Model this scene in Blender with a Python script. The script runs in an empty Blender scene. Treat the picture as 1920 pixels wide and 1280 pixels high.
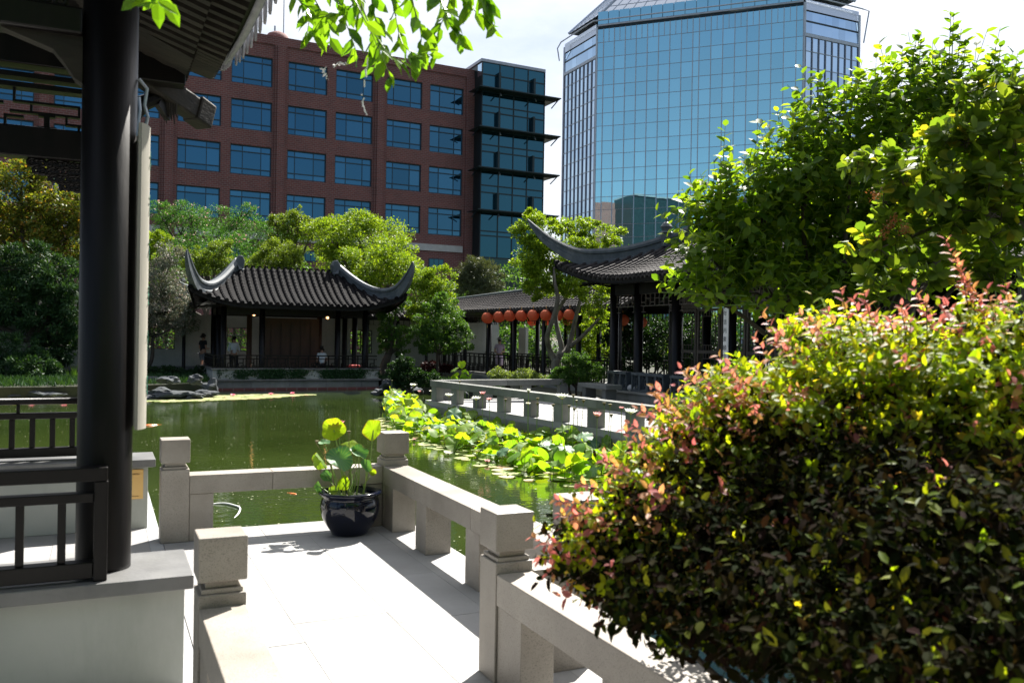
import bpy, bmesh, math, random
import numpy as np
from mathutils import Vector, Matrix
random.seed(7)
RNG = np.random.default_rng(11)
R = math.radians
S = bpy.context.scene
C = S.collection

# ---------------------------------------------------------------- camera
F_PX, PITCH, ROLL, HEAD, EYE = 1630.0, R(-0.13), R(0.93), R(25.2), 1.6
def cam_axes():
    cr, sr, cp, sp = math.cos(ROLL), math.sin(ROLL), math.cos(PITCH), math.sin(PITCH)
    c, s = math.cos(HEAD), math.sin(HEAD)
    right = np.array([c, -s, 0.]); fwd0 = np.array([s, c, 0.]); up = np.array([0, 0, 1.])
    down = sp*fwd0 - cp*up
    fwd = cp*fwd0 + sp*up
    r = cr*right - sr*down
    d = sr*right + cr*down
    return r, d, fwd
AX_R, AX_D, AX_F = cam_axes()
cam = bpy.data.cameras.new('camera'); camo = bpy.data.objects.new('camera', cam); C.objects.link(camo)
M4 = Matrix.Identity(4)
for i in range(3):
    M4[i][0] = AX_R[i]; M4[i][1] = -AX_D[i]; M4[i][2] = -AX_F[i]
M4[2][3] = EYE
camo.matrix_world = M4
cam.sensor_width = 36; cam.lens = F_PX/1920*36; cam.clip_start = .05; cam.clip_end = 3000
cam.dof.use_dof = True; cam.dof.focus_distance = 13; cam.dof.aperture_fstop = 4.5
S.camera = camo
# ---------------------------------------------------------------- sky, sun, exposure
SUN = Vector((.63, .53, 1.0)).normalized()
w = bpy.data.worlds.new('World'); S.world = w; w.use_nodes = True
nt = w.node_tree; nt.nodes.clear()
N, L = nt.nodes, nt.links
out = N.new('ShaderNodeOutputWorld'); bg = N.new('ShaderNodeBackground'); sky = N.new('ShaderNodeTexSky')
sky.sky_type = 'NISHITA'; sky.sun_disc = False
sky.sun_elevation = math.asin(SUN.z); sky.sun_rotation = math.atan2(SUN.x, SUN.y)
sky.air_density = 1.0; sky.dust_density = 2.0; sky.ozone_density = 1.5
tc = N.new('ShaderNodeTexCoord'); mp = N.new('ShaderNodeMapping'); mp.inputs['Scale'].default_value = (1, 1, 2.6)
mp.inputs['Location'].default_value = (.35, .1, .2)
no = N.new('ShaderNodeTexNoise'); no.inputs['Scale'].default_value = 2.1; no.inputs['Detail'].default_value = 7; no.inputs['Roughness'].default_value = .58
rp = N.new('ShaderNodeValToRGB'); rp.color_ramp.elements[0].position = .30; rp.color_ramp.elements[1].position = .62
mx = N.new('ShaderNodeMixRGB')
# cloud brightness falls off with the angle from the sun, as thin cloud does
dt = N.new('ShaderNodeVectorMath'); dt.operation = 'DOT_PRODUCT'; dt.inputs[1].default_value = SUN; L.new(tc.outputs['Generated'], dt.inputs[0])
mr_ = N.new('ShaderNodeMapRange'); mr_.inputs['From Min'].default_value = -.2; mr_.inputs['From Max'].default_value = 1; mr_.inputs['To Min'].default_value = 2.5; mr_.inputs['To Max'].default_value = 11
L.new(dt.outputs['Value'], mr_.inputs['Value'])
cb_ = N.new('ShaderNodeVectorMath'); cb_.operation = 'SCALE'; cb_.inputs[0].default_value = (.97, .99, 1.03); L.new(mr_.outputs[0], cb_.inputs['Scale']); L.new(cb_.outputs[0], mx.inputs[2])
L.new(tc.outputs['Generated'], mp.inputs[0]); L.new(mp.outputs[0], no.inputs[0]); L.new(no.outputs['Fac'], rp.inputs[0])
hz = N.new('ShaderNodeMapRange'); hz.inputs['From Min'].default_value = -.15; hz.inputs['From Max'].default_value = .55; hz.inputs['To Min'].default_value = .22; hz.inputs['To Max'].default_value = 1; L.new(dt.outputs['Value'], hz.inputs['Value'])
hm = N.new('ShaderNodeMath'); hm.operation = 'MULTIPLY'; L.new(rp.outputs[0], hm.inputs[0]); L.new(hz.outputs[0], hm.inputs[1]); L.new(hm.outputs[0], mx.inputs[0]); L.new(sky.outputs[0], mx.inputs[1]); L.new(mx.outputs[0], bg.inputs[0])
bg.inputs[1].default_value = .05
L.new(bg.outputs[0], out.inputs[0])
sl = bpy.data.lights.new('sun', 'SUN'); sl.energy = 5.0; sl.angle = R(.53); sl.color = (1, .955, .88)
so = bpy.data.objects.new('sun', sl); C.objects.link(so)
so.rotation_euler = SUN.to_track_quat('Z', 'Y').to_euler()
S.view_settings.view_transform = 'Standard'; S.view_settings.look = 'None'
S.view_settings.exposure = 1.5; S.view_settings.gamma = 1; S.view_settings.use_curve_mapping = False
S.render.engine = 'CYCLES'

# ---------------------------------------------------------------- placing helpers
def ray(px, py):
    return AX_R*((px-960)/F_PX) + AX_D*((py-640)/F_PX) + AX_F
EP = np.array([0, 0, EYE])
def at(px, py, D): return EP + ray(px, py)*D                # depth D along the view
def atz(px, py, z): d = ray(px, py); return EP + d*((z-EYE)/d[2])
def atX(px, py, X): d = ray(px, py); return EP + d*(X/d[0])
def atY(px, py, Y): d = ray(px, py); return EP + d*(Y/d[1])
def depth_of(p): return float(np.dot(np.asarray(p)-EP, AX_F))

# ---------------------------------------------------------------- object helpers
def tag(o, label=None, cat=None, group=None, kind=None):
    if label: o['label'] = label
    if cat: o['category'] = cat
    if group: o['group'] = group
    if kind: o['kind'] = kind
    return o
def thing(name, loc, label, cat, group=None):
    o = bpy.data.objects.new(name, None); o.location = loc; o.empty_display_size = .1
    C.objects.link(o); return tag(o, label, cat, group)
ORG = {}
def org(o): return ORG.get(o.name, Vector((0, 0, 0))) if o else Vector((0, 0, 0))
class MB:
    """collects faces in world coordinates"""
    def __init__(s): s.v = []; s.f = []
    def add(s, vs, fs):
        n = len(s.v); s.v += [tuple(map(float, v)) for v in vs]; s.f += [tuple(n+i for i in f) for f in fs]; return s
    def box(s, a, b, rz=0, piv=None):
        x0, y0, z0 = a; x1, y1, z1 = b
        vs = [(x0,y0,z0),(x1,y0,z0),(x1,y1,z0),(x0,y1,z0),(x0,y0,z1),(x1,y0,z1),(x1,y1,z1),(x0,y1,z1)]
        if rz:
            px, py = piv if piv else ((x0+x1)/2, (y0+y1)/2); c, n = math.cos(rz), math.sin(rz)
            vs = [(px+(x-px)*c-(y-py)*n, py+(x-px)*n+(y-py)*c, z) for x, y, z in vs]
        return s.add(vs, [(0,3,2,1),(4,5,6,7),(0,1,5,4),(1,2,6,5),(2,3,7,6),(3,0,4,7)])
    def obox(s, c, ux, uy, uz):
        c, ux, uy, uz = map(lambda q: np.asarray(q, float), (c, ux, uy, uz))
        vs = [c+a*ux+b*uy+d*uz for d in (-1, 1) for a, b in ((-1,-1),(1,-1),(1,1),(-1,1))]
        return s.add(vs, [(0,3,2,1),(4,5,6,7),(0,1,5,4),(1,2,6,5),(2,3,7,6),(3,0,4,7)])
    def bar(s, p, q, w, h, up=(0,0,1)):
        """box bar from p to q, width w, height h"""
        p, q = np.asarray(p, float), np.asarray(q, float); d = q-p; n = np.linalg.norm(d); d = d/n
        sd = np.cross(d, up); sd /= max(np.linalg.norm(sd), 1e-9); u = np.cross(sd, d)
        return s.obox((p+q)/2, d*n/2, sd*w/2, u*h/2)
    def tube(s, pts, rad, n=8, cap=True, flat=1.0):
        pts = [np.asarray(p, float) for p in pts]; m = len(pts)
        rr = rad if hasattr(rad, '__len__') else [rad]*m
        vs = []; fs = []; ref = None
        for i, p in enumerate(pts):
            d = pts[min(i+1, m-1)] - pts[max(i-1, 0)]; d = d/max(np.linalg.norm(d), 1e-9)
            if ref is None:
                ref = np.array([0,0,1.]) if abs(d[2]) < .9 else np.array([1.,0,0])
            a = np.cross(d, ref); a /= max(np.linalg.norm(a), 1e-9); b = np.cross(a, d); ref = b
            for k in range(n):
                t = 2*math.pi*k/n; vs.append(p + rr[i]*(a*math.cos(t) + flat*b*math.sin(t)))
        for i in range(m-1):
            for k in range(n):
                fs.append((i*n+k, i*n+(k+1) % n, (i+1)*n+(k+1) % n, (i+1)*n+k))
        if cap: fs += [tuple(range(n))[::-1], tuple((m-1)*n+k for k in range(n))]
        return s.add(vs, fs)
    def lathe(s, c, prof, n=24, closed=False):
        vs = []; fs = []; m = len(prof)
        for r_, z in prof:
            for k in range(n):
                t = 2*math.pi*k/n; vs.append((c[0]+r_*math.cos(t), c[1]+r_*math.sin(t), c[2]+z))
        for i in range(m-1):
            for k in range(n): fs.append((i*n+k, i*n+(k+1) % n, (i+1)*n+(k+1) % n, (i+1)*n+k))
        return s.add(vs, fs)
    def prism(s, poly, axis_vec):
        """poly: list of 3d points, extruded by axis_vec"""
        n = len(poly); a = [np.asarray(p, float) for p in poly]; e = np.asarray(axis_vec, float)
        return s.add(a + [p+e for p in a], [tuple(range(n))[::-1], tuple(range(n, 2*n))] + [(i, (i+1) % n, n+(i+1) % n, n+i) for i in range(n)])
    def grid(s, pts, nu, nv):
        """pts[u][v] flattened"""
        return s.add(pts, [(i*nv+j, (i+1)*nv+j, (i+1)*nv+j+1, i*nv+j+1) for i in range(nu-1) for j in range(nv-1)])
    def build(s, name, mat, parent=None, smooth=False, bevel=0, loc=None, solid=0):
        if parent is not None: o0 = org(parent)
        elif loc is not None: o0 = Vector(loc)
        else:
            a = np.array(s.v); o0 = Vector(((a[:,0].min()+a[:,0].max())/2, (a[:,1].min()+a[:,1].max())/2, a[:,2].min()))
        me = bpy.data.meshes.new(name); a = np.array(s.v) - np.array(o0)
        me.from_pydata(a.tolist(), [], s.f)
        if isinstance(mat, (list, tuple)):
            for q in mat: me.materials.append(q)
        else: me.materials.append(mat)
        if smooth: me.polygons.foreach_set('use_smooth', [True]*len(me.polygons))
        bm = bmesh.new(); bm.from_mesh(me); bmesh.ops.recalc_face_normals(bm, faces=bm.faces); bm.to_mesh(me); bm.free()
        me.update()
        o = bpy.data.objects.new(name, me); C.objects.link(o)
        if parent is not None: o.parent = parent
        else: o.location = o0
        ORG[o.name] = o0
        if bevel:
            b = o.modifiers.new('bevel', 'BEVEL'); b.width = bevel; b.segments = 2; b.limit_method = 'ANGLE'; b.angle_limit = R(40)
        if solid:
            b = o.modifiers.new('solid', 'SOLIDIFY'); b.thickness = solid; b.offset = 0
        return o
_thing = thing
def thing(name, loc, label, cat, group=None):
    loc = Vector([float(q) for q in loc]); o = _thing(name, loc, label, cat, group); ORG[o.name] = loc; return o
def inst(mesh, name, parent, mat4, label=None):
    """copy sharing a mesh; mat4 in world coordinates"""
    o = bpy.data.objects.new(name, mesh); C.objects.link(o)
    if parent is not None:
        o.parent = parent; mm = mat4.copy(); mm.translation = mm.translation - org(parent); o.matrix_local = mm
    else: o.matrix_world = mat4
    ORG[o.name] = mat4.translation.copy()
    if label: o['label'] = label
    return o
def frame(p, x, y, z, s=1.0):
    m = Matrix.Identity(4)
    for i in range(3): m[i][0] = x[i]*s; m[i][1] = y[i]*s; m[i][2] = z[i]*s; m[i][3] = p[i]
    return m
def mesh_from(name, vs, fs, mat, smooth=False):
    me = bpy.data.meshes.new(name); me.from_pydata([tuple(map(float, v)) for v in vs], [], fs)
    me.materials.append(mat)
    if smooth: me.polygons.foreach_set('use_smooth', [True]*len(me.polygons))
    me.update(); return me

# ---------------------------------------------------------------- materials
def newmat(name):
    m = bpy.data.materials.new(name); m.use_nodes = True; nt = m.node_tree
    b = nt.nodes['Principled BSDF']; return m, nt, b
OBJVAR = {'paving_granite': .18, 'granite': .12, 'bridge_stone': .2, 'dark_roof_tile': .5, 'grey_roof_tile': .4}
def rgba(c): return (c[0], c[1], c[2], 1)
def MAT(name, c1, c2=None, scale=3, rough=.6, bump=0, bscale=60, metal=0, spec=.5, coat=0, speck=None, stretch=(1,1,1), rvar=.1, contrast=(.35,.65), dirt=None):
    m, nt, b = newmat(name); N, L = nt.nodes, nt.links
    geo = N.new('ShaderNodeNewGeometry'); mp = N.new('ShaderNodeMapping'); mp.inputs['Scale'].default_value = stretch
    L.new(geo.outputs['Position'], mp.inputs[0])
    b.inputs['Roughness'].default_value = rough; b.inputs['Metallic'].default_value = metal
    b.inputs['Specular IOR Level'].default_value = spec; b.inputs['Coat Weight'].default_value = coat
    col = None
    if c2 is not None:
        n = N.new('ShaderNodeTexNoise'); n.inputs['Scale'].default_value = scale; n.inputs['Detail'].default_value = 6; n.inputs['Roughness'].default_value = .6
        L.new(mp.outputs[0], n.inputs[0])
        r = N.new('ShaderNodeValToRGB'); r.color_ramp.elements[0].position = contrast[0]; r.color_ramp.elements[1].position = contrast[1]
        r.color_ramp.elements[0].color = rgba(c1); r.color_ramp.elements[1].color = rgba(c2)
        L.new(n.outputs['Fac'], r.inputs[0]); col = r.outputs[0]
        if rvar:
            mr = N.new('ShaderNodeMapRange'); mr.inputs['To Min'].default_value = rough-rvar; mr.inputs['To Max'].default_value = min(1, rough+rvar)
            L.new(n.outputs['Fac'], mr.inputs[0]); L.new(mr.outputs[0], b.inputs['Roughness'])
    if speck:
        sc, cs, amt = speck
        n2 = N.new('ShaderNodeTexNoise'); n2.inputs['Scale'].default_value = sc; n2.inputs['Detail'].default_value = 2
        L.new(geo.outputs['Position'], n2.inputs[0])
        r2 = N.new('ShaderNodeValToRGB'); r2.color_ramp.elements[0].position = .55; r2.color_ramp.elements[1].position = .7
        L.new(n2.outputs['Fac'], r2.inputs[0])
        mu = N.new('ShaderNodeMath'); mu.operation = 'MULTIPLY'; mu.inputs[1].default_value = amt; L.new(r2.outputs[0], mu.inputs[0])
        mx = N.new('ShaderNodeMixRGB'); L.new(mu.outputs[0], mx.inputs[0])
        if col: L.new(col, mx.inputs[1])
        else: mx.inputs[1].default_value = rgba(c1)
        mx.inputs[2].default_value = rgba(cs); col = mx.outputs[0]
    if dirt:   # shaped stains: streaks of dirt
        n3 = N.new('ShaderNodeTexNoise'); n3.inputs['Scale'].default_value = dirt[0]; n3.inputs['Detail'].default_value = 8; n3.inputs['Roughness'].default_value = .7
        m3 = N.new('ShaderNodeMapping'); m3.inputs['Scale'].default_value = (1, 1, .25); L.new(geo.outputs['Position'], m3.inputs[0]); L.new(m3.outputs[0], n3.inputs[0])
        r3 = N.new('ShaderNodeValToRGB'); r3.color_ramp.elements[0].position = .5; r3.color_ramp.elements[1].position = .75
        L.new(n3.outputs['Fac'], r3.inputs[0]); m_ = N.new('ShaderNodeMath'); m_.operation = 'MULTIPLY'; m_.inputs[1].default_value = dirt[2]; L.new(r3.outputs[0], m_.inputs[0])
        mx = N.new('ShaderNodeMixRGB'); L.new(m_.outputs[0], mx.inputs[0])
        if col: L.new(col, mx.inputs[1])
        else: mx.inputs[1].default_value = rgba(c1)
        mx.inputs[2].default_value = rgba(dirt[1]); col = mx.outputs[0]
    if name in OBJVAR and col:
        oi = N.new('ShaderNodeObjectInfo'); mv = N.new('ShaderNodeMapRange'); mv.inputs['To Min'].default_value = 1-OBJVAR[name]; mv.inputs['To Max'].default_value = 1+OBJVAR[name]*.5; L.new(oi.outputs['Random'], mv.inputs['Value'])
        hv = N.new('ShaderNodeHueSaturation'); L.new(col, hv.inputs['Color']); L.new(mv.outputs[0], hv.inputs['Value']); col = hv.outputs[0]
    if col: L.new(col, b.inputs['Base Color'])
    else: b.inputs['Base Color'].default_value = rgba(c1)
    if bump:
        n = N.new('ShaderNodeTexNoise'); n.inputs['Scale'].default_value = bscale; n.inputs['Detail'].default_value = 5
        L.new(mp.outputs[0], n.inputs[0]); bu = N.new('ShaderNodeBump'); bu.inputs['Strength'].default_value = bump; bu.inputs['Distance'].default_value = .02
        L.new(n.outputs['Fac'], bu.inputs['Height']); L.new(bu.outputs[0], b.inputs['Normal'])
    return m
def LEAF(name, cols, trans=.45, rough=.35, spec=.5, tr_tint=(1.6, 1.5, .5), tr_gain=1.0):
    """cols: list of (pos, rgb) picked at random per leaf"""
    m, nt, b = newmat(name); N, L = nt.nodes, nt.links
    geo = N.new('ShaderNodeNewGeometry'); oi = N.new('ShaderNodeObjectInfo')
    a = N.new('ShaderNodeMath'); a.operation = 'ADD'; L.new(geo.outputs['Random Per Island'], a.inputs[0]); L.new(oi.outputs['Random'], a.inputs[1])
    f = N.new('ShaderNodeMath'); f.operation = 'FRACT'; L.new(a.outputs[0], f.inputs[0])
    r = N.new('ShaderNodeValToRGB'); cr = r.color_ramp
    while len(cr.elements) < len(cols): cr.elements.new(.5)
    for e, (p, c) in zip(cr.elements, cols): e.position = p; e.color = rgba(c)
    L.new(f.outputs[0], r.inputs[0])
    rout = r.outputs[0]
    if 'lotus' in name or 'pot_leaf' in name:      # pale radial veins, browned ragged rim
        at_ = N.new('ShaderNodeAttribute'); at_.attribute_name = 'vein'; pw = N.new('ShaderNodeMath'); pw.operation = 'POWER'; pw.inputs[1].default_value = 7; L.new(at_.outputs['Fac'], pw.inputs[0])
        sc_ = N.new('ShaderNodeMath'); sc_.operation = 'MULTIPLY'; sc_.inputs[1].default_value = .45; L.new(pw.outputs[0], sc_.inputs[0])
        m1 = N.new('ShaderNodeMixRGB'); L.new(sc_.outputs[0], m1.inputs[0]); L.new(rout, m1.inputs[1]); m1.inputs[2].default_value = (.42,.48,.16,1)
        ar = N.new('ShaderNodeAttribute'); ar.attribute_name = 'rim'; nn = N.new('ShaderNodeTexNoise'); nn.inputs['Scale'].default_value = 22; L.new(geo.outputs['Position'], nn.inputs[0])
        ad = N.new('ShaderNodeMath'); ad.operation = 'MULTIPLY_ADD'; L.new(nn.outputs[0], ad.inputs[0]); ad.inputs[1].default_value = .5; L.new(ar.outputs['Fac'], ad.inputs[2])
        gr = N.new('ShaderNodeMapRange'); gr.inputs['From Min'].default_value = 1.16; gr.inputs['From Max'].default_value = 1.28; gr.inputs['To Max'].default_value = .8; L.new(ad.outputs[0], gr.inputs['Value'])
        m2 = N.new('ShaderNodeMixRGB'); L.new(gr.outputs[0], m2.inputs[0]); L.new(m1.outputs[0], m2.inputs[1]); m2.inputs[2].default_value = (.16,.09,.03,1); rout = m2.outputs[0]
    L.new(rout, b.inputs['Base Color'])
    b.inputs['Roughness'].default_value = rough; b.inputs['Specular IOR Level'].default_value = spec
    t = N.new('ShaderNodeBsdfTranslucent'); mu = N.new('ShaderNodeMixRGB'); mu.blend_type = 'MULTIPLY'; mu.inputs[0].default_value = 1
    mu.inputs[2].default_value = rgba([q*tr_gain for q in tr_tint]); L.new(rout, mu.inputs[1]); L.new(mu.outputs[0], t.inputs[0])
    ms = N.new('ShaderNodeMixShader'); ms.inputs[0].default_value = trans
    L.new(b.outputs[0], ms.inputs[1]); L.new(t.outputs[0], ms.inputs[2])
    L.new(ms.outputs[0], nt.nodes['Material Output'].inputs[0])
    return m
def GLASS(name, tint, refl=.5, base=(.01,.02,.03), rough=.02, wav=0):
    """mirror glazing: tinted reflection over a dark body"""
    m, nt, b = newmat(name); N, L = nt.nodes, nt.links
    nt.nodes.remove(b)
    g = N.new('ShaderNodeBsdfGlossy'); g.inputs['Color'].default_value = rgba(tint); g.inputs['Roughness'].default_value = rough
    d = N.new('ShaderNodeBsdfDiffuse'); d.inputs['Color'].default_value = rgba(base)
    oi = N.new('ShaderNodeObjectInfo'); mv = N.new('ShaderNodeMapRange'); k_ = .22 if 'office' in name else .07
    mv.inputs['To Min'].default_value = 1-k_; mv.inputs['To Max'].default_value = 1+k_*.6; L.new(oi.outputs['Random'], mv.inputs['Value'])
    hv = N.new('ShaderNodeHueSaturation'); hv.inputs['Color'].default_value = rgba(tint); L.new(mv.outputs[0], hv.inputs['Value']); L.new(hv.outputs[0], g.inputs['Color'])
    fr = N.new('ShaderNodeFresnel'); fr.inputs['IOR'].default_value = 1.5
    mr = N.new('ShaderNodeMapRange'); mr.inputs['To Min'].default_value = refl-.04; mr.inputs['To Max'].default_value = 1
    L.new(fr.outputs[0], mr.inputs[0])
    ms = N.new('ShaderNodeMixShader'); L.new(mr.outputs[0], ms.inputs[0]); L.new(d.outputs[0], ms.inputs[1]); L.new(g.outputs[0], ms.inputs[2])
    if wav:
        tc_ = N.new('ShaderNodeNewGeometry'); n = N.new('ShaderNodeTexNoise'); n.inputs['Scale'].default_value = .35; n.inputs['Detail'].default_value = 2
        L.new(tc_.outputs['Position'], n.inputs[0]); bu = N.new('ShaderNodeBump'); bu.inputs['Strength'].default_value = wav; bu.inputs['Distance'].default_value = .1
        L.new(n.outputs['Fac'], bu.inputs['Height']); L.new(bu.outputs[0], g.inputs['Normal'])
    L.new(ms.outputs[0], nt.nodes['Material Output'].inputs[0]); return m

m_granite = MAT('granite', (.255,.226,.192), (.35,.315,.272), 2.5, .5, bump=.12, bscale=180, speck=(230, (.08,.068,.055), .7), dirt=(3.5, (.17,.15,.125), .25), spec=.6)
m_slab = MAT('paving_granite', (.31,.305,.30), (.40,.395,.39), 1.3, .55, bump=.05, bscale=120, speck=(300, (.2,.2,.2), .35), dirt=(1.6, (.26,.24,.21), .3), spec=.3)
m_joint = MAT('joint_mortar', (.17,.165,.155), (.25,.245,.235), 8, .9)
m_bridge = MAT('bridge_stone', (.16,.165,.155), (.26,.26,.24), 1.2, .8, bump=.1, bscale=90, speck=(150, (.14,.15,.13), .4), dirt=(2.5, (.13,.16,.11), .6), spec=.3)
m_slate = MAT('slate_coping', (.11,.11,.11), (.18,.18,.18), 3, .4, bump=.1, bscale=50, dirt=(3, (.2,.2,.18), .4))
m_strip = MAT('grey_edge_stone', (.30,.31,.32), (.38,.39,.40), 4, .6)
m_plaster = MAT('white_plaster', (.37,.385,.36), (.45,.46,.43), 1.2, .85, bump=.05, bscale=25, dirt=(1.8, (.25,.275,.235), .6), spec=.2)
m_wood = MAT('dark_lacquered_wood', (.0035,.003,.003), (.008,.006,.006), 9, .4, bump=.06, bscale=40, stretch=(1,1,.2), spec=.25)
m_wood_old = MAT('weathered_dark_timber', (.014,.012,.010), (.034,.028,.022), 7, .65, bump=.25, bscale=30, stretch=(.3,1,1), spec=.3)
m_wood_brown = MAT('brown_timber', (.055,.028,.018), (.10,.05,.03), 6, .5, bump=.1, bscale=30, stretch=(1,1,.2))
m_door = MAT('grey_brown_lattice_wood', (.06,.05,.042), (.11,.09,.075), 8, .55, stretch=(1,1,.3))
m_tile = MAT('dark_roof_tile', (.004,.004,.005), (.013,.012,.013), 5, .85, bump=.3, bscale=22, spec=.12, dirt=(6, (.035,.033,.03), .3))
m_tile2 = MAT('grey_roof_tile', (.016,.014,.015), (.05,.043,.043), 6, .8, bump=.3, bscale=22, spec=.25, dirt=(5, (.13,.12,.10), .35))
m_ridge = MAT('blue_grey_ridge_tile', (.045,.058,.068), (.085,.10,.112), 4, .6, bump=.15, bscale=30, dirt=(4, (.25,.26,.26), .35))
m_ridge2 = MAT('glazed_grey_end_tile', (.22,.22,.24), (.33,.33,.36), 9, .35, bump=.2, bscale=30)
m_rock = MAT('limestone_rock', (.016,.02,.025), (.06,.07,.082), 2.2, .85, bump=.9, bscale=7, dirt=(3, (.025,.035,.018), .8))
m_ground = MAT('garden_soil', (.015,.022,.009), (.035,.034,.02), 1.5, .95, bump=.5, bscale=8)
m_bark = MAT('grey_bark', (.07,.06,.05), (.17,.155,.13), 6, .85, bump=.5, bscale=25, stretch=(1,1,.3))
m_bark_d = MAT('dark_bark', (.03,.024,.018), (.07,.055,.04), 8, .85, bump=.5, bscale=30, stretch=(1,1,.3))
m_stem = MAT('green_stem', (.12,.22,.04), (.22,.30,.07), 12, .5)
m_steel = MAT('painted_steel_grey', (.30,.33,.37), (.38,.41,.45), 2, .4, metal=.6)
m_black = MAT('dark_teal_metal', (.010,.022,.026), (.02,.04,.045), 3, .35, metal=.3)
m_teal = MAT('teal_metal_panel', (.015,.07,.075), (.02,.09,.09), 1, .4)
m_frame = MAT('blue_window_frame', (.01,.045,.075), None, rough=.4)
m_concrete = MAT('pale_concrete', (.42,.42,.41), (.5,.5,.49), 2, .8)
m_glass_b = GLASS('office_glass', (.10,.28,.43), .62, (.006,.03,.055), .015, wav=.02)
m_glass_box = GLASS('dark_box_glass', (.075,.22,.30), .58, (.006,.03,.04), .015, wav=.03)
m_glass_t = GLASS('tower_glass', (.54,.94,1.0), .86, (.03,.08,.12), .01, wav=.02)
m_glass_ts = GLASS('tower_side_glass', (.66,.84,1.0), .9, (.05,.08,.12), .01, wav=.05)
m_mull = MAT('tower_mullion', (.40,.48,.58), (.48,.56,.66), 2, .35)
m_mull_d = MAT('tower_side_mullion', (.14,.16,.21), (.20,.22,.27), 2, .4)
m_panel = GLASS('tower_roof_panel', (.78,.84,.92), .7, (.4,.43,.47), .22)
m_white = MAT('white_paint', (.80,.80,.78), None, rough=.5)
m_ink = MAT('ink', (.012,.012,.014), None, rough=.6)
m_inkbrown = MAT('brown_ink', (.12,.05,.015), None, rough=.6)
m_sign = MAT('orange_yellow_sign', (.72,.44,.14), (.78,.52,.20), 3, .5)
m_green_ink = MAT('green_ink', (.03,.22,.14), None, rough=.6)
m_cream = MAT('cream_painted_board', (.30,.285,.24), (.40,.375,.32), 6, .55, stretch=(1,1,.15), dirt=(4, (.25,.22,.17), .4))
m_lantern = None
m_gold = MAT('gold_tassel', (.7,.38,.08), None, rough=.5)
m_pot = MAT('dark_blue_glaze', (.0008,.002,.009), (.0015,.004,.018), 4, .10, spec=.4, coat=.3, rvar=.03)
m_soil = MAT('pot_soil', (.09,.05,.025), (.2,.13,.08), 20, .9, bump=.6, bscale=60)
m_pebble = MAT('pebble', (.42,.38,.32), (.66,.62,.55), 15, .7)
m_skin = MAT('skin', (.42,.24,.16), None, rough=.55)
m_hair = MAT('black_hair', (.012,.010,.009), None, rough=.5)
m_shirt_w = MAT('white_cloth', (.62,.68,.72), (.72,.78,.8), 14, .8)
m_shirt_b = MAT('black_cloth', (.012,.013,.016), (.02,.02,.024), 14, .9)
m_shorts = MAT('grey_cloth', (.16,.17,.19), (.2,.21,.23), 14, .9)
m_lav = MAT('lavender_cloth', (.50,.38,.52), (.58,.46,.6), 14, .85)
m_red = MAT('red_fabric', (.35,.03,.03), (.45,.05,.04), 8, .8)
m_koi = MAT('koi_orange', (.55,.10,.02), (.75,.25,.05), 20, .3)
m_web = MAT('cobweb_silk', (.75,.75,.75), None, rough=.6)
m_pink = LEAF('pink_petal', [(0,(.70,.14,.26)),(1,(.85,.38,.46))], .35, .5, tr_tint=(1.1,.9,.95))
m_palepink = LEAF('pale_pink_petal', [(0,(.75,.36,.38)),(1,(.85,.58,.56))], .35, .5, tr_tint=(1.05,.95,.95))
m_whitepet = LEAF('white_petal', [(0,(.78,.79,.72)),(1,(.85,.86,.80))], .35, .5, tr_tint=(1,1,.92))
m_lantern = LEAF('orange_red_paper', [(0,(.72,.185,.085)),(1,(.78,.22,.11))], .5, .8, tr_tint=(1.05,1.1,1))
m_pod = MAT('lotus_seed_pod', (.12,.09,.05), (.22,.19,.09), 20, .8)
def emis(name, col, e):
    m, nt, b = newmat(name); b.inputs['Base Color'].default_value = rgba(col); b.inputs['Emission Color'].default_value = rgba(col); b.inputs['Emission Strength'].default_value = e; return m
m_lamp = emis('lamp_glow', (1, .5, .2), 2.2)

# brick
def brick_mat():
    m, nt, b = newmat('red_brick'); N, L = nt.nodes, nt.links
    geo = N.new('ShaderNodeNewGeometry'); sp = N.new('ShaderNodeSeparateXYZ'); L.new(geo.outputs['Position'], sp.inputs[0])
    ad = N.new('ShaderNodeMath'); ad.operation = 'ADD'; L.new(sp.outputs[0], ad.inputs[0]); L.new(sp.outputs[1], ad.inputs[1])
    cb = N.new('ShaderNodeCombineXYZ'); L.new(ad.outputs[0], cb.inputs[0]); L.new(sp.outputs[2], cb.inputs[1])
    br = N.new('ShaderNodeTexBrick'); L.new(cb.outputs[0], br.inputs[0])
    br.inputs['Color1'].default_value = (.20,.066,.058,1); br.inputs['Color2'].default_value = (.14,.050,.048,1); br.inputs['Mortar'].default_value = (.22,.15,.14,1)
    br.inputs['Scale'].default_value = 1; br.inputs['Brick Width'].default_value = .42; br.inputs['Row Height'].default_value = .17; br.inputs['Mortar Size'].default_value = .022
    n = N.new('ShaderNodeTexNoise'); n.inputs['Scale'].default_value = .6; n.inputs['Detail'].default_value = 5; L.new(geo.outputs['Position'], n.inputs[0])
    mr = N.new('ShaderNodeMapRange'); mr.inputs['To Min'].default_value = .8; mr.inputs['To Max'].default_value = 1.15; L.new(n.outputs[0], mr.inputs[0])
    hs = N.new('ShaderNodeHueSaturation'); L.new(br.outputs[0], hs.inputs['Color']); L.new(mr.outputs[0], hs.inputs['Value'])
    L.new(hs.outputs[0], b.inputs['Base Color']); b.inputs['Roughness'].default_value = .85
    bu = N.new('ShaderNodeBump'); bu.inputs['Strength'].default_value = .4; bu.inputs['Distance'].default_value = .02; bu.invert = True
    L.new(br.outputs['Fac'], bu.inputs['Height']); L.new(bu.outputs[0], b.inputs['Normal'])
    return m
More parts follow.
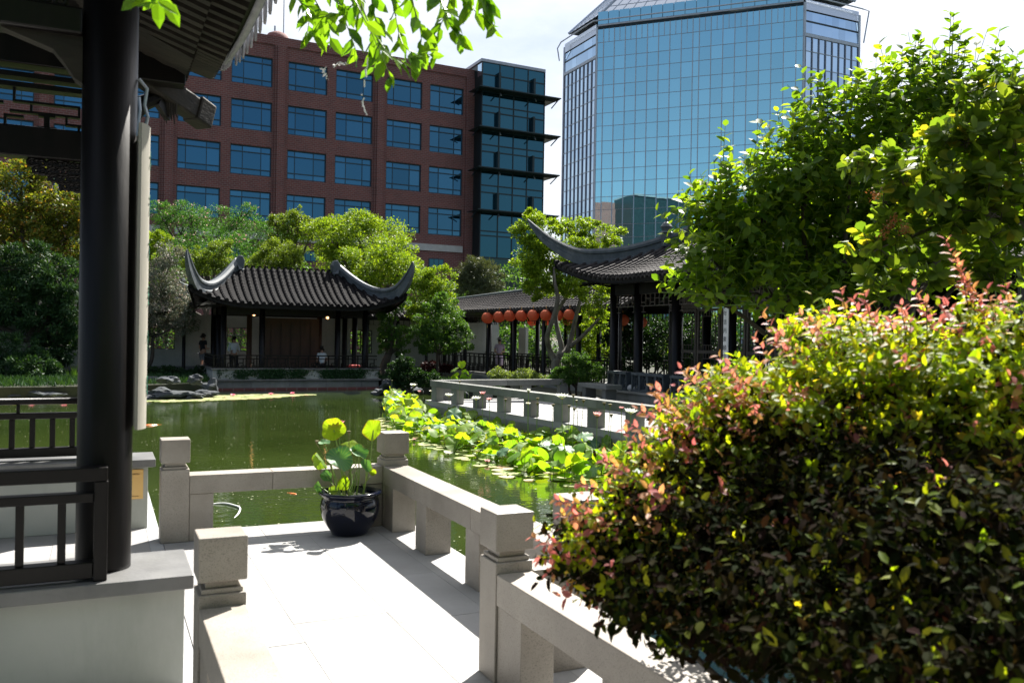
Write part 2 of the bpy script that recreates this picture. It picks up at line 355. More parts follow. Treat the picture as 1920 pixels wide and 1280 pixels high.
m_brick = brick_mat()
def water_mat():
    m, nt, b = newmat('pond_water'); N, L = nt.nodes, nt.links
    geo = N.new('ShaderNodeNewGeometry')
    n = N.new('ShaderNodeTexNoise'); n.inputs['Scale'].default_value = .35; n.inputs['Detail'].default_value = 4; L.new(geo.outputs['Position'], n.inputs[0])
    r = N.new('ShaderNodeValToRGB'); r.color_ramp.elements[0].position = .35; r.color_ramp.elements[1].position = .7
    r.color_ramp.elements[0].color = (.018,.030,.006,1); r.color_ramp.elements[1].color = (.030,.046,.010,1); L.new(n.outputs[0], r.inputs[0])
    L.new(r.outputs[0], b.inputs['Base Color']); b.inputs['Roughness'].default_value = .03; b.inputs['IOR'].default_value = 1.33
    mp = N.new('ShaderNodeMapping'); mp.inputs['Scale'].default_value = (1, 1.6, 1); mp.inputs['Rotation'].default_value = (0,0,R(25)); L.new(geo.outputs['Position'], mp.inputs[0])
    w1 = N.new('ShaderNodeTexNoise'); w1.inputs['Scale'].default_value = 5; w1.inputs['Detail'].default_value = 3; L.new(mp.outputs[0], w1.inputs[0])
    w2 = N.new('ShaderNodeTexNoise'); w2.inputs['Scale'].default_value = .7; w2.inputs['Detail'].default_value = 2; L.new(mp.outputs[0], w2.inputs[0])
    mu = N.new('ShaderNodeMath'); mu.operation = 'MULTIPLY'; L.new(w1.outputs[0], mu.inputs[0]); L.new(w2.outputs[0], mu.inputs[1])
    bu = N.new('ShaderNodeBump'); bu.inputs['Strength'].default_value = .06; bu.inputs['Distance'].default_value = .1
    L.new(mu.outputs[0], bu.inputs['Height']); L.new(bu.outputs[0], b.inputs['Normal'])
    return m
m_water = water_mat()
G = lambda a, b_, c: (a, b_, c)
lf_persim = LEAF('broad_green_leaf', [(0,(.05,.11,.014)),(.45,(.10,.18,.018)),(1,(.20,.28,.026))], .6, .5, spec=.3, tr_tint=(1.9,1.8,.5))
lf_loquat = LEAF('leathery_green_leaf', [(0,(.07,.13,.02)),(.6,(.13,.20,.03)),(.93,(.18,.23,.04)),(1,(.28,.24,.03))], .58, .5, spec=.3, tr_tint=(1.9,1.8,.5))
lf_shrub = LEAF('shrub_leaf_green', [(0,(.11,.19,.014)),(.5,(.20,.28,.018)),(.88,(.30,.34,.025)),(1,(.40,.30,.05))], .64, .5, spec=.25, tr_tint=(2.3,2.15,.45))
lf_shrub_red = LEAF('shrub_leaf_red', [(0,(.38,.10,.12)),(.4,(.52,.19,.19)),(.7,(.52,.25,.13)),(1,(.46,.30,.08))], .52, .5, spec=.3, tr_tint=(1.8,1.6,1.2))
lf_shrub_dark = LEAF('shrub_leaf_shade', [(0,(.020,.009,.008)),(.4,(.009,.018,.004)),(.85,(.020,.015,.006)),(1,(.10,.13,.014))], .35, .75, spec=.03, tr_tint=(1.5,1.2,.6))  # near-black leaf copy that paints the shrub's shaded front and underside
lf_hang = LEAF('overhanging_leaf', [(0,(.06,.16,.012)),(1,(.12,.24,.02))], .6, .35, tr_tint=(2.0,1.8,.4))
lf_lotus = LEAF('lotus_leaf', [(0,(.10,.22,.035)),(.4,(.17,.30,.03)),(.93,(.24,.34,.03)),(1,(.34,.32,.04))], .6, .55, tr_tint=(1.7,1.7,.35))
lf_lotus_blue = LEAF('lotus_leaf_bluish', [(0,(.05,.15,.08)),(1,(.09,.20,.09))], .3, .5, tr_tint=(1.8,1.7,.4))
lf_pad = LEAF('lily_pad', [(0,(.18,.26,.08)),(.5,(.36,.40,.17)),(.85,(.56,.54,.30)),(1,(.5,.28,.18))], .1, .4)
def fol(name, a, b_, tr=.4, tint=(1.8,1.7,.5), rough=.5, extra=None):
    cs = [(0, a), (1, b_)]
    if extra: cs = [(0, a), (1-extra[0]-.02, b_), (1-extra[0], extra[1])]
    return LEAF(name, cs, tr, rough, spec=.2, tr_tint=tint)

# ================================================================ SETTING: ground, pond
WZ = -.6
pond = [(-16,-9),(-16,27),(-12,29.5),(-6,31.5),(0,32.6),(2.0,33.2),(3.5,34.2),(3.9,36.7),(10.8,36.7),(11.2,33.5),(12.2,30.5),(13.2,27),(13.0,22.6),(12.9,12),(10.5,9.6),(7.6,7.6),(5.6,5.2),(4.2,3.4),(3.0,2.3),(2.6,-9)]
def jitter_ring(poly, step, amp):
    o = []
    for i, (x, y) in enumerate(poly):
        x1, y1 = poly[(i+1) % len(poly)]; n = max(1, int(math.hypot(x1-x, y1-y)/step))
        for k in range(n):
            t = k/n; o.append((x+(x1-x)*t + random.uniform(-amp, amp), y+(y1-y)*t + random.uniform(-amp, amp)))
    return o
ring = jitter_ring(pond, .8, .10)
GZ = -.2
bm = bmesh.new()
inner = [bm.verts.new((x, y, GZ)) for x, y in ring]
outer = [bm.verts.new(p) for p in ((-900,-400,GZ),(1500,-400,GZ),(1500,2000,GZ),(-900,2000,GZ))]
E_ = [bm.edges.new((inner[i], inner[(i+1) % len(inner)])) for i in range(len(inner))] + [bm.edges.new((outer[i], outer[(i+1) % 4])) for i in range(4)]
bmesh.ops.triangle_fill(bm, use_beauty=True, edges=E_)
low = [bm.verts.new((x, y, -1.3)) for x, y in ring]
for i in range(len(ring)):
    j = (i+1) % len(ring); bm.faces.new((inner[i], inner[j], low[j], low[i]))
bmesh.ops.recalc_face_normals(bm, faces=bm.faces)
for f in bm.faces:
    if abs(f.normal.z) > .5 and f.normal.z < 0: f.normal_flip()
me = bpy.data.meshes.new('ground'); bm.to_mesh(me); bm.free(); me.materials.append(m_ground)
o = bpy.data.objects.new('ground', me); C.objects.link(o); tag(o, 'dark garden soil around the pond', kind='structure')
b = MB(); b.box((-18,-11,-1.4), (16,38,-1.3)); o = b.build('pond_bed', m_ground); tag(o, kind='structure')
b = MB(); b.add([(-17,-10,WZ),(15,-10,WZ),(15,37,WZ),(-17,37,WZ)], [(0,1,2,3)]); o = b.build('pond_water', m_water); tag(o, 'murky green pond water', kind='structure')

# pollen and petals afloat: nobody could count them
def scatter_flat(name, n, fn, smin, smax, mat, label, cat, z=WZ+.006, k=5):
    b = MB()
    for _ in range(n):
        p = fn()
        if p is None: continue
        s = random.uniform(smin, smax)*random.choice((1,1,1.8)); a0 = random.uniform(0, 6.28); q = random.uniform(.5, 1)
        vs = [(p[0]+s*math.cos(a0+t*6.283/k), p[1]+q*s*math.sin(a0+t*6.283/k), z+random.uniform(0,.004)) for t in range(k)]
        b.add(vs, [tuple(range(k))])
    o = b.build(name, mat); return tag(o, label, cat, kind='stuff')
def inside(x, y, poly):
    c = False; j = len(poly)-1
    for i in range(len(poly)):
        xi, yi = poly[i]; xj, yj = poly[j]
        if (yi > y) != (yj > y) and x < (xj-xi)*(y-yi)/(yj-yi)+xi: c = not c
        j = i
    return c
def speck_pos():
    D = 5.5*(5.2**random.random()); px = random.uniform(-60, 1250)
    p = at(px, 800, D); x, y = p[0], p[1]
    n = math.sin(x*1.3+y*.7)+math.sin(x*.6-y*1.1+2)+random.uniform(-1.6, 1.6)
    return (x, y) if inside(x, y, pond) and y > 3 and n > -.4 else None
m_speck = MAT('pollen', (.42,.43,.28), None, rough=.8)
scatter_flat('floating_pollen', 5200, speck_pos, .003, .010, m_speck, 'pale pollen and fluff drifting on the green pond water', 'pollen')

# ================================================================ TERRACE (stone deck over the water)
deck = thing('stone_terrace', (1.4, 4, 0), 'pale stone terrace paved in big slabs, standing over the pond behind a low balustrade', 'terrace'); del deck['category']; deck['kind'] = 'structure'
b = MB(); b.box((.441,-3.2,-.25), (2.438,7.518,-.004)); b.build('bed', m_joint, deck)
for x in (.8, 2.1):
    for y in (0, 3, 5.4, 7.2):
        b = MB(); b.box((x-.15, y-.15, -1.3), (x+.15, y+.15, -.251)); b.build('pier', m_granite, deck)
def slab(x0, y0, x1, y1, parent, z=0, mat=None, t=.045, g=.0009):
    dz = random.uniform(-.0012, .0012)
    b = MB(); b.box((x0+g, y0+g, z-t+.001), (x1-g, y1-g, z+dz)); return b.build('slab', mat or m_slab, parent, bevel=.0015)
ys = [7.52, 7.02]
for x0, x1 in ((.44, 1.20), (1.20, 2.07)): slab(x0, 7.02, x1, 7.52, deck)
yb = 7.52
while yb > -2.8:
    y1 = yb - 1.0; slab(2.07, y1, 2.44, yb, deck); yb = y1
cols = [.44, .98, 1.52, 2.07]
for ci in range(3):
    yb = 7.02
    first = (.62, .3, .5)[ci]
    while yb > -2.8:
        y1 = yb - (first if first else .92); first = 0
        slab(cols[ci], y1, cols[ci+1], yb, deck); yb = y1

def railpost(parent, x0, y0, s=.19, h=.79, zb=0, name='post'):
    """square granite post: shaft, two thin moulding rings, block cap"""
    b = MB(); b.box((x0, y0, zb), (x0+s, y0+s, zb+.56)); sh = b.build(name, m_granite, parent, bevel=.005)
    b = MB(); b.box((x0+.012, y0+.012, zb+.5605), (x0+s-.012, y0+s-.012, zb+.58)); b.box((x0+.028, y0+.028, zb+.5805), (x0+s-.028, y0+s-.028, zb+.61)); b.build('post_neck', m_granite, parent, bevel=.003)
    b = MB(); b.box((x0-.003, y0-.003, zb+.6105), (x0+s+.003, y0+s+.003, zb+h)); b.build('post_cap', m_granite, parent, bevel=.006)
def beam(parent, a, b_, z0=.365, z1=.51):
    b = MB(); b.box((a[0], a[1], z0), (b_[0], b_[1], z1)); b.build('rail', m_granite, parent, bevel=.005)
def leg(parent, a, b_, z1=.363, zb=0):
    b = MB(); b.box((a[0], a[1], zb), (b_[0], b_[1], z1)); b.build('leg', m_granite, parent, bevel=.004)
# back run
r1 = thing('stone_balustrade', (1.4, 7.2, 0), 'low granite balustrade along the far edge of the terrace behind the blue pot', 'balustrade')
railpost(r1, .415, 7.12, .205)
railpost(r1, 2.165, 7.10, .215)
beam(r1, (.621, 7.125), (1.25, 7.325)); beam(r1, (1.252, 7.125), (2.163, 7.325))
leg(r1, (.622, 7.135), (.80, 7.315)); leg(r1, (1.985, 7.135), (2.163, 7.315))
# right run
r2 = thing('stone_balustrade', (2.27, 5.5, 0), 'long granite balustrade running from the corner post beside the pot towards the shrub', 'balustrade')
Y = 7.098
for y1 in (6.30, 5.18, 4.06): beam(r2, (2.162, y1+.001), (2.378, Y-.001)); Y = y1
for y0, y1 in ((6.86, 7.095), (6.05, 6.28), (5.05, 5.28), (4.07, 4.28)): leg(r2, (2.17, y0), (2.37, y1))
railpost(r2, 2.165, 3.845, .213)
beam(r2, (1.862, 3.675), (2.163, 3.872)); leg(r2, (1.98, 3.685), (2.16, 3.862))
# near run (front post)
r3 = thing('stone_balustrade', (1.77, 2.4, 0), 'granite balustrade nearest the camera, its top under the red-leaved shrub', 'balustrade')
railpost(r3, 1.665, 3.672, .19)
beam(r3, (1.668, 1.9), (1.850, 3.670)); beam(r3, (1.668, -.6), (1.850, 1.898))
for y0, y1 in ((3.42, 3.668), (2.52, 2.74), (1.5, 1.72), (.4, .62)): leg(r3, (1.676, y0), (1.842, y1))
# left run
r4 = thing('stone_balustrade', (.45, 2.4, 0), 'granite balustrade left of the terrace, beginning at a capped post', 'balustrade')
railpost(r4, .357, 3.645, .185)
beam(r4, (.36, 1.9), (.54, 3.643)); beam(r4, (.36, .9), (.54, 1.898))
for y0, y1 in ((3.40, 3.641), (2.4, 2.62)): leg(r4, (.366, y0), (.534, y1))

# terrace floor of the near pavilion
pav = thing('paved_floor', (-1, 5, 0), 'paved floor of the near pavilion, white slabs with a grey stone edge', None); pav['kind'] = 'structure'
b = MB(); b.box((-5,-3,-.25), (.434,9.49,-.004)); b.build('bed', m_joint, pav)
for i, y0 in enumerate(np.arange(-3, 9.4, 1.1)):
    for j, x0 in enumerate(np.arange(-4.94, .3, .66)):
        x1 = min(x0+.66, .34)
        if x1-x0 < .15: continue
        slab(x0, y0, x1, min(y0+1.1, 9.5), pav)
for y0 in np.arange(-3, 9.4, 1.25): slab(.34, y0, .438, min(y0+1.25, 9.5), pav, mat=m_strip)
b = MB(); b.box((-5,9.5,-1.3),(.436,9.6,-.0)); b.box((.30,7.3,-1.3),(.436,9.5,-.251)); b.build('edge_wall', m_granite, pav)

# ================================================================ NEAR PAVILION (left)
np_ = thing('garden_pavilion', (-2, 6, 0), 'dark timber pavilion filling the left edge, with black column and upturned tiled eave', 'pavilion')
# parapet walls with slate coping
b = MB(); b.box((-5,4.20,0), (.352,4.62,.455)); b.build('parapet_wall', m_plaster, np_, bevel=.004)
b = MB(); b.box((-5,4.135,.457), (.385,4.66,.52)); b.build('coping', m_slate, np_, bevel=.006)
b = MB(); b.box((-5,7.75,0), (.352,8.12,.51)); b.build('parapet_wall', m_plaster, np_, bevel=.004)
b = MB(); b.box((-5,7.66,.512), (.405,8.16,.575)); b.build('coping', m_slate, np_, bevel=.006)
# columns
def column(x, y, r, z0, z1, mat, parent, name='column'):
    b = MB(); b.lathe((x, y, 0), [(0,z0),(r,z0),(r*1.0,z0+.02),(r*1.0,z1),(0,z1)], 40); return b.build(name, mat, parent, smooth=False)
def smooth_col(o):
    o.data.polygons.foreach_set('use_smooth', [True]*len(o.data.polygons)); o.data.update()
    for p in o.data.polygons:
        if abs(p.normal.z) > .9: p.use_smooth = False
for x, y, z0 in ((.015,4.42,.521),(.0,7.93,.576),(-3.2,4.42,.521),(-3.2,7.93,.576)):
    smooth_col(column(x, y, .117, z0, 4.3, m_wood, np_))
# couplet board hugging the column
b = MB(); vs = []; nseg = 14
for r_ in (.156, .174):
    for z in (1.16, 2.56):
        for k in range(nseg+1):
            t = R(-40 + 80*k/nseg); vs.append((.015+r_*math.cos(t), 4.42+r_*math.sin(t), z))
n1 = nseg+1; fs = []
for k in range(nseg):
    fs += [(k,k+1,n1+k+1,n1+k),(2*n1+k,3*n1+k,3*n1+k+1,2*n1+k+1),(k,2*n1+k,2*n1+k+1,k+1),(n1+k,n1+k+1,3*n1+k+1,3*n1+k)]
fs += [(0,n1,3*n1,2*n1),(nseg,2*n1+nseg,3*n1+nseg,n1+nseg)]
b.add(vs, fs); bd = b.build('couplet_board', m_cream, None, loc=(.18,4.42,1.16)); tag(bd, 'curved cream couplet board hung on the right side of the near black column', 'couplet board')
def textobj(body, name, size, mat, loc, xdir, updir, parent=None, extr=.0008):
    cu = bpy.data.curves.new(name, 'FONT'); cu.body = body; cu.size = size; cu.align_x = 'CENTER'; cu.align_y = 'CENTER'; cu.extrude = extr
    cu.materials.append(mat); t0 = bpy.data.objects.new(name, cu); C.objects.link(t0); bpy.context.view_layer.update()
    me = bpy.data.meshes.new_from_object(t0.evaluated_get(bpy.context.evaluated_depsgraph_get())); bpy.data.objects.remove(t0); me.name = name
    t = bpy.data.objects.new(name, me); C.objects.link(t)
    x = Vector(xdir).normalized(); y = Vector(updir).normalized(); z = x.cross(y)
    m = frame(loc, x, y, z)
    if parent is not None: m.translation = m.translation - org(parent); t.parent = parent; t.matrix_local = m
    else: t.matrix_world = m
    return t
for i, ch in enumerate('水清石秀竹影'):
    textobj(ch, 'character', .10, m_green_ink, (.1905, 4.42, 2.4-i*.21), (0,1,0), (0,0,1), bd)
# hook and chain holding the board
b = MB(); b.tube([(.135,4.40,2.78),(.17,4.40,2.74),(.16,4.40,2.66),(.175,4.40,2.61),(.165,4.40,2.56)], .008, 8); b.tube([(.13,4.33,2.50),(.14,4.33,2.62),(.135,4.34,2.68)], .007, 6); b.build('board_hook', m_steel, bd)
# near handrail (dark timber) standing on the coping
def timber_rail(label, x0, x1, yf, zc, ztop, group_y, nb, parent=None):
    t = thing('timber_railing', ((x0+x1)/2, yf, zc), label, 'railing')
    return t
tr = timber_rail('near dark timber railing of square bars on the slate coping before the black column', -3, .02, 4.22, .52, 1.02, 0, 0)
b = MB(); b.box((-3.2,4.175,.955), (.028,4.255,1.015)); b.build('top_rail', m_wood, tr, bevel=.005)
b = MB(); b.box((-.025,4.172,.521), (.030,4.252,.954)); b.build('end_post', m_wood, tr, bevel=.004)
b = MB(); b.box((-3.2,4.18,.865), (-.026,4.248,.905)); b.build('middle_rail', m_wood, tr, bevel=.004)
b = MB(); b.box((-3.2,4.178,.535), (-.026,4.252,.605)); b.build('bottom_rail', m_wood, tr, bevel=.004)
for k in range(20):
    x = -.15-.158*k; b = MB(); b.box((x-.016,4.198,.606), (x+.016,4.230,.864)); b.build('baluster', m_wood, tr, bevel=.002)
tr = timber_rail('far dark timber railing on the coping behind the black column, water seen between its balusters', -3, .0, 7.9, .58, 1.07, 0, 0)
b = MB(); b.tube([(-3.2,7.9,1.045),(-.12,7.9,1.045)], .028, 10); b.build('top_rail', m_wood, tr, smooth=True)
b = MB(); b.box((-3.2,7.868,.905), (-.118,7.935,.955)); b.build('middle_rail', m_wood, tr, bevel=.008)
b = MB(); b.box((-3.2,7.865,.60), (-.118,7.938,.675)); b.build('bottom_rail', m_wood, tr, bevel=.006)
for k in range(22):
    x = -.215-.142*k
    b = MB(); b.box((x-.02,7.88,.676), (x+.02,7.92,.904)); b.build('baluster', m_wood, tr, bevel=.003)
for x in (-.6, -1.6, -2.6):
    b = MB(); b.box((x-.012,7.888,.956), (x+.012,7.912,1.018)); b.build('spacer', m_wood, tr)
# plaque on the parapet
pl = thing('wall_plaque', (.2,7.745,.24), 'orange-yellow information plaque on the white parapet wall', 'plaque')
b = MB(); b.box((-.02,7.738,.245), (.316,7.749,.488)); b.build('plate', m_sign, pl, bevel=.002)
textobj('A CLASSICAL SCHOLAR GARDEN', 'heading', .0165, m_inkbrown, (.165,7.7365,.45), (1,0,0), (0,0,1), pl)
textobj('流 香 清 遠', 'title', .030, m_inkbrown, (.155,7.7365,.415), (1,0,0), (0,0,1), pl)
textobj('Given by the friends of the garden', 'credit', .010, m_inkbrown, (.215,7.7365,.27), (1,0,0), (0,0,1), pl)
# beams, carved frieze (fret lattice) on the far side, near beam overhead
b = MB(); b.box((-5,7.83,2.98), (-.12,7.99,3.22)); b.build('beam', m_wood, np_, bevel=.01)
b = MB(); b.box((-5,7.84,3.52), (-.12,7.98,3.56)); b.build('frieze_rail', m_wood, np_)
b = MB(); b.box((-5,7.84,3.60), (-.12,7.98,3.64)); b.build('frieze_rail', m_wood, np_)
b = MB(); b.box((-5,7.82,3.70), (.6,8.0,4.05)); b.build('eave_beam', m_wood, np_, bevel=.01)
# fret lattice bars between z 3.22 and 3.52
def bars(name, segs, y, th, dp, mat, parent):
    for (xa, za), (xb, zb) in segs:
        b = MB()
        if abs(xa-xb) < 1e-6: b.box((xa-th/2, y-dp/2, min(za,zb)), (xa+th/2, y+dp/2, max(za,zb)))
        else: b.box((min(xa,xb)-th/2, y-dp/2*.96, za-th/2), (max(xa,xb)+th/2, y+dp/2*.96, za+th/2))
        b.build(name, mat, parent)
segs = []
for x0 in (-.66, -1.36, -2.06):
    segs += [((x0+.0,3.42),(x0+.46,3.42)), ((x0,3.42),(x0,3.52)), ((x0-.02,3.34),(x0+.46,3.34)), ((x0+.46,3.34),(x0+.46,3.42)), ((x0+.55,3.27),(x0+.55,3.52)),
             ((x0+.37,3.34),(x0+.37,3.28)), ((x0+.37,3.27),(x0+.55,3.27)), ((x0+.46,3.22),(x0+.46,3.27)), ((x0+.12,3.34),(x0+.12,3.40)), ((x0-.06,3.30),(x0+.06,3.30)), ((x0-.06,3.22),(x0-.06,3.30)), ((x0+.62,3.40),(x0+.56,3.40))]
bars('fret_bar', segs, 7.91, .018, .06, m_wood, np_)
for x0 in (-.43, -1.13, -1.83):
    b = MB(); b.box((x0-.02,7.88,3.22), (x0+.02,7.94,3.33)); b.box((x0-.06,7.879,3.315), (x0+.06,7.941,3.333)); b.box((x0-.07,7.879,3.22), (x0+.07,7.941,3.237)); b.build('fret_block', m_wood, np_)
# carved spandrel below the beam: openwork scrolls
b = MB()
def scroll(cx, cz, r, y, turns=1.4, th=.016, a0=0, s=1):
    pts = [(cx+s*r*(1-.75*t)*math.cos(a0+turns*6.283*t), y, cz+r*(1-.75*t)*math.sin(a0+turns*6.283*t)) for t in np.linspace(0,1,22)]
    b.tube(pts, th, 6)
for k in range(10):
    t = k/9; x = -.17-.36*t; depth = .2*(1-t)**.8+.03
    for z in np.arange(2.965, 2.965-depth, -.058): scroll(x+random.uniform(-.01,.01), z-.02, .034, 7.91, a0=random.uniform(0,6), s=random.choice((-1,1)))
for k in range(18):
    t = k/17; b.tube([(-.15-.42*t, 7.91, 2.975-.24*(1-t)-.01), (-.15-.42*min(1,t+.06), 7.91, 2.975-.24*(1-min(1,t+.06))-.01)], .014, 6)
b.build('carved_spandrel', m_wood, np_)
# near side overhead: beam, brackets, carved board (dark)
b = MB(); b.box((-5,4.34,2.93), (-.1,4.50,3.05)); b.build('beam', m_wood, np_, bevel=.01)
b = MB(); b.box((-5,4.36,3.2), (-.1,4.48,3.6)); b.build('beam', m_wood, np_, bevel=.01)
b = MB()
for k in range(26):
    x = -.2-.07*(k % 13)+random.uniform(-.01,.01); z = 3.09+.07*(k//13); scroll(x, z, .035, 4.42, a0=random.uniform(0,6), s=random.choice((-1,1)), th=.012)
b.build('carved_frieze', m_wood_old, np_)
b = MB(); b.prism([(-.1,4.38,2.93),(-.1,4.38,2.72),(-.13,4.38,2.74),(-.17,4.38,2.80),(-.22,4.38,2.86),(-.42,4.38,2.925),(-.42,4.38,2.93)], (0,.08,0)); b.build('bracket', m_wood_old, np_)
# roof: eave along x, rafters fanning at the far corner
def ey(t): return t
XE, YC = .88, 8.30
b = MB()   # roof underside boards (dark), sloping up inward, corner raised
nu, nv = 22, 6; pts = []
def corner_lift(y): return .30*max(0, (y-6.2)/2.35)**2.2
for i in range(nu):
    y = 2.0+(YC-2.0)*i/(nu-1)
    for j in range(nv):
        x = -1.2+(XE+.02+1.2)*j/(nv-1); z = 3.86+ (XE-x)*.34*(1 if x < .5 else .8)+corner_lift(y)*max(0,(x+.2)/1.2)
        pts.append((x, y, z))
b.grid(pts, nu, nv); b.build('roof_boards', m_wood, np_, solid=.05)
b = MB(); pts = []
for i in range(16):
    for j in range(6):
        x = -5+ (XE+5)*i/15; y = YC - 4.1*j/5; z = 3.80+ (YC-y)*.34 + corner_lift(YC)*max(0,(x+.2)/1.2)*(1-j/5)
        pts.append((x, y, z))
b.grid(pts, 16, 6); b.build('roof_boards', m_wood, np_, solid=.05)
apex = np.array([-.05, 7.85, 4.06])
for k, y in enumerate(np.arange(2.3, 7.2, .155)):      # parallel rafters
    b = MB(); b.bar((-1.1, y, 4.36), (.62, y, 3.80), .075, .085); b.build('rafter', m_wood_old, np_)
    b = MB(); b.bar((.30, y, 3.955), (XE-.03, y, 3.80), .06, .06); b.build('flying_rafter', m_wood_old, np_)
for k in range(9):      # fan rafters at the corner
    t = (k+.6)/9; ya = 7.25+.62*t; tip = np.array([.62, 7.22+.92*t, 3.79+.05*t]); root = np.array([-.25+.15*t, 7.05+.55*t, 4.1])
    b = MB(); b.bar(root, tip, .07, .085); b.build('rafter', m_wood_old, np_)
    tip2 = np.array([XE-.03+.02*t, 7.22+1.18*t, 3.80+.16*t]); b = MB(); b.bar(tip+(tip-root)*-.15+np.array([0,0,.075]), tip2, .055, .055); b.build('flying_rafter', m_wood_old, np_)
b = MB(); b.bar((-.3,7.5,3.98), (.80,8.42,3.60), .15, .20); b.bar((.70,8.335,3.64), (.84,8.455,3.585), .19, .23); b.build('corner_beam', m_wood_old, np_, bevel=.02)
# corner bracket arm curling below the corner beam
b = MB(); pts = [(.08,7.92,3.18),(.13,7.96,3.22),(.19,8.0,3.33),(.22,8.02,3.45),(.28,8.06,3.56),(.40,8.12,3.64)]
b.tube(pts, [.035,.06,.055,.06,.07,.06], 10)
for p, q in (((.10,7.9,3.13),(.21,7.98,3.10)), ((.17,7.93,3.26),(.27,8.02,3.22)), ((.40,8.08,3.60),(.50,8.2,3.50)), ((.12,7.95,3.13),(.155,7.97,3.02))):
    b.bar(p, q, .05, .09)
b.build('carved_bracket', m_wood, np_)
b = MB()
for k in range(7): b.tube([(.43+.02*k, 8.13, 3.62), (.44+.018*k, 8.14, 3.53-.02*math.sin(k*2.1)), (.43+.022*k, 8.15, 3.49-.03*(k % 3))], [.014,.011,.004], 6)
b.build('carved_pendant', m_wood_old, np_)
# eave tiles: channel tile rims along the edge, a ribbed end tile at the corner
b = MB(); pts = []
for i in range(20):
    y = 3.6+(YC-3.6)*i/19; zl = corner_lift(y)
    for (dx, dz) in ((0,-.02),(.04,-.03),(.075,.03),(.085,.12),(.05,.16),(-.05,.17)): pts.append((XE+dx, y, 3.82+zl+dz))
b.grid(pts, 20, 6); b.build('eave_edge', m_ridge2, np_, solid=.02, smooth=True)
b = MB()
for k in range(9):
    a = R(-80+160*k/8); x = XE+.07+.07*math.cos(a)*.6; yy = YC-.42+.09*math.sin(a)
    b.tube([(x, yy-.0, 4.34), (x+.012, yy+.05, 4.12), (x-.02, yy+.10, 3.96)], .013, 6)
b.tube([(XE+.03,YC-.62,4.30),(XE+.03,YC-.42,4.12),(XE+.0,YC-.33,3.97)], [.10,.09,.075], 16); b.build('corner_end_tile', m_ridge2, np_, smooth=True)
b = MB(); q0 = at(416, 104, 7.55)
for k in range(11):
    a = -1+2*k/10; x = q0+AX_R*.105*a+np.array([.02,-.05,0])*(1-a*a); b.tube([x+np.array([.05,.01,.20]), x, x+np.array([-.03,-.01,-.15+.09*a*a])], .0115, 6)
b.tube([q0+AX_R*-.1+np.array([0,.02,.1]), q0+AX_R*.1+np.array([0,.02,.1])], .05, 8); b.build('ribbed_end_tile', m_ridge2, np_, smooth=True)
for k in range(14):
    y = YC-.55-.21*k; zl = corner_lift(y); b = MB()
    b.tube([(XE-.1, y, 3.98+zl), (XE+.10, y, 3.93+zl)], .055, 12); b.lathe((XE+.11, y, 3.80+zl), [(0,0),(.01,0)], 6)
    vs = [(XE+.112, y+.05*math.cos(t)*1.1, 3.93+zl-.02+ (.06*math.sin(t) if math.sin(t) > 0 else .13*math.sin(t))) for t in np.linspace(0, 6.283, 13)[:-1]]
    b.prism(vs, (.014,0,0)); b.build('eave_tile', m_ridge2, np_)
b = MB()
for k in range(9):
    y = YC-.75-.03*k; z = 4.14+.02*math.sin(k*1.7)
    b.tube([(XE+.16+.02*math.sin(k*3), y, z+.35), (XE+.18, y+.02, z+.05), (XE+.15, y+.03, z-.10-.05*(k % 2))], [.035,.028,.006], 7)
b.tube([(XE+.14,YC-.95,4.75),(XE+.16,YC-.85,4.5),(XE+.15,YC-.78,4.28)], [.09,.085,.06], 10); b.build('carved_corner_ornament', m_wood_old, np_, smooth=True)

# ================================================================ BRICK OFFICE BUILDING
bdir = np.array([math.cos(R(2.0)), math.sin(R(2.0)), 0]); bn = np.array([bdir[1], -bdir[0], 0])   # bn points to the camera side
P0 = at(870, 300, 86.4); P0[2] = 0
def bray(px, py, off=0):
    """pixel to (s, z) on the facade plane moved off metres towards the viewer"""
    d = ray(px, py); t = np.dot(P0+bn*off-EP, bn)/np.dot(d, bn); p = EP+d*t; return float(np.dot(p-P0, bdir)), float(p[2])
def bp(s, o_, z): return P0 + bdir*s + bn*o_ + np.array([0,0,z])
def bbox(b, s0, s1, o0, o1, z0, z1):
    c = bp((s0+s1)/2, (o0+o1)/2, (z0+z1)/2); return b.obox(c, bdir*(s1-s0)/2, bn*(o1-o0)/2, (0,0,(z1-z0)/2))
bld = thing('brick_office_building', (P0[0]-15, P0[1]+8, GZ), 'red brick office block with rows of blue windows and a glass corner bay', 'building')
zt = [bray(870.3, y)[1] for y in (167.5, 242.5, 318.4, 393.9)]; zb_ = [bray(868.8, y)[1] for y in (216.4, 291.9, 367.7, 443.9)]
ztop = bray(893, 134)[1]
sL = [bray(x, 200)[0] for x in (540, 629.6, 725.6, 806.3)]; sR = [bray(x, 200)[0] for x in (612.5, 698.9, 791.6, 869)]
period = sL[2]-sL[0]
wins = []
for g in range(-6, 1):
    for k in (2, 3): wins.append((sL[k]+period*g, sR[k]+period*g))
s_end = bray(893, 250)[0]; s_start = wins[0][0]-1.2
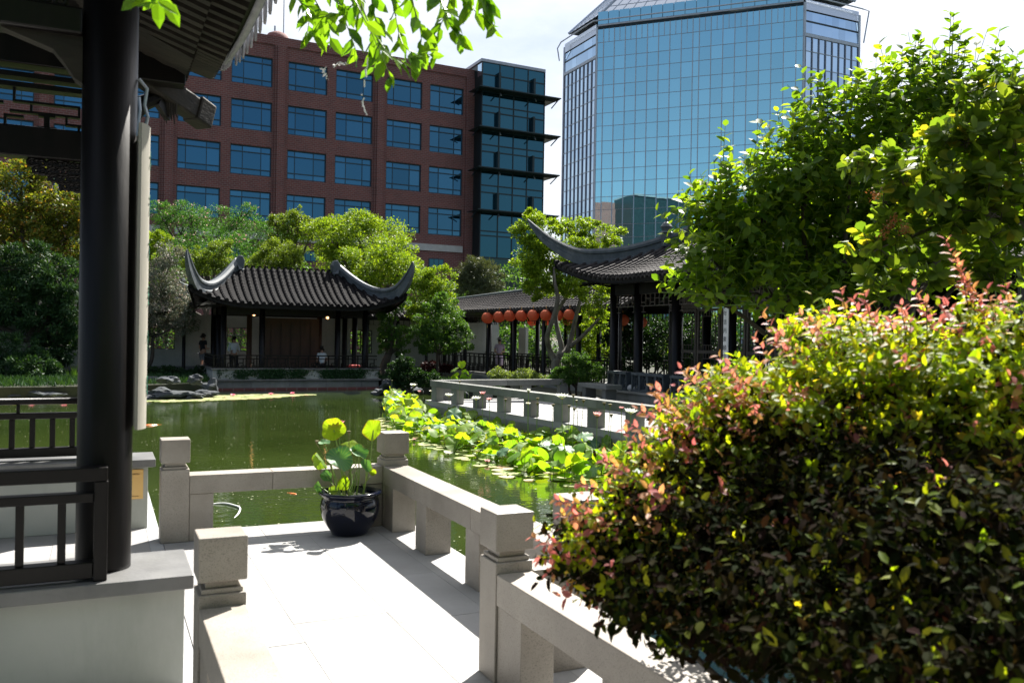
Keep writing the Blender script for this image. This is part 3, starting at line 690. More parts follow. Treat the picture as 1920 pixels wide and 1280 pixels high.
# wall as piers and spandrels so the windows sit in real reveals
rows = list(zip(zb_, zt)) # bottom, top
zs = [GZ-.1]
for q in sorted(rows): zs += [q[0], q[1]]
zs.append(ztop)
b = MB()
for i in range(0, len(zs), 2): bbox(b, s_start, s_end, -.8, 0, zs[i], zs[i+1])
xs = [s_start]+[v for w_ in wins for v in w_]+[s_end]
for (z0, z1) in rows:
    for i in range(0, len(xs), 2): bbox(b, xs[i], xs[i+1], -.8, 0, z0, z1)
bbox(b, s_start, s_end, -24, -.8, GZ, ztop-.05)
b.build('wall', m_brick, bld)
b = MB(); bbox(b, s_start, s_end, .002, .10, ztop-.75, ztop+.05); b.build('parapet', m_brick, bld)
for i in range(0, len(wins), 2):     # pilasters between pairs
    s1 = wins[i][0]-.12; s0 = (wins[i-1][1]+.12) if i else s1-1.5
    b = MB(); bbox(b, s0+.25, s1-.25, .002, .35, GZ, ztop-.76); bbox(b, s0+.05, s0+.248, .001, .18, GZ, ztop-.76); bbox(b, s1-.248, s1-.05, .001, .18, GZ, ztop-.76); b.build('pilaster', m_brick, bld)
s_a = wins[-1][1]; b = MB(); bbox(b, s_a+.25, s_end-.02, .002, .22, GZ, ztop-.76); b.build('pilaster', m_brick, bld)
for (z0, z1) in rows:
    for (s0, s1) in wins:
        b = MB(); t = .09
        w_, h = s1-s0, z1-z0
        sv = [s0+w_*(.2 if (wins.index((s0,s1)) % 2) == 0 else .3), s0+w_*.75 if (wins.index((s0,s1)) % 2) else s0+w_*.68]
        zh = [z0+h*.21, z1-h*.215]
        bbox(b, s0, s0+t, -.30, -.16, z0, z1); bbox(b, s1-t, s1, -.30, -.16, z0, z1); bbox(b, s0+t, s1-t, -.30, -.161, z1-t, z1); bbox(b, s0+t, s1-t, -.30, -.161, z0, z0+t)
        for z in zh: bbox(b, s0+t, s1-t, -.29, -.17, z-.05, z+.05)
        for s_ in sv: bbox(b, s_-.03, s_+.03, -.285, -.175, z0+t, z1-t)
        wf = b.build('window', m_frame, bld)
        ss = [s0+t]+sv+[s1-t]; zz = [z0+t]+zh+[z1-t]
        for a in range(3):
            for c in range(3):
                b = MB(); tl = random.uniform(-.016, .016)
                p = [bp(ss[a], -.23, zz[c]), bp(ss[a+1], -.23+tl, zz[c]), bp(ss[a+1], -.23+tl, zz[c+1]), bp(ss[a], -.23, zz[c+1])]
                b.add(p, [(0,1,2,3)]); b.build('pane', m_glass_b, wf)
# stone band, small ground-floor windows, roof bits
za = bray(868, 462)[1]; zc_ = bray(868, 474)[1]
for i in range(0, len(wins), 2):
    b = MB(); bbox(b, wins[i][0]-.1, wins[i+1][1]+.1, .003, .12, zc_, za); b.build('stone_band', m_concrete, bld)
    z1 = bray(838, 486)[1]; z0 = bray(838, 505)[1]
    for s0 in (wins[i][0]+1.2, wins[i+1][0]+.1):
        b = MB(); bbox(b, s0, s0+1.6, .002, .05, z0, z1); wf = b.build('window', m_frame, bld)
        for k in range(3):
            b = MB(); bbox(b, s0+.1+k*.49, s0+.1+k*.49+.42, .051, .06, z0+.1, z1-.1); b.build('pane', m_glass_box, wf)
b = MB(); sd, _ = bray(527, 60); cc = bp(sd, -1.5, ztop+.0)
b.lathe(cc, [(1.15,0),(1.1,.35),(.85,.72),(.4,.95),(0,1.0)], 20); b.build('roof_dome', m_brick, bld, smooth=True)
b = MB(); sd, _ = bray(543, 60); cc = bp(sd, -2.5, ztop-.3); b.tube([cc, cc+np.array([0,0,5.2])], .05, 6); b.tube([bp(sd-1.0,-1.5,ztop+.9), bp(sd-1.0,-1.5,ztop+1.5)], .08, 6); b.build('mast', m_steel, bld)
# glass bay
OF = 1.9
sb0 = bray(902.7, 250, OF)[0]; sb1 = bray(1019.7, 250, OF)[0]
def bz(px, py): return bray(px, py, OF)[1]
ztb = bz(902.7, 109.5); zbb = bz(902.7, 482)
svs = [bray(x, 250, OF)[0] for x in (902.7, 935.5, 962.3, 988.6, 1019.7)]
b = MB(); bbox(b, sb0+.1, sb1-.1, -10, OF-.12, GZ, ztb-.3); bbox(b, s_end-.02, sb0+.1, -10, .9, GZ, ztb-1.2); b.build('bay_core', m_black, bld)
b = MB(); bbox(b, sb0-.15, sb1+.05, -10, OF+.08, ztb-.28, ztb); b.build('roof_cap', m_steel, bld)
b = MB(); bbox(b, sb0+.02, sb1-.02, OF-.11, OF+.03, zbb-1.1, zbb); b.build('bay_sill', m_teal, bld)
can_l = [170, 243.5, 318.5, 397]      # canopy heights measured at the left corner
czs = [bz(903, y) for y in can_l]
tops = [ztb-.3]+czs[:]; 
hl = []
for i, zc0 in enumerate(tops):
    nz = (czs[i] if i < 4 else zbb)
    hseq = [zc0, zc0-(zc0-nz)*(.42 if i in (0,4) else .36)]
    if 0 < i < 4: hseq.append(zc0-(zc0-nz)*.53)
    if i == 4: hseq.append(zc0-(zc0-nz)*.52)
    hl += hseq
hl.append(zbb)
for i in range(len(hl)-1):
    for k in range(4):
        a = random.uniform(-.008, .008)
        b = MB(); p = [bp(svs[k]+.06, OF, hl[i+1]+.05), bp(svs[k+1]-.04, OF+a, hl[i+1]+.05), bp(svs[k+1]-.04, OF+a, hl[i]-.05), bp(svs[k]+.06, OF, hl[i]-.05)]
        b.add(p, [(0,1,2,3)]); b.build('pane', m_glass_box, bld)
b = MB()
for s_ in svs: bbox(b, s_-.05, s_+.05, OF-.1, OF+.06, zbb, ztb-.281)
for z in hl: bbox(b, sb0, sb1, OF-.1, OF+.055, z-.06, z+.06)
bbox(b, sb0-.03, sb0+.0, -1, OF+.03, zbb-1, ztb-.29)
b.build('bay_mullion', m_black, bld)
b = MB()
p = [bp(sb0-.04, .9, ztb-1.6), bp(sb0-.04, OF-.05, ztb-1.6), bp(sb0-.04, OF-.05, ztb-.4), bp(sb0-.04, .9, ztb-.4)]; b.add(p, [(0,1,2,3)]); b.build('pane', m_glass_ts, bld)
for zc0 in czs:      # sunshade canopies with brackets and light boxes
    b = MB(); bbox(b, sb0-.9, sb1+1.15, OF+.12, OF+1.35, zc0-.02, zc0+.03)
    bbox(b, sb0-.9, sb1+1.15, OF+1.36, OF+1.44, zc0-.03, zc0+.07)
    bbox(b, sb1+.05, sb1+1.15, OF-2.2, OF+.11, zc0-.019, zc0+.039); bbox(b, sb0-.9, sb0-.05, OF-1.2, OF+.11, zc0-.019, zc0+.039)
    b.build('sunshade', m_black, bld)
    for k in range(5):
        b = MB(); bbox(b, sb0-.9, sb1+1.15, OF+.22+.23*k, OF+.25+.23*k, zc0-.08, zc0-.021); b.build('louver', m_black, bld)
    for s_ in (sb0-.8, sb1+1.0): b = MB(); b.bar(bp(s_, OF+1.3, zc0), bp(s_, OF-.3, zc0-.6), .08, .08, up=tuple(bdir)); b.build('shade_bracket', m_black, bld)
    for s_ in (sb0+1.7, sb1-1.4):
        b = MB(); bbox(b, s_-.11, s_+.11, OF+.04, OF+.5, zc0+.05, zc0+1.9); b.build('fin', m_black, bld)
        b = MB(); b.bar(bp(s_, OF+.6, zc0-.15), bp(s_-.2, OF+1.2, zc0-.55), .12, .06); b.build('lamp_arm', m_steel, bld)

# ================================================================ GLASS TOWER
tL = np.array([66.0, 112.0, 0]); tR = np.array([86.0, 90.9, 0]); tw = np.linalg.norm(tR-tL)
tu = (tR-tL)/tw; tn = np.array([tu[1], -tu[0], 0]); tn = tn if np.dot(tn, -tL) > 0 else -tn
tLL = tL + np.array([0, 10.5, 0]); tRR = tR + np.array([10.5, 0, 0])
twr = thing('glass_tower', (80, 106, GZ), 'tall octagonal glass tower mirroring the blue sky, capped by a pyramid roof', 'building')
H_T = EYE + .3605*math.hypot(66, 112)+.3
b = MB()
core = [tL, tR, tRR, tRR+np.array([0, 26, 0]), tLL+np.array([26, 0, 0]), tLL]
cen = sum(core)/6
b.prism([np.array([*(cen+(p-cen)*.992)[:2], GZ]) for p in core], (0, 0, H_T-GZ-.6)); b.build('core', m_black, twr)
cw = tw/17.65; st = .55*cw
cols_ = []; s_ = 0
cols_.append((0, st)); s_ = st
for k in range(8): cols_.append((s_, s_+cw)); s_ += cw
cols_.append((s_, s_+st)); s_ += st
for k in range(8): cols_.append((s_, s_+cw)); s_ += cw
cols_.append((s_, tw))
rows_t = []; z = H_T-.9; alt = 0
rows_t.append((z-2.0, z)); z -= 2.0
while z > 3: h = 2.22 if alt == 0 else 1.92; rows_t.append((z-h, z)); z -= h; alt = 1-alt
def tp(base, u, n, s, o_, z): return base+u*s+n*o_+np.array([0,0,z])
count = 0; stuff = MB()
pane_meshes = {}
def face_panes(base, u, n, cols, rows, mat, gap, maxn, rowskip=0):
    global stuff
    made = 0; extra = MB()
    for ri, (z0, z1) in enumerate(rows):
        for (a, c) in cols:
            tx, tz = random.gauss(0, .004), random.gauss(0, .004)
            p = [tp(base,u,n,a+gap,0,z0+gap), tp(base,u,n,c-gap,tx,z0+gap), tp(base,u,n,c-gap,tx+tz,z1-gap), tp(base,u,n,a+gap,tz,z1-gap)]
            if made < maxn: b = MB(); b.add(p, [(0,1,2,3)]); b.build('pane', mat, twr); made += 1
            else: extra.add(p, [(0,1,2,3)])
    if extra.v: tag(extra.build('lower_panes', mat, twr), kind='stuff')
face_panes(tL, tu, tn, cols_, rows_t, m_glass_t, .03, 304)
b = MB()
for i, (a, c) in enumerate(cols_[1:]+[(tw, tw)]):
    pc = tp(tL,tu,tn,a,.0,0); b.obox(pc+np.array([0,0,(H_T+GZ)/2-.3]), tu*.055, tn*.10, (0,0,(H_T-GZ)/2-.6))
for (a, c) in cols_[1:-1]:
    if c-a > 1.2: pc = tp(tL,tu,tn,(a+c)/2,.0,rows_t[0][0]+1.0); b.obox(pc, tu*.04, tn*.08, (0,0,1.0))
b.build('mullion', m_mull, twr)
b = MB()
for (z0, z1) in rows_t: b.obox(tp(tL,tu,tn,tw/2,0,z0), tu*tw/2, tn*.04, (0,0,.03))
b.build('transom', m_steel, twr)
# side faces with deep fins
for base, u in ((tLL, (tL-tLL)/10.5), (tR, (tRR-tR)/10.5)):
    n = np.array([u[1], -u[0], 0]); n = n if np.dot(n, -base) > 0 else -n
    cs = [(.35+i*(9.8/8), .35+(i+1)*(9.8/8)) for i in range(8)]
    rws = [(z0-.0, z1) for z0, z1 in rows_t[2:]]
    rws2 = [(H_T-2.9, H_T-1.6), (H_T-4.6, H_T-3.05)]
    ex = MB()
    for (z0, z1) in rws+rws2:
        for (a, c) in cs:
            tx = random.gauss(0,.004); ex.add([tp(base,u,n,a,0,z0+.04), tp(base,u,n,c,tx,z0+.04), tp(base,u,n,c,tx,z1-.04), tp(base,u,n,a,0,z1-.04)], [(0,1,2,3)])
    tag(ex.build('side_panes', m_glass_ts, twr), kind='stuff')
    b = MB()
    for (a, c) in cs+[(10.15,0)]: b.obox(tp(base,u,n,a,.05,(rows_t[2][1]+GZ)/2), u*.07, n*.09, (0,0,(rows_t[2][1]-GZ)/2))
    b.build('fin', m_mull_d, twr)
    b = MB()
    for (z0, z1) in rws: b.obox(tp(base,u,n,5.25,.02,z0), u*5.0, n*.05, (0,0,.05))
    b.obox(tp(base,u,n,5.25,.05,rows_t[2][1]+.25), u*5.1, n*.1, (0,0,.22))
    b.obox(tp(base,u,n,.18,.0,H_T/2), u*.18, n*.12, (0,0,H_T/2-.5)); b.obox(tp(base,u,n,10.32,.0,H_T/2), u*.18, n*.12, (0,0,H_T/2-.5))
    b.build('transom', m_mull, twr)
    b = MB(); b.obox(tp(base,u,n,5.25,.0,H_T-.75), u*4.9, n*.08, (0,0,.7)); b.build('parapet_panel', m_panel, twr)
    b = MB()
    b.obox(tp(base,u,n,5.25,.02,H_T-2.97), u*4.9, n*.05, (0,0,.10)); b.build('louver_slot', m_black, twr)
b = MB(); b.obox(tp(tL,tu,tn,tw/2,-.05,H_T-.72), tu*tw/2, tn*.05, (0,0,.13)); b.build('louver_slot', m_black, twr)
b = MB(); b.obox(tp(tL,tu,tn,tw/2,.0,H_T-.35), tu*tw/2, tn*.12, (0,0,.12)); b.build('parapet_rail', m_mull, twr)
ex = MB()
for k in range(18):
    a = tw*k/18; c = tw*(k+1)/18-.08; ex.add([tp(tL,tu,tn,a,-.05,H_T-.15), tp(tL,tu,tn,c,-.05,H_T-.15), tp(tL,tu,tn,c,-.05,H_T+1.7), tp(tL,tu,tn,a,-.05,H_T+1.7)], [(0,1,2,3)])
tag(ex.build('parapet_panes', m_glass_t, twr), kind='stuff')
# window-washing rail round the top
def off(p, n, d, z): return np.array([p[0]+n[0]*d, p[1]+n[1]*d, z])
nL = np.array([-1,0,0]); nR = np.array([0,-1,0])
zr = H_T+.1
b = MB(); path = [off(tLL,nL,.2,zr-2.6)+np.array([-.3,.6,0]), off(tLL,nL,1.2,zr-.9), off(tLL,nL,1.0,zr-.1)+np.array([0,-.8,0]), off(tL,nL*.7+tn*.5,.9,zr), off(tR,nR*.7+tn*.5,.9,zr), off(tRR,nR,1.0,zr-.1)+np.array([-.8,0,0]), off(tRR,nR,1.2,zr-.3)+np.array([.4,0,0]), off(tRR,nR,.5,zr-4.6)+np.array([.2,0,0])]
b.tube(path, .10, 8); b.build('service_rail', m_mull, twr)
# pyramid roof
apx = np.array([cen[0]-1, cen[1]-1, H_T+19])
rb = [np.array([*(cen+(p-cen)*.97)[:2], H_T+1.65]) for p in core]
b = MB()
for i in range(6): b.add([rb[i], rb[(i+1) % 6], apx], [(0,1,2)])
b.build('roof', m_panel, twr)
b = MB()
for i in range(6): b.tube([rb[i], apx], .22, 6)
for i in (5, 0, 1):
    for k in range(1, 18 if i == 0 else 8):
        f = k/(18 if i == 0 else 8); p = rb[i]*(1-f)+rb[(i+1) % 6]*f; b.tube([p, p*.35+apx*.65 if i == 0 else p*.5+apx*.5], .06, 4)
for f in (.06, .14, .24):
    for i in (5, 0, 1): b.tube([rb[i]*(1-f)+apx*f, rb[(i+1) % 6]*(1-f)+apx*f], .06, 4)
b.build('roof_seam', m_mull, twr)

# ================================================================ CHINESE ROOFS
def make_roof(parent, cx, cy, hx, hy, rdx, rdy, ze, zr, tip, flare, mtile, mridge, sp=.24, rad=.062, lipmat=None, ridge_h=.34, sides=(0,1,2,3)):
    """hipped roof: eave half size hx,hy ; ridge half length rdx or rdy ; returns height function"""
    def zf(s, u):      # s 0 eave..1 ridge, u 0 centre..1 hip
        return ze + (zr-ze)*(.5*s+.5*s*s) + tip*max(0, (u-.45)/.55)**2.6*(1-s)**4
    dirs = [((0,-1),(1,0),hx,hy-rdy,rdx,hy), ((-1,0),(0,1),hy,hx-rdx,rdy,hx), ((0,1),(1,0),hx,hy-rdy,rdx,hy), ((1,0),(0,1),hy,hx-rdx,rdy,hx)]
    def P(side, t, s):
        (nx, ny), (tx, ty), Lh, D, Lt, off_ = dirs[side]
        Lc = Lh+(Lt-Lh)*s; u = min(1, abs(t)/max(Lc, 1e-6))
        out_ = flare*max(0, (u-.45)/.55)**2*(1-s)
        tt = t + math.copysign(flare*max(0,(u-.5)/.5)**2*(1-s), t)
        d = off_ - D*s + out_
        return np.array([cx+nx*d+tx*tt, cy+ny*d+ty*tt, zf(s, u)])
    for side in sides:
        (nx, ny), (tx, ty), Lh, D, Lt, off_ = dirs[side]
        # pan sheet + soffit
        for dz, nm, mt in ((0, 'roof_pan', mtile), (-.17, 'soffit', m_wood)):
            pts = []
            for i in range(31):
                u = -1+2*i/30
                for j in range(7):
                    s = j/6; p = P(side, u*(Lh+(Lt-Lh)*s), s); pts.append(p+np.array([0,0,dz-(.0 if dz == 0 else .1*s)]))
            b = MB(); b.grid(pts, 31, 7); b.build(nm, mt, parent, smooth=True)
        # fascia
        b = MB(); pts = []
        for i in range(31):
            p = P(side, (-1+2*i/30)*Lh, 0)+np.array([nx,ny,0])*-.06; pts += [p+np.array([0,0,-.03]), p+np.array([0,0,-.19])]
        b.grid(pts, 31, 2); b.build('fascia', m_wood, parent, solid=.04)
        n_ = int(2*Lh/sp)
        for i in range(n_+1):
            t0 = -Lh+.06+(2*Lh-.12)*i/n_
            smax = 1.0 if abs(t0) <= Lt else max(0, (Lh-abs(t0))/(Lh-Lt))
            if smax < .03: smax = .03
            L_ = D*smax; ns = max(2, int(L_/.22)); b = MB(); pts = []; rr = []
            for k in range(ns+1):
                s = smax*k/ns
                p = P(side, t0, s)+np.array([0,0,.02])
                pts.append(p); rr.append(rad*1.08)
                if k < ns:
                    s2 = smax*(k+.88)/ns; pts.append(P(side, t0, s2)+np.array([0,0,.02])); rr.append(rad*.86)
            if smax >= .999:      # roll over the crest
                p = pts[-1]; pts.append(p+np.array([-nx,-ny,0])*.07+np.array([0,0,.03])); rr.append(rad)
            b.tube(pts, rr, 8); 
            p = P(side, t0, 0); a = np.array([tx,ty,0])
            vs = [p+np.array([nx,ny,0])*.012+a*(rad*1.15*math.cos(q))+np.array([0,0,.02+rad*1.15*math.sin(q)]) for q in np.linspace(0,6.283,11)[:-1]]
            b.prism(vs, np.array([nx,ny,0])*.015)
            # drip tile between the rows
            if i < n_:
                q = P(side, t0+sp/2, 0); b.prism([q+a*x_+np.array([nx,ny,0])*.01+np.array([0,0,z_]) for x_, z_ in ((-sp*.32,.0),(sp*.32,.0),(sp*.26,-.05),(0,-.10),(-sp*.26,-.05))], np.array([nx,ny,0])*.014)
            b.build('tile_row', mtile, parent, smooth=False)
    return P, dirs
def hip_ridge(parent, pts, h, w_, mat, name='hip_ridge'):
    """swept ridge: deep band with a rounded cap and a groove, following pts (top line)"""
    prof = [(-.5,-1),(-.5,-.62),(-.36,-.58),(-.36,-.30),(-.55,-.26),(-.55,-.14),(-.3,0),(.3,0),(.55,-.14),(.55,-.26),(.36,-.30),(.36,-.58),(.5,-.62),(.5,-1)]
    n = len(pts); V = []; 
    for i, p in enumerate(pts):
        p = np.asarray(p, float); d = np.asarray(pts[min(i+1,n-1)], float)-np.asarray(pts[max(i-1,0)], float); dh = np.array([d[0],d[1],0]); dh /= max(np.linalg.norm(dh),1e-9)
        sd = np.array([dh[1],-dh[0],0]); hh = h[i] if hasattr(h,'__len__') else h; ww = w_[i] if hasattr(w_,'__len__') else w_
        dn = d/np.linalg.norm(d); upv = np.cross(sd, dn); upv = upv if upv[2] > 0 else -upv
        for a, c in prof: V.append(p+sd*a*ww+upv*c*hh)
    m = len(prof); fs = [(i*m+k, i*m+(k+1) % m, (i+1)*m+(k+1) % m, (i+1)*m+k) for i in range(n-1) for k in range(m)]
    fs += [tuple(range(m))[::-1], tuple((n-1)*m+k for k in range(m))]
    b = MB(); b.add(V, fs); return b.build(name, mat, parent)
def smooth_path(pts, n=24):
    pts = [np.asarray(p, float) for p in pts]; o = []
    P_ = [2*pts[0]-pts[1]]+pts+[2*pts[-1]-pts[-2]]; m = len(pts)-1
    for i in range(n):
        t = i/(n-1)*m; k = min(int(t), m-1); f = t-k; p0, p1, p2, p3 = P_[k:k+4]
        o.append(.5*((2*p1)+(-p0+p2)*f+(2*p0-5*p1+4*p2-p3)*f*f+(-p0+3*p1-3*p2+p3)*f**3))
    return o

# ---------------------------------------------------------------- far pavilion (across the pond)
fp = thing('water_pavilion', (7.35, 38.6, 0), 'open dark-roofed pavilion across the pond with swept-up corners, ivy on its white base', 'pavilion')
b = MB(); b.box((3.95,36.25,-1.2),(10.75,41.6,-.2)); b.build('plinth', m_bridge, fp)
b = MB(); b.box((3.85,36.15,-.245),(10.85,41.6,-.175)); b.build('plinth_ledge', m_slate, fp, bevel=.01)
for i in range(9):
    x = 3.95+6.8*i/9; b = MB(); b.box((x+.008,36.225,-.52),(x+6.8/9-.008,36.248,-.25)); b.build('stone_block', m_bridge, fp)
b = MB(); b.box((3.9,36.2,-.60),(10.8,36.245,-.53)); b.build('brick_course', m_brick, fp)
b = MB(); b.box((3.95,36.3,-.17),(10.75,36.55,.20)); b.box((3.95,36.55,-.17),(4.2,41.6,.199)); b.box((10.5,36.55,-.17),(10.75,41.6,.199)); b.build('base_wall', m_plaster, fp)
b = MB(); b.box((3.88,36.22,.202),(10.82,36.66,.265)); b.box((3.88,36.66,.202),(4.28,41.6,.264)); b.build('coping', m_slate, fp, bevel=.01)
b = MB(); b.box((4.2,36.55,-.17),(10.5,41.6,-.12)); b.build('floor', m_slab, fp)
cols_xy = [(4.45,37.1),(5.98,37.1),(9.15,37.1),(10.35,37.1),(4.45,40.6),(5.98,40.6),(9.15,40.6),(10.35,40.6),(4.45,38.8),(10.35,38.8)]
for i, (x, y) in enumerate(cols_xy):
    smooth_col(column(x, y, .12, -.12, 2.95, m_wood if i not in (5,6) else m_wood_brown, fp))
for (x0,y0,x1,y1) in ((4.45,37.04,10.35,37.16),(4.45,40.54,10.35,40.66)):
    b = MB(); b.box((x0,y0,2.45),(x1,y1,2.75)); b.build('beam', m_wood, fp)
for x in (4.45, 10.35): b = MB(); b.box((x-.06,37.17,2.45),(x+.06,40.53,2.75)); b.build('beam', m_wood, fp)
b = MB(); b.box((3.7,36.3,2.76),(11.0,41.3,2.80)); b.build('ceiling', m_wood, fp)
# carved brown screen behind
b = MB(); b.box((6.35,40.0,-.12),(9.0,40.06,2.4)); sc = b.build('screen', m_wood_brown, fp)
for k in range(6):
    b = MB(); x = 6.40+.44*k; b.box((x,39.96,.6),(x+.38,40.0,2.2)); b.box((x+.04,39.945,.75),(x+.34,39.962,1.3)); b.box((x+.04,39.944,1.4),(x+.34,39.961,2.1)); b.build('screen_panel', m_wood_brown, sc)
# railing on the coping
def fret_rail(parent, p, q, z0, z1, mat, step=.42, th=.035, name='railing_bay'):
    p, q = np.asarray(p, float), np.asarray(q, float); d = q-p; n = np.linalg.norm(d); d /= n; m = max(1, round(n/step)); st_ = n/m
    def pt(s, z): return np.array([p[0]+d[0]*s, p[1]+d[1]*s, p[2]+d[2]*s+z])
    b = MB(); b.bar(pt(0,z1), pt(n,z1), th*1.6, th*1.4); b.bar(pt(0,z0), pt(n,z0), th*1.5, th*1.5); b.bar(pt(0,z1-.13), pt(n,z1-.13), th, th); b.build('hand_rail', mat, parent)
    for k in range(m):
        s = k*st_; b = MB(); zt_, zb2 = z1-.13, z0; zm = (zt_+zb2)/2
        b.bar(pt(s,zb2), pt(s,z1), th*1.3, th*1.3, up=tuple(d)); b.bar(pt(s+st_*.3,zb2), pt(s+st_*.3,zm), th, th, up=tuple(d)); b.bar(pt(s+st_*.3,zm), pt(s+st_*.72,zm), th, th)
        b.bar(pt(s+st_*.72,zm-.09), pt(s+st_*.72,zt_), th, th, up=tuple(d)); b.bar(pt(s+st_*.5,zm-.10), pt(s+st_,zm-.10), th*.9, th*.9)
        b.build(name, mat, parent)
fret_rail(fp, (4.0,36.4,0), (10.7,36.4,0), .29, .78, m_wood)
fret_rail(fp, (4.05,36.5,0), (4.05,40.4,0), .29, .78, m_wood)
PF, _d = make_roof(fp, 7.35, 38.85, 4.05, 2.95, 2.2, 0, 2.86, 4.50, .60, .35, m_tile, m_ridge, sp=.275, rad=.075)
for sx in (-1, 1):
    for sy in (-1, 1):
        t = [P_ for P_ in (0,)]
        c0 = np.array([7.35+sx*4.05, 38.85+sy*2.95]); c1 = np.array([7.35+sx*2.2, 38.85])
        dv = (c0-c1)
        pts = []
        for f in (1.24,1.19,1.10,.98,.84,.66,.46,.28,.12,0):
            s1 = 1-min(f, 1); z = 2.86+1.64*(.5*s1+.5*s1*s1)+.6*(1-s1)**4+.42+(max(0,(f-1.0))/.24)**1.3*(.95 if sy < 0 else .35)
            q = c1+dv*(f if sy < 0 else min(f, 1.1)+.001*f); pts.append((q[0], q[1], z))
        pts = smooth_path(pts, 34); n = len(pts)
        hs = [.06+.56*min(1, (i/ (n*.34)))**.8 for i in range(n)]; ws = [.06+.20*min(1, i/(n*.30)) for i in range(n)]
        hip_ridge(fp, pts, hs, ws, m_ridge)
        e = np.array([c1[0]+sx*.05, c1[1]+sy*.02, 4.5])
        b = MB(); b.prism([e+np.array([0,0,-.25]), e+np.array([-sx*.30,0,-.2]), e+np.array([-sx*.36,0,.30]), e+np.array([-sx*.26,0,.50]), e+np.array([-sx*.12,0,.52]), e+np.array([sx*.06,0,.18])], (0,sy*.22,0)); b.build('ridge_end', m_ridge, fp, bevel=.03)
# ivy on the white base: nobody could count the leaves (built with the plants below)

# ceiling lamps in the pavilion
for (px_, py_, lab) in ((476,589,'small lit lantern under the left half of the far pavilion roof'),(614,595,'small lit lantern under the right half of the far pavilion roof')):
    p = at(px_, py_, 37.5 if px_ < 500 else 39); t = thing('hanging_lantern', (p[0],p[1],p[2]-.12), lab, 'lantern')
    b = MB(); b.lathe((p[0],p[1],p[2]-.07), [(0,0),(.05,.01),(.06,.06),(.045,.12),(0,.13)], 12); b.build('bulb', m_lamp, t)
    b = MB()
    for k in range(6):
        a = k*math.pi/3; b.tube([(p[0]+.1*math.cos(a),p[1]+.1*math.sin(a),p[2]-.12),(p[0]+.1*math.cos(a),p[1]+.1*math.sin(a),p[2]+.12)], .009, 4)
    b.lathe((p[0],p[1],p[2]+.12), [(.12,0),(.12,.015),(0,.05)], 6); b.tube([(p[0],p[1],p[2]+.15),(p[0],p[1],2.75)], .008, 4); b.build('cage', m_wood, t)

# ---------------------------------------------------------------- white garden wall behind, with lattice windows
gw = thing('garden_wall', (9, 42.2, GZ), 'white garden wall with latticed windows behind the far pavilion, dark stone foot', 'wall')
WY = 42.0
holes = [(1.85,2.95,.92,1.86,'round'),(5.2,6.15,.85,1.95,'round'),(11.0,12.1,.78,1.95,'fret'),(12.5,13.4,.9,1.9,'fret'),(14.6,15.6,.9,1.85,'round'),(-2.2,-1.2,.9,1.85,'round')]
xs = sorted([-9.0, 19.0]+[v for h_ in holes for v in h_[:2]])
hs_ = sorted(holes)
b = MB(); cur = -9.0
for x0,x1,z0,z1,k in hs_:
    b.box((cur,WY,.16),(x0,WY+.3,2.5)); b.box((x0,WY,.16),(x1,WY+.3,z0)); b.box((x0,WY,z1),(x1,WY+.3,2.5)); cur = x1
b.box((cur,WY,.16),(19.0,WY+.3,2.5)); b.build('wall_face', m_plaster, gw)
b = MB(); b.box((-9,WY-.05,GZ),(19,WY+.35,.158)); b.build('stone_foot', m_slate, gw)
for x0,x1,z0,z1,k in hs_:
    w_ = x1-x0; h = z1-z0; b = MB()
    b.box((x0,WY+.1,z0),(x0+.03,WY+.16,z1)); b.box((x1-.03,WY+.1,z0),(x1,WY+.16,z1)); b.box((x0+.03,WY+.1,z0),(x1-.03,WY+.16,z0+.03)); b.box((x0+.03,WY+.1,z1-.03),(x1-.03,WY+.16,z1))
    if k == 'round':
        for i in range(3):
            for j in range(3):
                cx_, cz_ = x0+w_*(i+.5)/3, z0+h*(j+.5)/3; r_ = w_*.21
                b.tube([(cx_+r_*math.cos(t), WY+.13, cz_+r_*math.sin(t)) for t in np.linspace(0,6.283,13)], .017, 5)
        for i in range(5):
            x = x0+w_*i/4; b.tube([(x, WY+.13, z0+h*.1*(i % 2)), (x0+w_*((i*1.7) % 4)/4, WY+.13, z1)], .012, 5)
    else:
        for i in range(1, 6):
            x = x0+w_*i/6; b.box((x-.022,WY+.11,z0+(.12 if i % 2 else .03)),(x+.022,WY+.15,z1-(.2 if i % 2 == 0 else .03)))
        for j in range(1, 6):
            z = z0+h*j/6
            for i in range(0, 6):
                if (i+j) % 2: b.box((x0+w_*i/6,WY+.112,z-.02),(x0+w_*(i+1)/6,WY+.148,z+.02))
    b.build('window_lattice', m_black if k == 'round' else m_wood, gw)
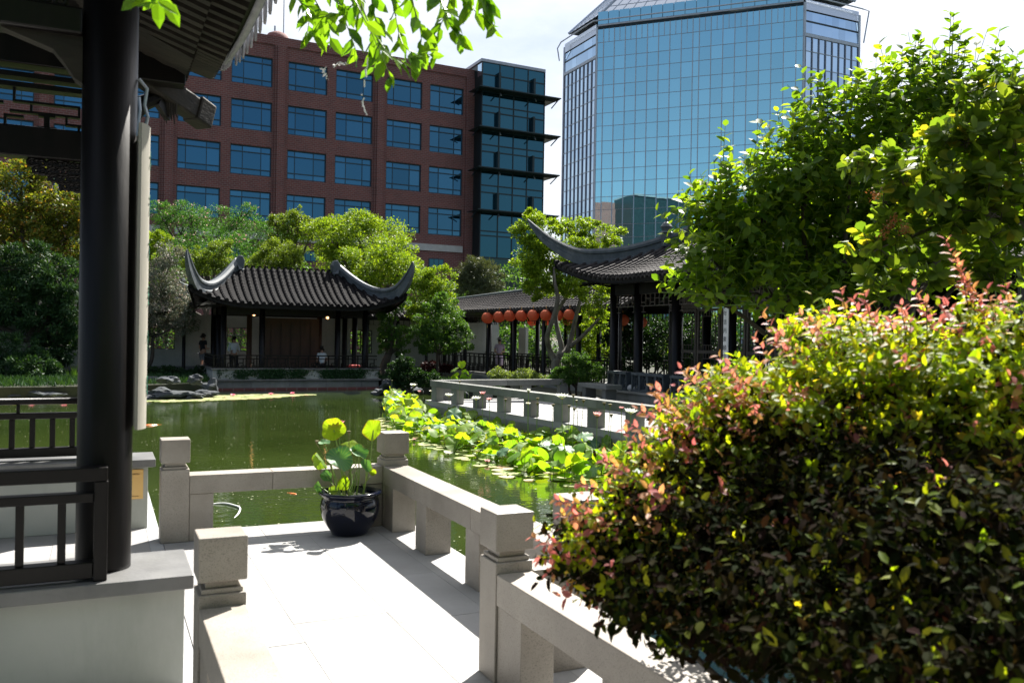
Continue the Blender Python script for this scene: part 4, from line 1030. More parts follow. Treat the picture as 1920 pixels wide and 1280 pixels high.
# timber posts + tiled gallery roof in front of the wall, right of the pavilion
gal0 = thing('covered_walk', (14, 41.5, GZ), 'covered walk with brownish tiled roof along the white wall, half hidden by small trees', 'covered walk')
def gable_roof(parent, p, q, half, ze0, zr0, ze1, zr1, mat, sp=.26, rad=.07, both=True):
    """two-sided tiled roof whose ridge runs from p to q"""
    p, q = np.array([*p,0.]), np.array([*q,0.]); d = q-p; n = np.linalg.norm(d); d /= n; sd = np.array([d[1],-d[0],0])
    m = int(n/sp)
    def pt(s, f, sg):
        t = s/n; ze_, zr_ = ze0+(ze1-ze0)*t, zr0+(zr1-zr0)*t; h = (1-f); g = .6*h+.4*h*h
        return p+d*s+sd*sg*half*f+np.array([0,0,ze_+(zr_-ze_)*g])
    for sg in ((1,-1) if both else (1,)):
        for dz, nm, mt in ((0,'roof_pan',mat),(-.14,'soffit',m_wood)):
            b = MB(); b.grid([pt(n*i/12, j/5, sg)+np.array([0,0,dz]) for i in range(13) for j in range(6)], 13, 6); b.build(nm, mt, parent, smooth=True)
        b = MB(); b.grid([pt(n*i/12, .98, sg)+np.array([0,0,dz]) for i in range(13) for dz in (-.02,-.17)], 13, 2); b.build('fascia', m_wood, parent, solid=.04)
        for i in range(m+1):
            s = n*i/m; pts = []; rr = []
            for k in range(9):
                f = 1-k/8; pts.append(pt(s,f,sg)+np.array([0,0,.02])); rr.append(rad*1.08)
                if k < 8: pts.append(pt(s,f-.108,sg)+np.array([0,0,.02])); rr.append(rad*.86)
            b = MB(); b.tube(pts, rr, 7)
            e = pt(s,1,sg); vs = [e+sd*sg*.012+d*(rad*1.15*math.cos(a))+np.array([0,0,.02+rad*1.15*math.sin(a)]) for a in np.linspace(0,6.283,10)[:-1]]; b.prism(vs, sd*sg*.015)
            if i < m:
                g = pt(s+sp/2,1,sg); b.prism([g+d*x_+np.array([0,0,z_]) for x_, z_ in ((-sp*.3,0),(sp*.3,0),(0,-.1))], sd*sg*.014)
            b.build('tile_row', mat, parent)
    b = MB(); b.tube([pt(0,0,1)+np.array([0,0,.06]), pt(n,0,1)+np.array([0,0,.06])], .085, 8); b.build('ridge', m_ridge, parent)
gable_roof(gal0, (11.2,41.3), (17.0,41.3), 1.1, 2.62, 3.25, 2.62, 3.25, m_tile2)
gable_roof(gal0, (-9,41.6), (3.6,41.6), 1.0, 2.55, 3.1, 2.55, 3.1, m_tile)
for x in (11.4, 12.9, 14.4, 15.9, 3.2, 1.0, -1.5): smooth_col(column(x, 40.45, .075, GZ, 2.6, m_wood, gal0))
for x0, x1 in ((11.2,17.0),(-6,3.3)): b = MB(); b.box((x0,40.4,2.42),(x1,40.5,2.58)); b.build('beam', m_wood, gal0)
for x0 in np.arange(11.4, 15.8, .5):
    b = MB(); b.box((x0,40.43,2.2),(x0+.4,40.47,2.215)); b.box((x0+.1,40.43,2.2),(x0+.115,40.47,2.42)); b.box((x0+.3,40.43,2.2),(x0+.315,40.47,2.42)); b.build('hanging_fret', m_wood, gal0)

# ---------------------------------------------------------------- lantern gallery on the right
lg = thing('lantern_gallery', (17, 35, GZ), 'open timber gallery with tiled roof behind the branching tree, orange lanterns along its eave', 'gallery')
gable_roof(lg, (17.0,44.5), (17.0,24.5), 1.5, 2.95, 3.62, 2.75, 3.85, m_tile2, sp=.3, rad=.08)
b = MB(); b.box((15.3,24.5,GZ),(18.6,44.5,-.02)); b.build('floor', m_bridge, lg)
for y in np.arange(25.0, 44.6, 2.75):
    for x in (15.75, 18.25): smooth_col(column(x, y, .10, -.02, 2.95, m_wood, lg))
for x in (15.75, 18.25):
    b = MB(); b.box((x-.06,24.6,2.62),(x+.06,44.4,2.86)); b.build('beam', m_wood, lg)
    fret_rail(lg, (x,24.8,0), (x,44.3,0), .12, .92, m_wood, step=.55)
    for y in np.arange(25.2, 44, .55):
        b = MB(); b.box((x-.02,y,2.35),(x+.02,y+.42,2.37)); b.box((x-.02,y+.1,2.371),(x+.02,y+.12,2.62)); b.box((x-.02,y+.3,2.371),(x+.02,y+.32,2.62)); b.build('hanging_fret', m_wood, lg)
b = MB(); b.box((18.95,42.4,0),(19.1,44.2,2.2)); tag(b.build('white_screen_wall', m_plaster), 'sunlit white wall panel seen through the gallery left of the woman in lavender', 'wall')
b = MB(); b.box((18.95,38.7,0),(19.1,39.5,2.2)); tag(b.build('white_screen_wall', m_plaster), 'white wall panel seen through the gallery right of the woman, partly behind foliage', 'wall')
# lanterns
lz = [(914,596,1),(936,594,1),(956,592,1),(978,592,1),(1000,591,1),(1024,591,1),(1046,591,1),(1068,590,1)]
lantern_labels = ['leftmost round orange lantern under the gallery eave','second orange lantern from the left end of the row','third orange lantern from the left end of the row','fourth orange lantern from the left, beside the gallery post','fifth orange lantern, the one with a lower lantern close behind it','sixth orange lantern, just left of the pale tree trunk','orange lantern mostly covered by the forking tree trunk','orange lantern between the forks of the pale trunk',
 'lower orange lantern behind the fifth in the row','lower orange lantern behind the sixth, only its foot showing','lower orange lantern behind the tree branches','orange lantern right of the branching tree, among its leaves','glowing orange lantern seen between the first two pavilion columns','glowing orange lantern seen beside the second pavilion column']
def lantern(p, r, lab):
    t = thing('paper_lantern', (p[0],p[1],p[2]-r), lab, 'lantern', 'orange paper lanterns hung under the gallery eave')
    b = MB(); prof = []
    for k in range(25):
        a = -math.pi/2+math.pi*k/24; rr = r*math.cos(a)*(1+.012*(-1)**k); prof.append((max(.0,rr), r*.94*math.sin(a)))
    b.lathe(p, prof, 26); b.build('shade', m_lantern, t, smooth=True)
    b = MB(); b.lathe((p[0],p[1],p[2]+r*.90), [(r*.3,0),(r*.3,.03),(0,.035)], 14); b.lathe((p[0],p[1],p[2]-r*.98), [(0,-.01),(r*.28,0),(r*.28,.03)], 14); b.build('rim', m_wood, t)
    b = MB(); b.tube([(p[0],p[1],p[2]+r*.9),(p[0],p[1],p[2]+r*.9+.18)], .008, 4)
    for k in range(5): b.tube([(p[0],p[1],p[2]-r),(p[0]+.015*math.cos(k*1.26),p[1]+.015*math.sin(k*1.26),p[2]-r-.16)], .005, 3)
    b.build('cord', m_gold, t)
for i, (px_, py_, _) in enumerate(lz):
    p = atX(px_, py_, 15.45); lantern(p, 11.3/1630*depth_of(p), lantern_labels[i])
for i, (px_, py_) in enumerate([(998,602),(1025,601),(1064,602),(1112,590)]):
    p = atX(px_, py_, 18.3 if i < 3 else 15.45); lantern(p, (9.5 if i < 3 else 9)/1630*depth_of(p), lantern_labels[8+i])
for i, (px_, py_) in enumerate([(1168,600),(1202,604)]):
    p = at(px_, py_, 31); lantern(p, .22, lantern_labels[12+i])

# ---------------------------------------------------------------- right pavilion (large hall)
rp_ = thing('garden_hall', (17, 17, 0), 'large dark hall at right: swept tiled roof, lattice doors, carved stone parapet', 'hall')
b = MB(); b.box((12.9,11.0,-1.2),(21,21.9,.19)); b.build('plinth', m_bridge, rp_)
for j, (z0, z1) in enumerate(((-.58,-.20),(-.19,.0),(.01,.185))):
    for i in range(11):
        y = 11.0+i*.99+(.4 if j % 2 else 0); b = MB(); b.box((12.872,max(11,y+.006),z0),(12.898,min(21.9,y+.984),z1))
        if y < 21.5: b.build('stone_block', m_bridge, rp_)
b = MB(); b.box((12.82,10.95,.192),(21,21.95,.24)); b.build('plinth_ledge', m_bridge, rp_, bevel=.01)
cy_ = [21.45, 20.2, 18.45, 16.3, 14.1, 11.9]
for y in cy_: smooth_col(column(13.35, y, .13, .25, 3.4, m_wood, rp_)); 
for y in (21.45, 20.2): b = MB(); b.lathe((13.25,y,.241), [(.0,0),(.17,0),(.2,.06),(.19,.12),(.14,.17),(0,.17)], 18); b.build('column_base', m_concrete, rp_, smooth=True)
for x, y in ((15.4,21.45),(17.6,21.45),(19.6,21.45),(15.2,19.6),(15.2,17.4),(15.2,15.2),(15.2,13),(19.6,17),(19.6,13)): smooth_col(column(x, y, .13, .33, 3.4, m_wood, rp_))
b = MB(); b.box((13.28,11.8,2.9),(13.42,21.5,3.2)); b.box((13.43,21.38,2.9),(20,21.52,3.2)); b.build('beam', m_wood, rp_)
b = MB(); b.box((12.6,10.6,3.25),(21,22.1,3.29)); b.build('ceiling', m_wood, rp_)
# interior lattice doors on X=15.2
def lattice_door(parent, x, y0, y1, z0, z1):
    b = MB(); t = .07
    b.box((x,y0,z0),(x+.06,y0+t,z1)); b.box((x,y1-t,z0),(x+.06,y1,z1)); b.box((x,y0+t,z1-t),(x+.06,y1-t,z1)); b.box((x,y0+t,z0),(x+.06,y1-t,z0+t))
    zm = z0+(z1-z0)*.45; b.box((x,y0+t,zm-.04),(x+.06,y1-t,zm+.04)); d = b.build('lattice_door', m_door, parent)
    for za, zb2 in ((z0+t,zm-.04),(zm+.04,z1-t)):
        ya, yb_ = y0+t, y1-t; i_ = .13; b = MB(); q = .016
        for (a0,a1,c0,c1) in ((ya+i_,yb_-i_,za+i_,za+i_+q),(ya+i_,yb_-i_,zb2-i_-q,zb2-i_)): b.box((x+.02,a0,c0),(x+.045,a1,c1))
        for yy in (ya+i_, yb_-i_-q): b.box((x+.02,yy,za+i_+q),(x+.045,yy+q,zb2-i_-q))
        n = 7
        for k in range(n):
            yy = ya+(yb_-ya)*(k+.5)/n; b.box((x+.022,yy-q/2,za),(x+.043,yy+q/2,za+i_)); b.box((x+.022,yy-q/2,zb2-i_),(x+.043,yy+q/2,zb2))
            zz = za+i_+(zb2-za-2*i_)*(k+.5)/n; b.box((x+.022,ya,zz-q/2),(x+.043,ya+i_,zz+q/2)); b.box((x+.022,yb_-i_,zz-q/2),(x+.043,yb_,zz+q/2))
        b.build('fretwork', m_door, d)
for y0 in np.arange(12.0, 19.6, .98): lattice_door(rp_, 14.3, y0+.02, y0+.96, .42, 2.5)
b = MB(); b.box((14.28,12.0,2.52),(14.4,19.85,2.6)); b.box((14.28,12.0,2.85),(14.4,19.85,2.9)); b.box((14.3,12,2.6),(14.36,19.8,2.85)); b.box((14.28,19.82,.24),(14.44,19.98,3.2)); b.build('lintel', m_door, rp_)
# carved stone parapet
for (ya, yb_) in ((20.35,21.35),(18.6,20.1),(16.45,18.3),(14.25,16.15),(12.05,13.95)):
    b = MB(); b.box((13.06,ya,.242),(13.3,yb_,.30)); b.box((13.06,ya,.69),(13.3,yb_,.76)); n = max(3, round((yb_-ya)/.36)); w_ = (yb_-ya)/n
    for k in range(n+1): y = ya+w_*k; b.box((13.08,max(ya,y-.045),.301),(13.28,min(yb_,y+.045),.689))
    pr = b.build('stone_parapet', m_ridge, rp_)
    for k in range(n):
        y0, y1 = ya+w_*k+.05, ya+w_*(k+1)-.05; ym = (y0+y1)/2; b = MB(); x = 13.15
        b.box((x,y0,.305),(x+.04,y0+.02,.685)); b.box((x,y1-.02,.305),(x+.04,y1,.685)); b.box((x,y0+.02,.305),(x+.04,y1-.02,.325)); b.box((x,y0+.02,.665),(x+.04,y1-.02,.685))
        b.tube([(x+.02, ym+.07*math.cos(t), .495+.10*math.sin(t)) for t in np.linspace(0,6.283,9)], .013, 4)
        for sy, sz in ((-1,-1),(-1,1),(1,-1),(1,1)): b.bar((x+.02, ym+sy*.05, .495+sz*.08), (x+.02, ym+sy*(y1-ym-.01), .495+sz*.17), .02, .02, up=(1,0,0))
        for sy, sz in ((-1,0),(1,0),(0,-1),(0,1)): b.bar((x+.02, ym+sy*.07, .495+sz*.1), (x+.02, ym+sy*(y1-ym), .495+sz*.17), .018, .018, up=(1,0,0))
        b.build('carved_panel', m_ridge, pr)
# couplet board with characters
b = MB(); b.box((20.4,11.2,.24),(20.5,21.5,3.25)); b.box((16.2,11.2,.24),(20.4,11.3,3.25)); b.build('back_wall', m_wood, rp_)
b = MB(); b.box((14.45,11.6,.242),(20.3,21.3,.26)); b.build('floor', m_wood, rp_)
p = atX(1362, 640, 13.2); yb_ = float(p[1])
bd = MB(); bd.box((13.17,yb_-.09,1.0),(13.2,yb_+.09,2.42)); bd = bd.build('couplet_board', m_white, None, bevel=.01); tag(bd, 'white couplet board with black characters on a column of the dark hall', 'couplet board')
for i, ch in enumerate('年皆丙東頤中月'): textobj(ch, 'character', .13, m_ink, (13.168, yb_+.02, 2.28-.2*i), (0,-1,0), (0,0,1), bd)
PR, _d = make_roof(rp_, 17.0, 16.6, 4.65, 5.6, 0, 1.6, 3.30, 6.0, .60, .4, m_tile2, m_ridge, sp=.19, rad=.052, sides=(0,1,2))
def hipc(f, sx=-1, sy=1): return np.array([17.0+sx*4.65*f, 16.6+sy*(1.6+4.0*f)])
for sx, sy in ((-1,1),(-1,-1),(1,1)):
    pts = []
    for f in (1.22,1.18,1.10,.98,.86,.72,.56,.42,.25,.1):
        s1 = 1-min(f, 1); z = 3.3+2.7*(.5*s1+.5*s1*s1)+.6*(1-s1)**4+.42+(max(0,(f-1.0))/.22)**1.3*.85
        q = hipc(f, sx, sy); pts.append((q[0], q[1], z))
    pts = smooth_path(pts, 40); n = len(pts)
    hip_ridge(rp_, pts, [.04+.52*min(1,i/(n*.42)) for i in range(n)], [.05+.17*min(1,i/(n*.28)) for i in range(n)], m_ridge)
    q = hipc(.56, sx, sy); b = MB(); b.lathe((q[0],q[1],4.30), [(.0,0),(.17,0),(.17,.35),(.21,.38),(.12,.44),(.14,.50),(.17,.56),(.1,.66),(.03,.70),(.03,.80),(0,.82)], 12); b.build('finial', m_ridge, rp_)
b = MB(); b.box((16.9,14.9,5.8),(17.1,18.3,6.3)); b.build('main_ridge', m_ridge, rp_, bevel=.03)
for ya, yb_ in ((20.33,21.32),(18.58,20.07),(16.43,18.32),(14.23,16.17),(12.03,13.97)):      # hanging fretwork under the beam
    b = MB(); n_ = max(3, round((yb_-ya)/.22)); w_ = (yb_-ya)/n_
    b.box((13.33,ya,2.56),(13.37,yb_,2.585))
    for k in range(n_+1): b.box((13.335,ya+w_*k-.012,2.585),(13.365,ya+w_*k+.012,2.9))
    for k in range(n_): b.box((13.336,ya+w_*k+.012,2.66+.1*(k % 2)),(13.364,ya+w_*(k+1)-.012,2.68+.1*(k % 2)))
    for k in (0, n_-1): b.box((13.334,ya+w_*k,2.40 if k == 0 else 2.40),(13.366,ya+w_*k+w_*.9,2.42)); b.box((13.337,ya+w_*k+w_*.45,2.42),(13.363,ya+w_*k+w_*.55,2.56))
    b.build('hanging_fret', m_door, rp_)
b = MB()   # exposed rafters at the hall eave
for y in np.arange(11.2, 22.0, .24): b.bar((13.3,y,3.42),(12.5,y,3.18), .05, .05)
tag(b.build('rafter_row', m_wood, rp_), kind='stuff')
p = at(1856, 517, 16); t = thing('wall_lamp', (p[0],p[1],p[2]-.12), 'small lit lamp in the dark interior at the far right', 'lamp')
for k in (-.09, 0, .09):
    q = at(1856+k*100, 517, 16); b = MB(); b.box((q[0]-.016,q[1]-.016,q[2]-.09),(q[0]+.016,q[1]+.016,q[2]+.09)); b.build('bulb', m_lamp, t)
b = MB(); b.box((p[0]-.16,p[1]-.05,p[2]+.1),(p[0]+.16,p[1]+.05,p[2]+.13)); b.box((p[0]-.16,p[1]-.05,p[2]-.13),(p[0]+.16,p[1]+.05,p[2]-.1)); b.build('frame', m_wood, t)

# ---------------------------------------------------------------- stone bridge / causeway beyond the lotus
zb0 = thing('stone_causeway', (9.5, 16, -.05), 'pale stone causeway beyond the lotus leaves', None); zb0['kind'] = 'structure'
A = np.array([7.62,21.1]); Bq = np.array([8.32,12.0]); dA = (Bq-A)/np.linalg.norm(Bq-A); nA = np.array([-dA[1], dA[0]])   # nA -> +x side
b = MB()
b.prism([(7.58,21.35,-.12),(12.86,21.6,-.12),(12.86,11.2,-.12),(8.38,11.2,-.12)], (0,0,.119)); b.build('deck', m_slab, zb0)
b = MB(); b.prism([(7.50,21.4,-.3),(12.865,21.65,-.3),(12.865,11.1,-.3),(8.32,11.1,-.3)], (0,0,.178)); b.build('edge', m_bridge, zb0)
b = MB()
for k in range(6):
    q = A+dA*(k*2.2+.6)+nA*.4; b.box((q[0]-.2,q[1]-.2,-1.3),(q[0]+.2,q[1]+.2,-.301))
b.build('pier', m_bridge, zb0)
for k in range(12):
    y = 21.2-.8*k; b = MB(); b.box((7.9+.06*k,y-.006,-.0008),(12.8,y+.006,.0015)); b.build('joint', m_joint, zb0)
cb = thing('stone_balustrade', (8, 16.5, 0), 'weathered low stone balustrade of the causeway behind the lotus, receding to the left', 'balustrade')
def orail(parent, a, d, n, s0, s1, z0, z1, w_, name, mat=None):
    c = a+d*(s0+s1)/2+n*w_/2; b = MB(); b.obox((c[0],c[1],(z0+z1)/2), (d[0]*(s1-s0)/2,d[1]*(s1-s0)/2,0), (n[0]*w_/2,n[1]*w_/2,0), (0,0,(z1-z0)/2)); return b.build(name, mat or m_bridge, parent, bevel=.006)
LA = 9.8
s = 0
while s < LA: e = min(s+1.85, LA); orail(cb, A, dA, nA, s+.002, e-.002, .36, .52, .24, 'rail'); s = e
for k in range(9):
    s = .05+k*1.17; orail(cb, A+nA*.02, dA, nA, s, s+.30, -.0, .358, .2, 'leg')
fb = thing('stone_balustrade', (10, 21.3, 0), 'dark low stone balustrade across the far end of the causeway', 'balustrade')
FA = np.array([7.95,21.12]); dF = np.array([1.,.035]); dF /= np.linalg.norm(dF); nF = np.array([-dF[1],dF[0]])
for k in range(2): orail(fb, FA, dF, nF, k*1.9+.002, k*1.9+1.898, .36, .52, .22, 'rail')
for k in range(4): orail(fb, FA+nF*.02, dF, nF, .05+k*1.17, .05+k*1.17+.26, 0, .358, .18, 'leg')
sb = thing('stone_bench', (12.2, 20.3, 0), 'plain stone bench beside the hall plinth, in front of the round shrub', 'bench')
b = MB(); b.box((11.85,19.4,.33),(12.35,20.9,.45)); b.build('seat', m_bridge, sb, bevel=.015)
for y in (19.55, 20.6): b = MB(); b.box((11.93,y,0),(12.27,y+.18,.329)); b.build('leg', m_bridge, sb, bevel=.01)

# ================================================================ FOLIAGE ENGINE
T_OVAL = (np.array([(0,0,0),(.33,0,-.015),(.70,0,-.03),(1,0,-.10),(.30,.23,.06),(.68,.20,.03),(.30,-.23,.06),(.68,-.20,.03)]), [(0,4,1),(1,4,5,2),(2,5,3),(0,1,6),(1,2,7,6),(2,3,7)])
T_ROUND = (np.array([(0,0,0),(.5,0,-.01),(.96,0,-.06),(.25,.24,.04),(.65,.33,.04),(.92,.16,-.02),(.25,-.24,.04),(.65,-.33,.04),(.92,-.16,-.02)]), [(0,3,1),(1,3,4),(1,4,5,2),(0,1,6),(1,7,6),(1,2,8,7)])
T_QUAD = (np.array([(0,0,0),(.5,.3,.04),(1,0,-.05),(.5,-.3,.04)]), [(0,1,2,3)])
T_NARROW = (np.array([(0,0,0),(.5,.09,.0),(1,0,-.03),(.5,-.09,.0)]), [(0,1,2,3)])
def np_mesh(name, V, faces_t, nper, n, mat):
    me = bpy.data.meshes.new(name); me.vertices.add(len(V)); me.vertices.foreach_set('co', V.astype(np.float32).ravel())
    base = np.concatenate([np.array(f) for f in faces_t]); ln = np.array([len(f) for f in faces_t])
    loops = (base[None,:] + (np.arange(n)*nper)[:,None]).ravel(); lens = np.tile(ln, n); starts = np.concatenate([[0], np.cumsum(lens)[:-1]])
    me.loops.add(len(loops)); me.loops.foreach_set('vertex_index', loops.astype(np.int32))
    me.polygons.add(len(lens)); me.polygons.foreach_set('loop_start', starts.astype(np.int32))
    try: me.polygons.foreach_set('loop_total', lens.astype(np.int32))
    except Exception: pass
    me.materials.append(mat); me.update(calc_edges=True); me.validate(); return me
def norm(a): return a/np.maximum(np.linalg.norm(a, axis=-1, keepdims=True), 1e-9)
def bases(Dr, Nr):
    x = norm(Dr); z = norm(Nr - (Nr*x).sum(-1, keepdims=True)*x); y = np.cross(z, x); return x, y, z
def leaf_object(name, P, Dr, Nr, sz, T, mat, parent=None, loc=None, kind=None, width=1.0):
    tv, tf = T; x, y, z = bases(Dr, Nr); s = np.asarray(sz)[:,None,None]
    V = P[:,None,:] + s*(tv[None,:,0:1]*x[:,None,:] + width*tv[None,:,1:2]*y[:,None,:] + tv[None,:,2:3]*z[:,None,:])
    o0 = np.array(org(parent)) if parent is not None else np.array(loc); V = V.reshape(-1,3)-o0
    me = np_mesh(name, V, tf, len(tv), len(P), mat); o = bpy.data.objects.new(name, me); C.objects.link(o)
    if parent is not None: o.parent = parent
    else: o.location = o0
    ORG[o.name] = Vector(o0)
    if kind: o['kind'] = kind
    return o
def clump_points(lobes, n, sub=(.22,.34), nsub=None, fill=.2, rng=RNG, bottom=1.0):
    """leaf positions in small clumps over the shells of ellipsoid lobes"""
    lobes = [(np.asarray(c, float), np.asarray(r, float)) for c, r in lobes]
    w = np.array([ (r[0]*r[1]+r[1]*r[2]+r[0]*r[2]) for c, r in lobes]); w /= w.sum()
    P = []; O = []
    for (c, r), q in zip(lobes, w):
        m = max(30, int(n*q)); k = nsub or max(10, int(26*(r.mean()/1.2)**.5)); k = int(k)
        u = norm(rng.normal(size=(k,3))); u[:,2] = np.where(u[:,2] < -.3, u[:,2]*bottom, u[:,2])
        rad_ = rng.uniform(.62, 1.0, (k,1)); sc = c+u*r*rad_; sr = rng.uniform(sub[0], sub[1], k)*r.mean()
        idx = rng.integers(0, k, m); d = norm(rng.normal(size=(m,3)))*rng.uniform(.3,1,(m,1))**.6
        p = sc[idx]+d*sr[idx][:,None]*np.array([1,1,.72])
        f = rng.random(m) < fill; p[f] = c+norm(rng.normal(size=(f.sum(),3)))*r*rng.uniform(.2,.8,(f.sum(),1))
        P.append(p); O.append(norm((p-sc[idx])*.8+u[idx]*.5+norm(p-c)*.4))
    return np.vstack(P), np.vstack(O)
def ground_z(x, y): return GZ
def branch_tree(parent, base, lobes, r0, mat, rng, twigs=2, fork=.45):
    base = np.asarray(base, float); cs = [np.asarray(c, float) for c, r in lobes]; top = sum(cs)/len(cs)
    mid = base*(1-fork)+np.array([top[0], top[1], base[2]*(1-fork)+top[2]*fork])*fork; mid = np.array([base[0]*.6+top[0]*.4, base[1]*.6+top[1]*.4, base[2]+(top[2]-base[2])*fork])
    b = MB(); b.tube(smooth_path([base, base*.5+mid*.5+rng.normal(size=3)*r0*.8, mid], 8), np.linspace(r0*1.15, r0*.8, 8), 9); b.build('trunk', mat, parent, smooth=True)
    b = MB()
    for c, r in lobes:
        c = np.asarray(c); q = mid*.5+c*.5+rng.normal(size=3)*np.array([1,1,.4])*np.mean(r)*.15
        b.tube(smooth_path([mid, q, c], 8), np.linspace(r0*.62, r0*.16, 8), 7)
        for _ in range(twigs):
            e = c+norm(rng.normal(size=(1,3)))[0]*r*.8; b.tube([q*.3+c*.7, (c+e)/2, e], [r0*.25, r0*.14, r0*.05], 5)
    b.build('limbs', mat, parent, smooth=True)
def px_lobes(specs, D):
    """specs: (px, py, rx_px, ry_px[, depth offset])"""
    o = []
    for sp_ in specs:
        px_, py_, rx, ry = sp_[:4]; d = D+(sp_[4] if len(sp_) > 4 else 0); c = at(px_, py_, d); k = d/F_PX
        o.append((c, np.array([rx*k, (rx*k+ry*k)/2, ry*k])))
    return o
def tree(name, label, cat, D, specs, n, size, mat, trunk=None, r0=.16, T=T_QUAD, bark=None, up=.45, sub=(.22,.34), fill=.2, group=None, nsub=None, extra=None, seed=0, crown='crown', width=1.0, droop=0):
    rng = np.random.default_rng(100+seed); lobes = px_lobes(specs, D)
    cx = sum(c for c, r in lobes)/len(lobes)
    zlow = min(c[2]-r[2] for c, r in lobes)
    if trunk is None: bx, by = cx[0], cx[1]; gz = GZ
    else: p = at(trunk[0], trunk[1], D); bx, by, gz = p[0], p[1], min(p[2], max(GZ, p[2]))
    root = thing(name, (bx, by, gz), label, cat, group)
    P, O = clump_points(lobes, n, sub=sub, fill=fill, rng=rng, nsub=nsub)
    Dr = norm(O*.6+rng.normal(size=P.shape)*.55+np.array([0,0,-droop])); Nr = norm(rng.normal(size=P.shape)*.5+np.array([0,0,up*1.6])+O*.35)
    leaf_object(crown, P, Dr, Nr, rng.uniform(.7,1.3,len(P))*size, T, mat, root, kind='stuff', width=width)
    if extra:
        m2, frac, s2 = extra; k = rng.random(len(P)) < frac; up_ = (O[:,2] > .1) & k
        leaf_object('blossom', P[up_]+O[up_]*size, norm(rng.normal(size=(up_.sum(),3))), norm(rng.normal(size=(up_.sum(),3))), rng.uniform(.7,1.3,up_.sum())*s2, T_QUAD, m2, root, kind='stuff')
    if bark is not False: branch_tree(root, (bx,by,gz), lobes, r0, bark or m_bark_d, rng)
    return root

# ---- background trees
L_maple = fol('maple_leaf_bright', (.10,.19,.016), (.22,.30,.025))
L_yel = fol('yellowgreen_leaf', (.07,.11,.02), (.16,.18,.03), extra=(.12, (.28,.17,.04)))
L_mim = fol('feathery_green_leaf', (.03,.10,.022), (.07,.17,.04))
L_con = fol('conifer_green', (.018,.055,.022), (.045,.10,.03), tr=.15)
L_con2 = fol('pine_green', (.015,.045,.018), (.04,.09,.03), tr=.2)
L_olive = fol('olive_green', (.08,.14,.018), (.16,.22,.03))
L_silver = fol('silvery_leaf', (.08,.10,.065), (.18,.20,.15), tr=.2, tint=(1.2,1.2,.8), extra=(.12,(.4,.3,.28)))
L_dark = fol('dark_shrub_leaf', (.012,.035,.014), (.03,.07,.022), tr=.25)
L_cyp = fol('grey_green_needles', (.06,.08,.045), (.12,.14,.08), tr=.15)
L_mid = fol('mid_green_leaf', (.035,.095,.022), (.08,.16,.032))
L_blos = fol('pink_silk_blossom', (.5,.28,.24), (.7,.45,.38), tr=.3, tint=(1,1,1))
tree('maple_tree', 'rounded bright green maple behind the far pavilion roof, in front of the brick building', 'tree', 50,
     [(675,460,100,62),(620,450,52,48,-2),(735,480,52,44,-2),(665,420,48,26,-1),(760,500,34,40,-4),(700,500,80,40,-3)], 30000, .13, L_maple, r0=.25, seed=1)
tree('maple_tree', 'pale yellow-green tree just right of the far pavilion roof tip', 'tree', 40.5,
     [(792,520,34,24),(826,535,32,34),(800,560,38,36),(838,575,24,34),(785,590,18,32)], 15000, .10, L_maple, trunk=(822,680), r0=.1, seed=2)
tree('small_tree', 'small dark green tree in front of the white wall, left of the lantern gallery', 'tree', 38,
     [(825,600,48,34),(790,625,30,24),(862,632,32,24),(835,570,26,22),(820,645,42,20)], 15000, .09, L_mid, trunk=(822,705), r0=.06, seed=3)
tree('silk_tree', 'broad feathery silk tree with pinkish blossom behind the far pavilion', 'tree', 56,
     [(330,420,60,30),(400,425,74,36),(470,440,60,34),(352,392,30,16),(455,396,30,16),(300,400,30,22),(400,460,95,34,-3),(525,430,35,30)], 30000, .12, L_mim, r0=.25, T=T_NARROW, width=2.2, extra=(L_blos,.02,.15), seed=4)
tree('conifer_tree', 'yellow-green pointed conifer between the silk tree and the rounded maple', 'tree', 53,
     [(548,425,26,32),(560,402,12,14),(585,430,26,22),(530,470,44,30),(515,415,12,18)], 14000, .11, L_olive, r0=.2, seed=5)
tree('shrub_tree', 'round olive-green shrub right above the middle of the far pavilion roof', 'tree', 47,
     [(520,475,38,30),(500,495,50,18),(545,490,28,22)], 12000, .09, L_olive, r0=.12, seed=6)
tree('cypress_tree', 'grey-green cypress above the gallery roof, below the brick building', 'tree', 52,
     [(893,528,44,36),(875,520,26,30),(915,525,26,34),(893,500,28,18)], 14000, .22, L_cyp, r0=.2, T=T_NARROW, up=0, seed=7)
tree('magnolia_tree', 'yellow-tinted leafy tree at the far left, behind the black column', 'tree', 44,
     [(40,350,60,60),(95,390,65,60),(25,430,60,50),(130,440,48,50),(80,460,80,40),(150,395,30,44),(-40,380,70,90),(60,310,30,24)], 26000, .17, L_yel, r0=.3, seed=8)
tree('pine_tree', 'big dark green pine on the left bank, left of the black column', 'tree', 35,
     [(60,500,72,40),(110,540,56,40),(30,560,70,50),(90,600,62,46),(130,580,36,50),(20,500,50,34),(120,650,40,38),(-50,560,60,90)], 36000, .20, L_con2, r0=.28, T=T_NARROW, up=.3, width=1.4, sub=(.16,.28), seed=9)
tree('pine_tree', 'lower spreading pine at the water edge on the left bank', 'tree', 33,
     [(40,690,70,34),(90,710,44,26),(15,655,50,26),(-40,690,50,50),(110,722,24,14)], 22000, .16, L_con2, trunk=(40,742), r0=.12, T=T_NARROW, up=.3, width=1.4, sub=(.16,.28), seed=10)
tree('olive_tree', 'silvery grey-leaved tree on the left bank beside the cream board', 'tree', 37,
     [(305,520,44,50),(290,570,46,46),(340,560,34,50),(320,480,34,26),(260,540,36,60),(345,600,26,34),(285,610,44,20)], 26000, .075, L_silver, trunk=(272,700), r0=.08, seed=11)
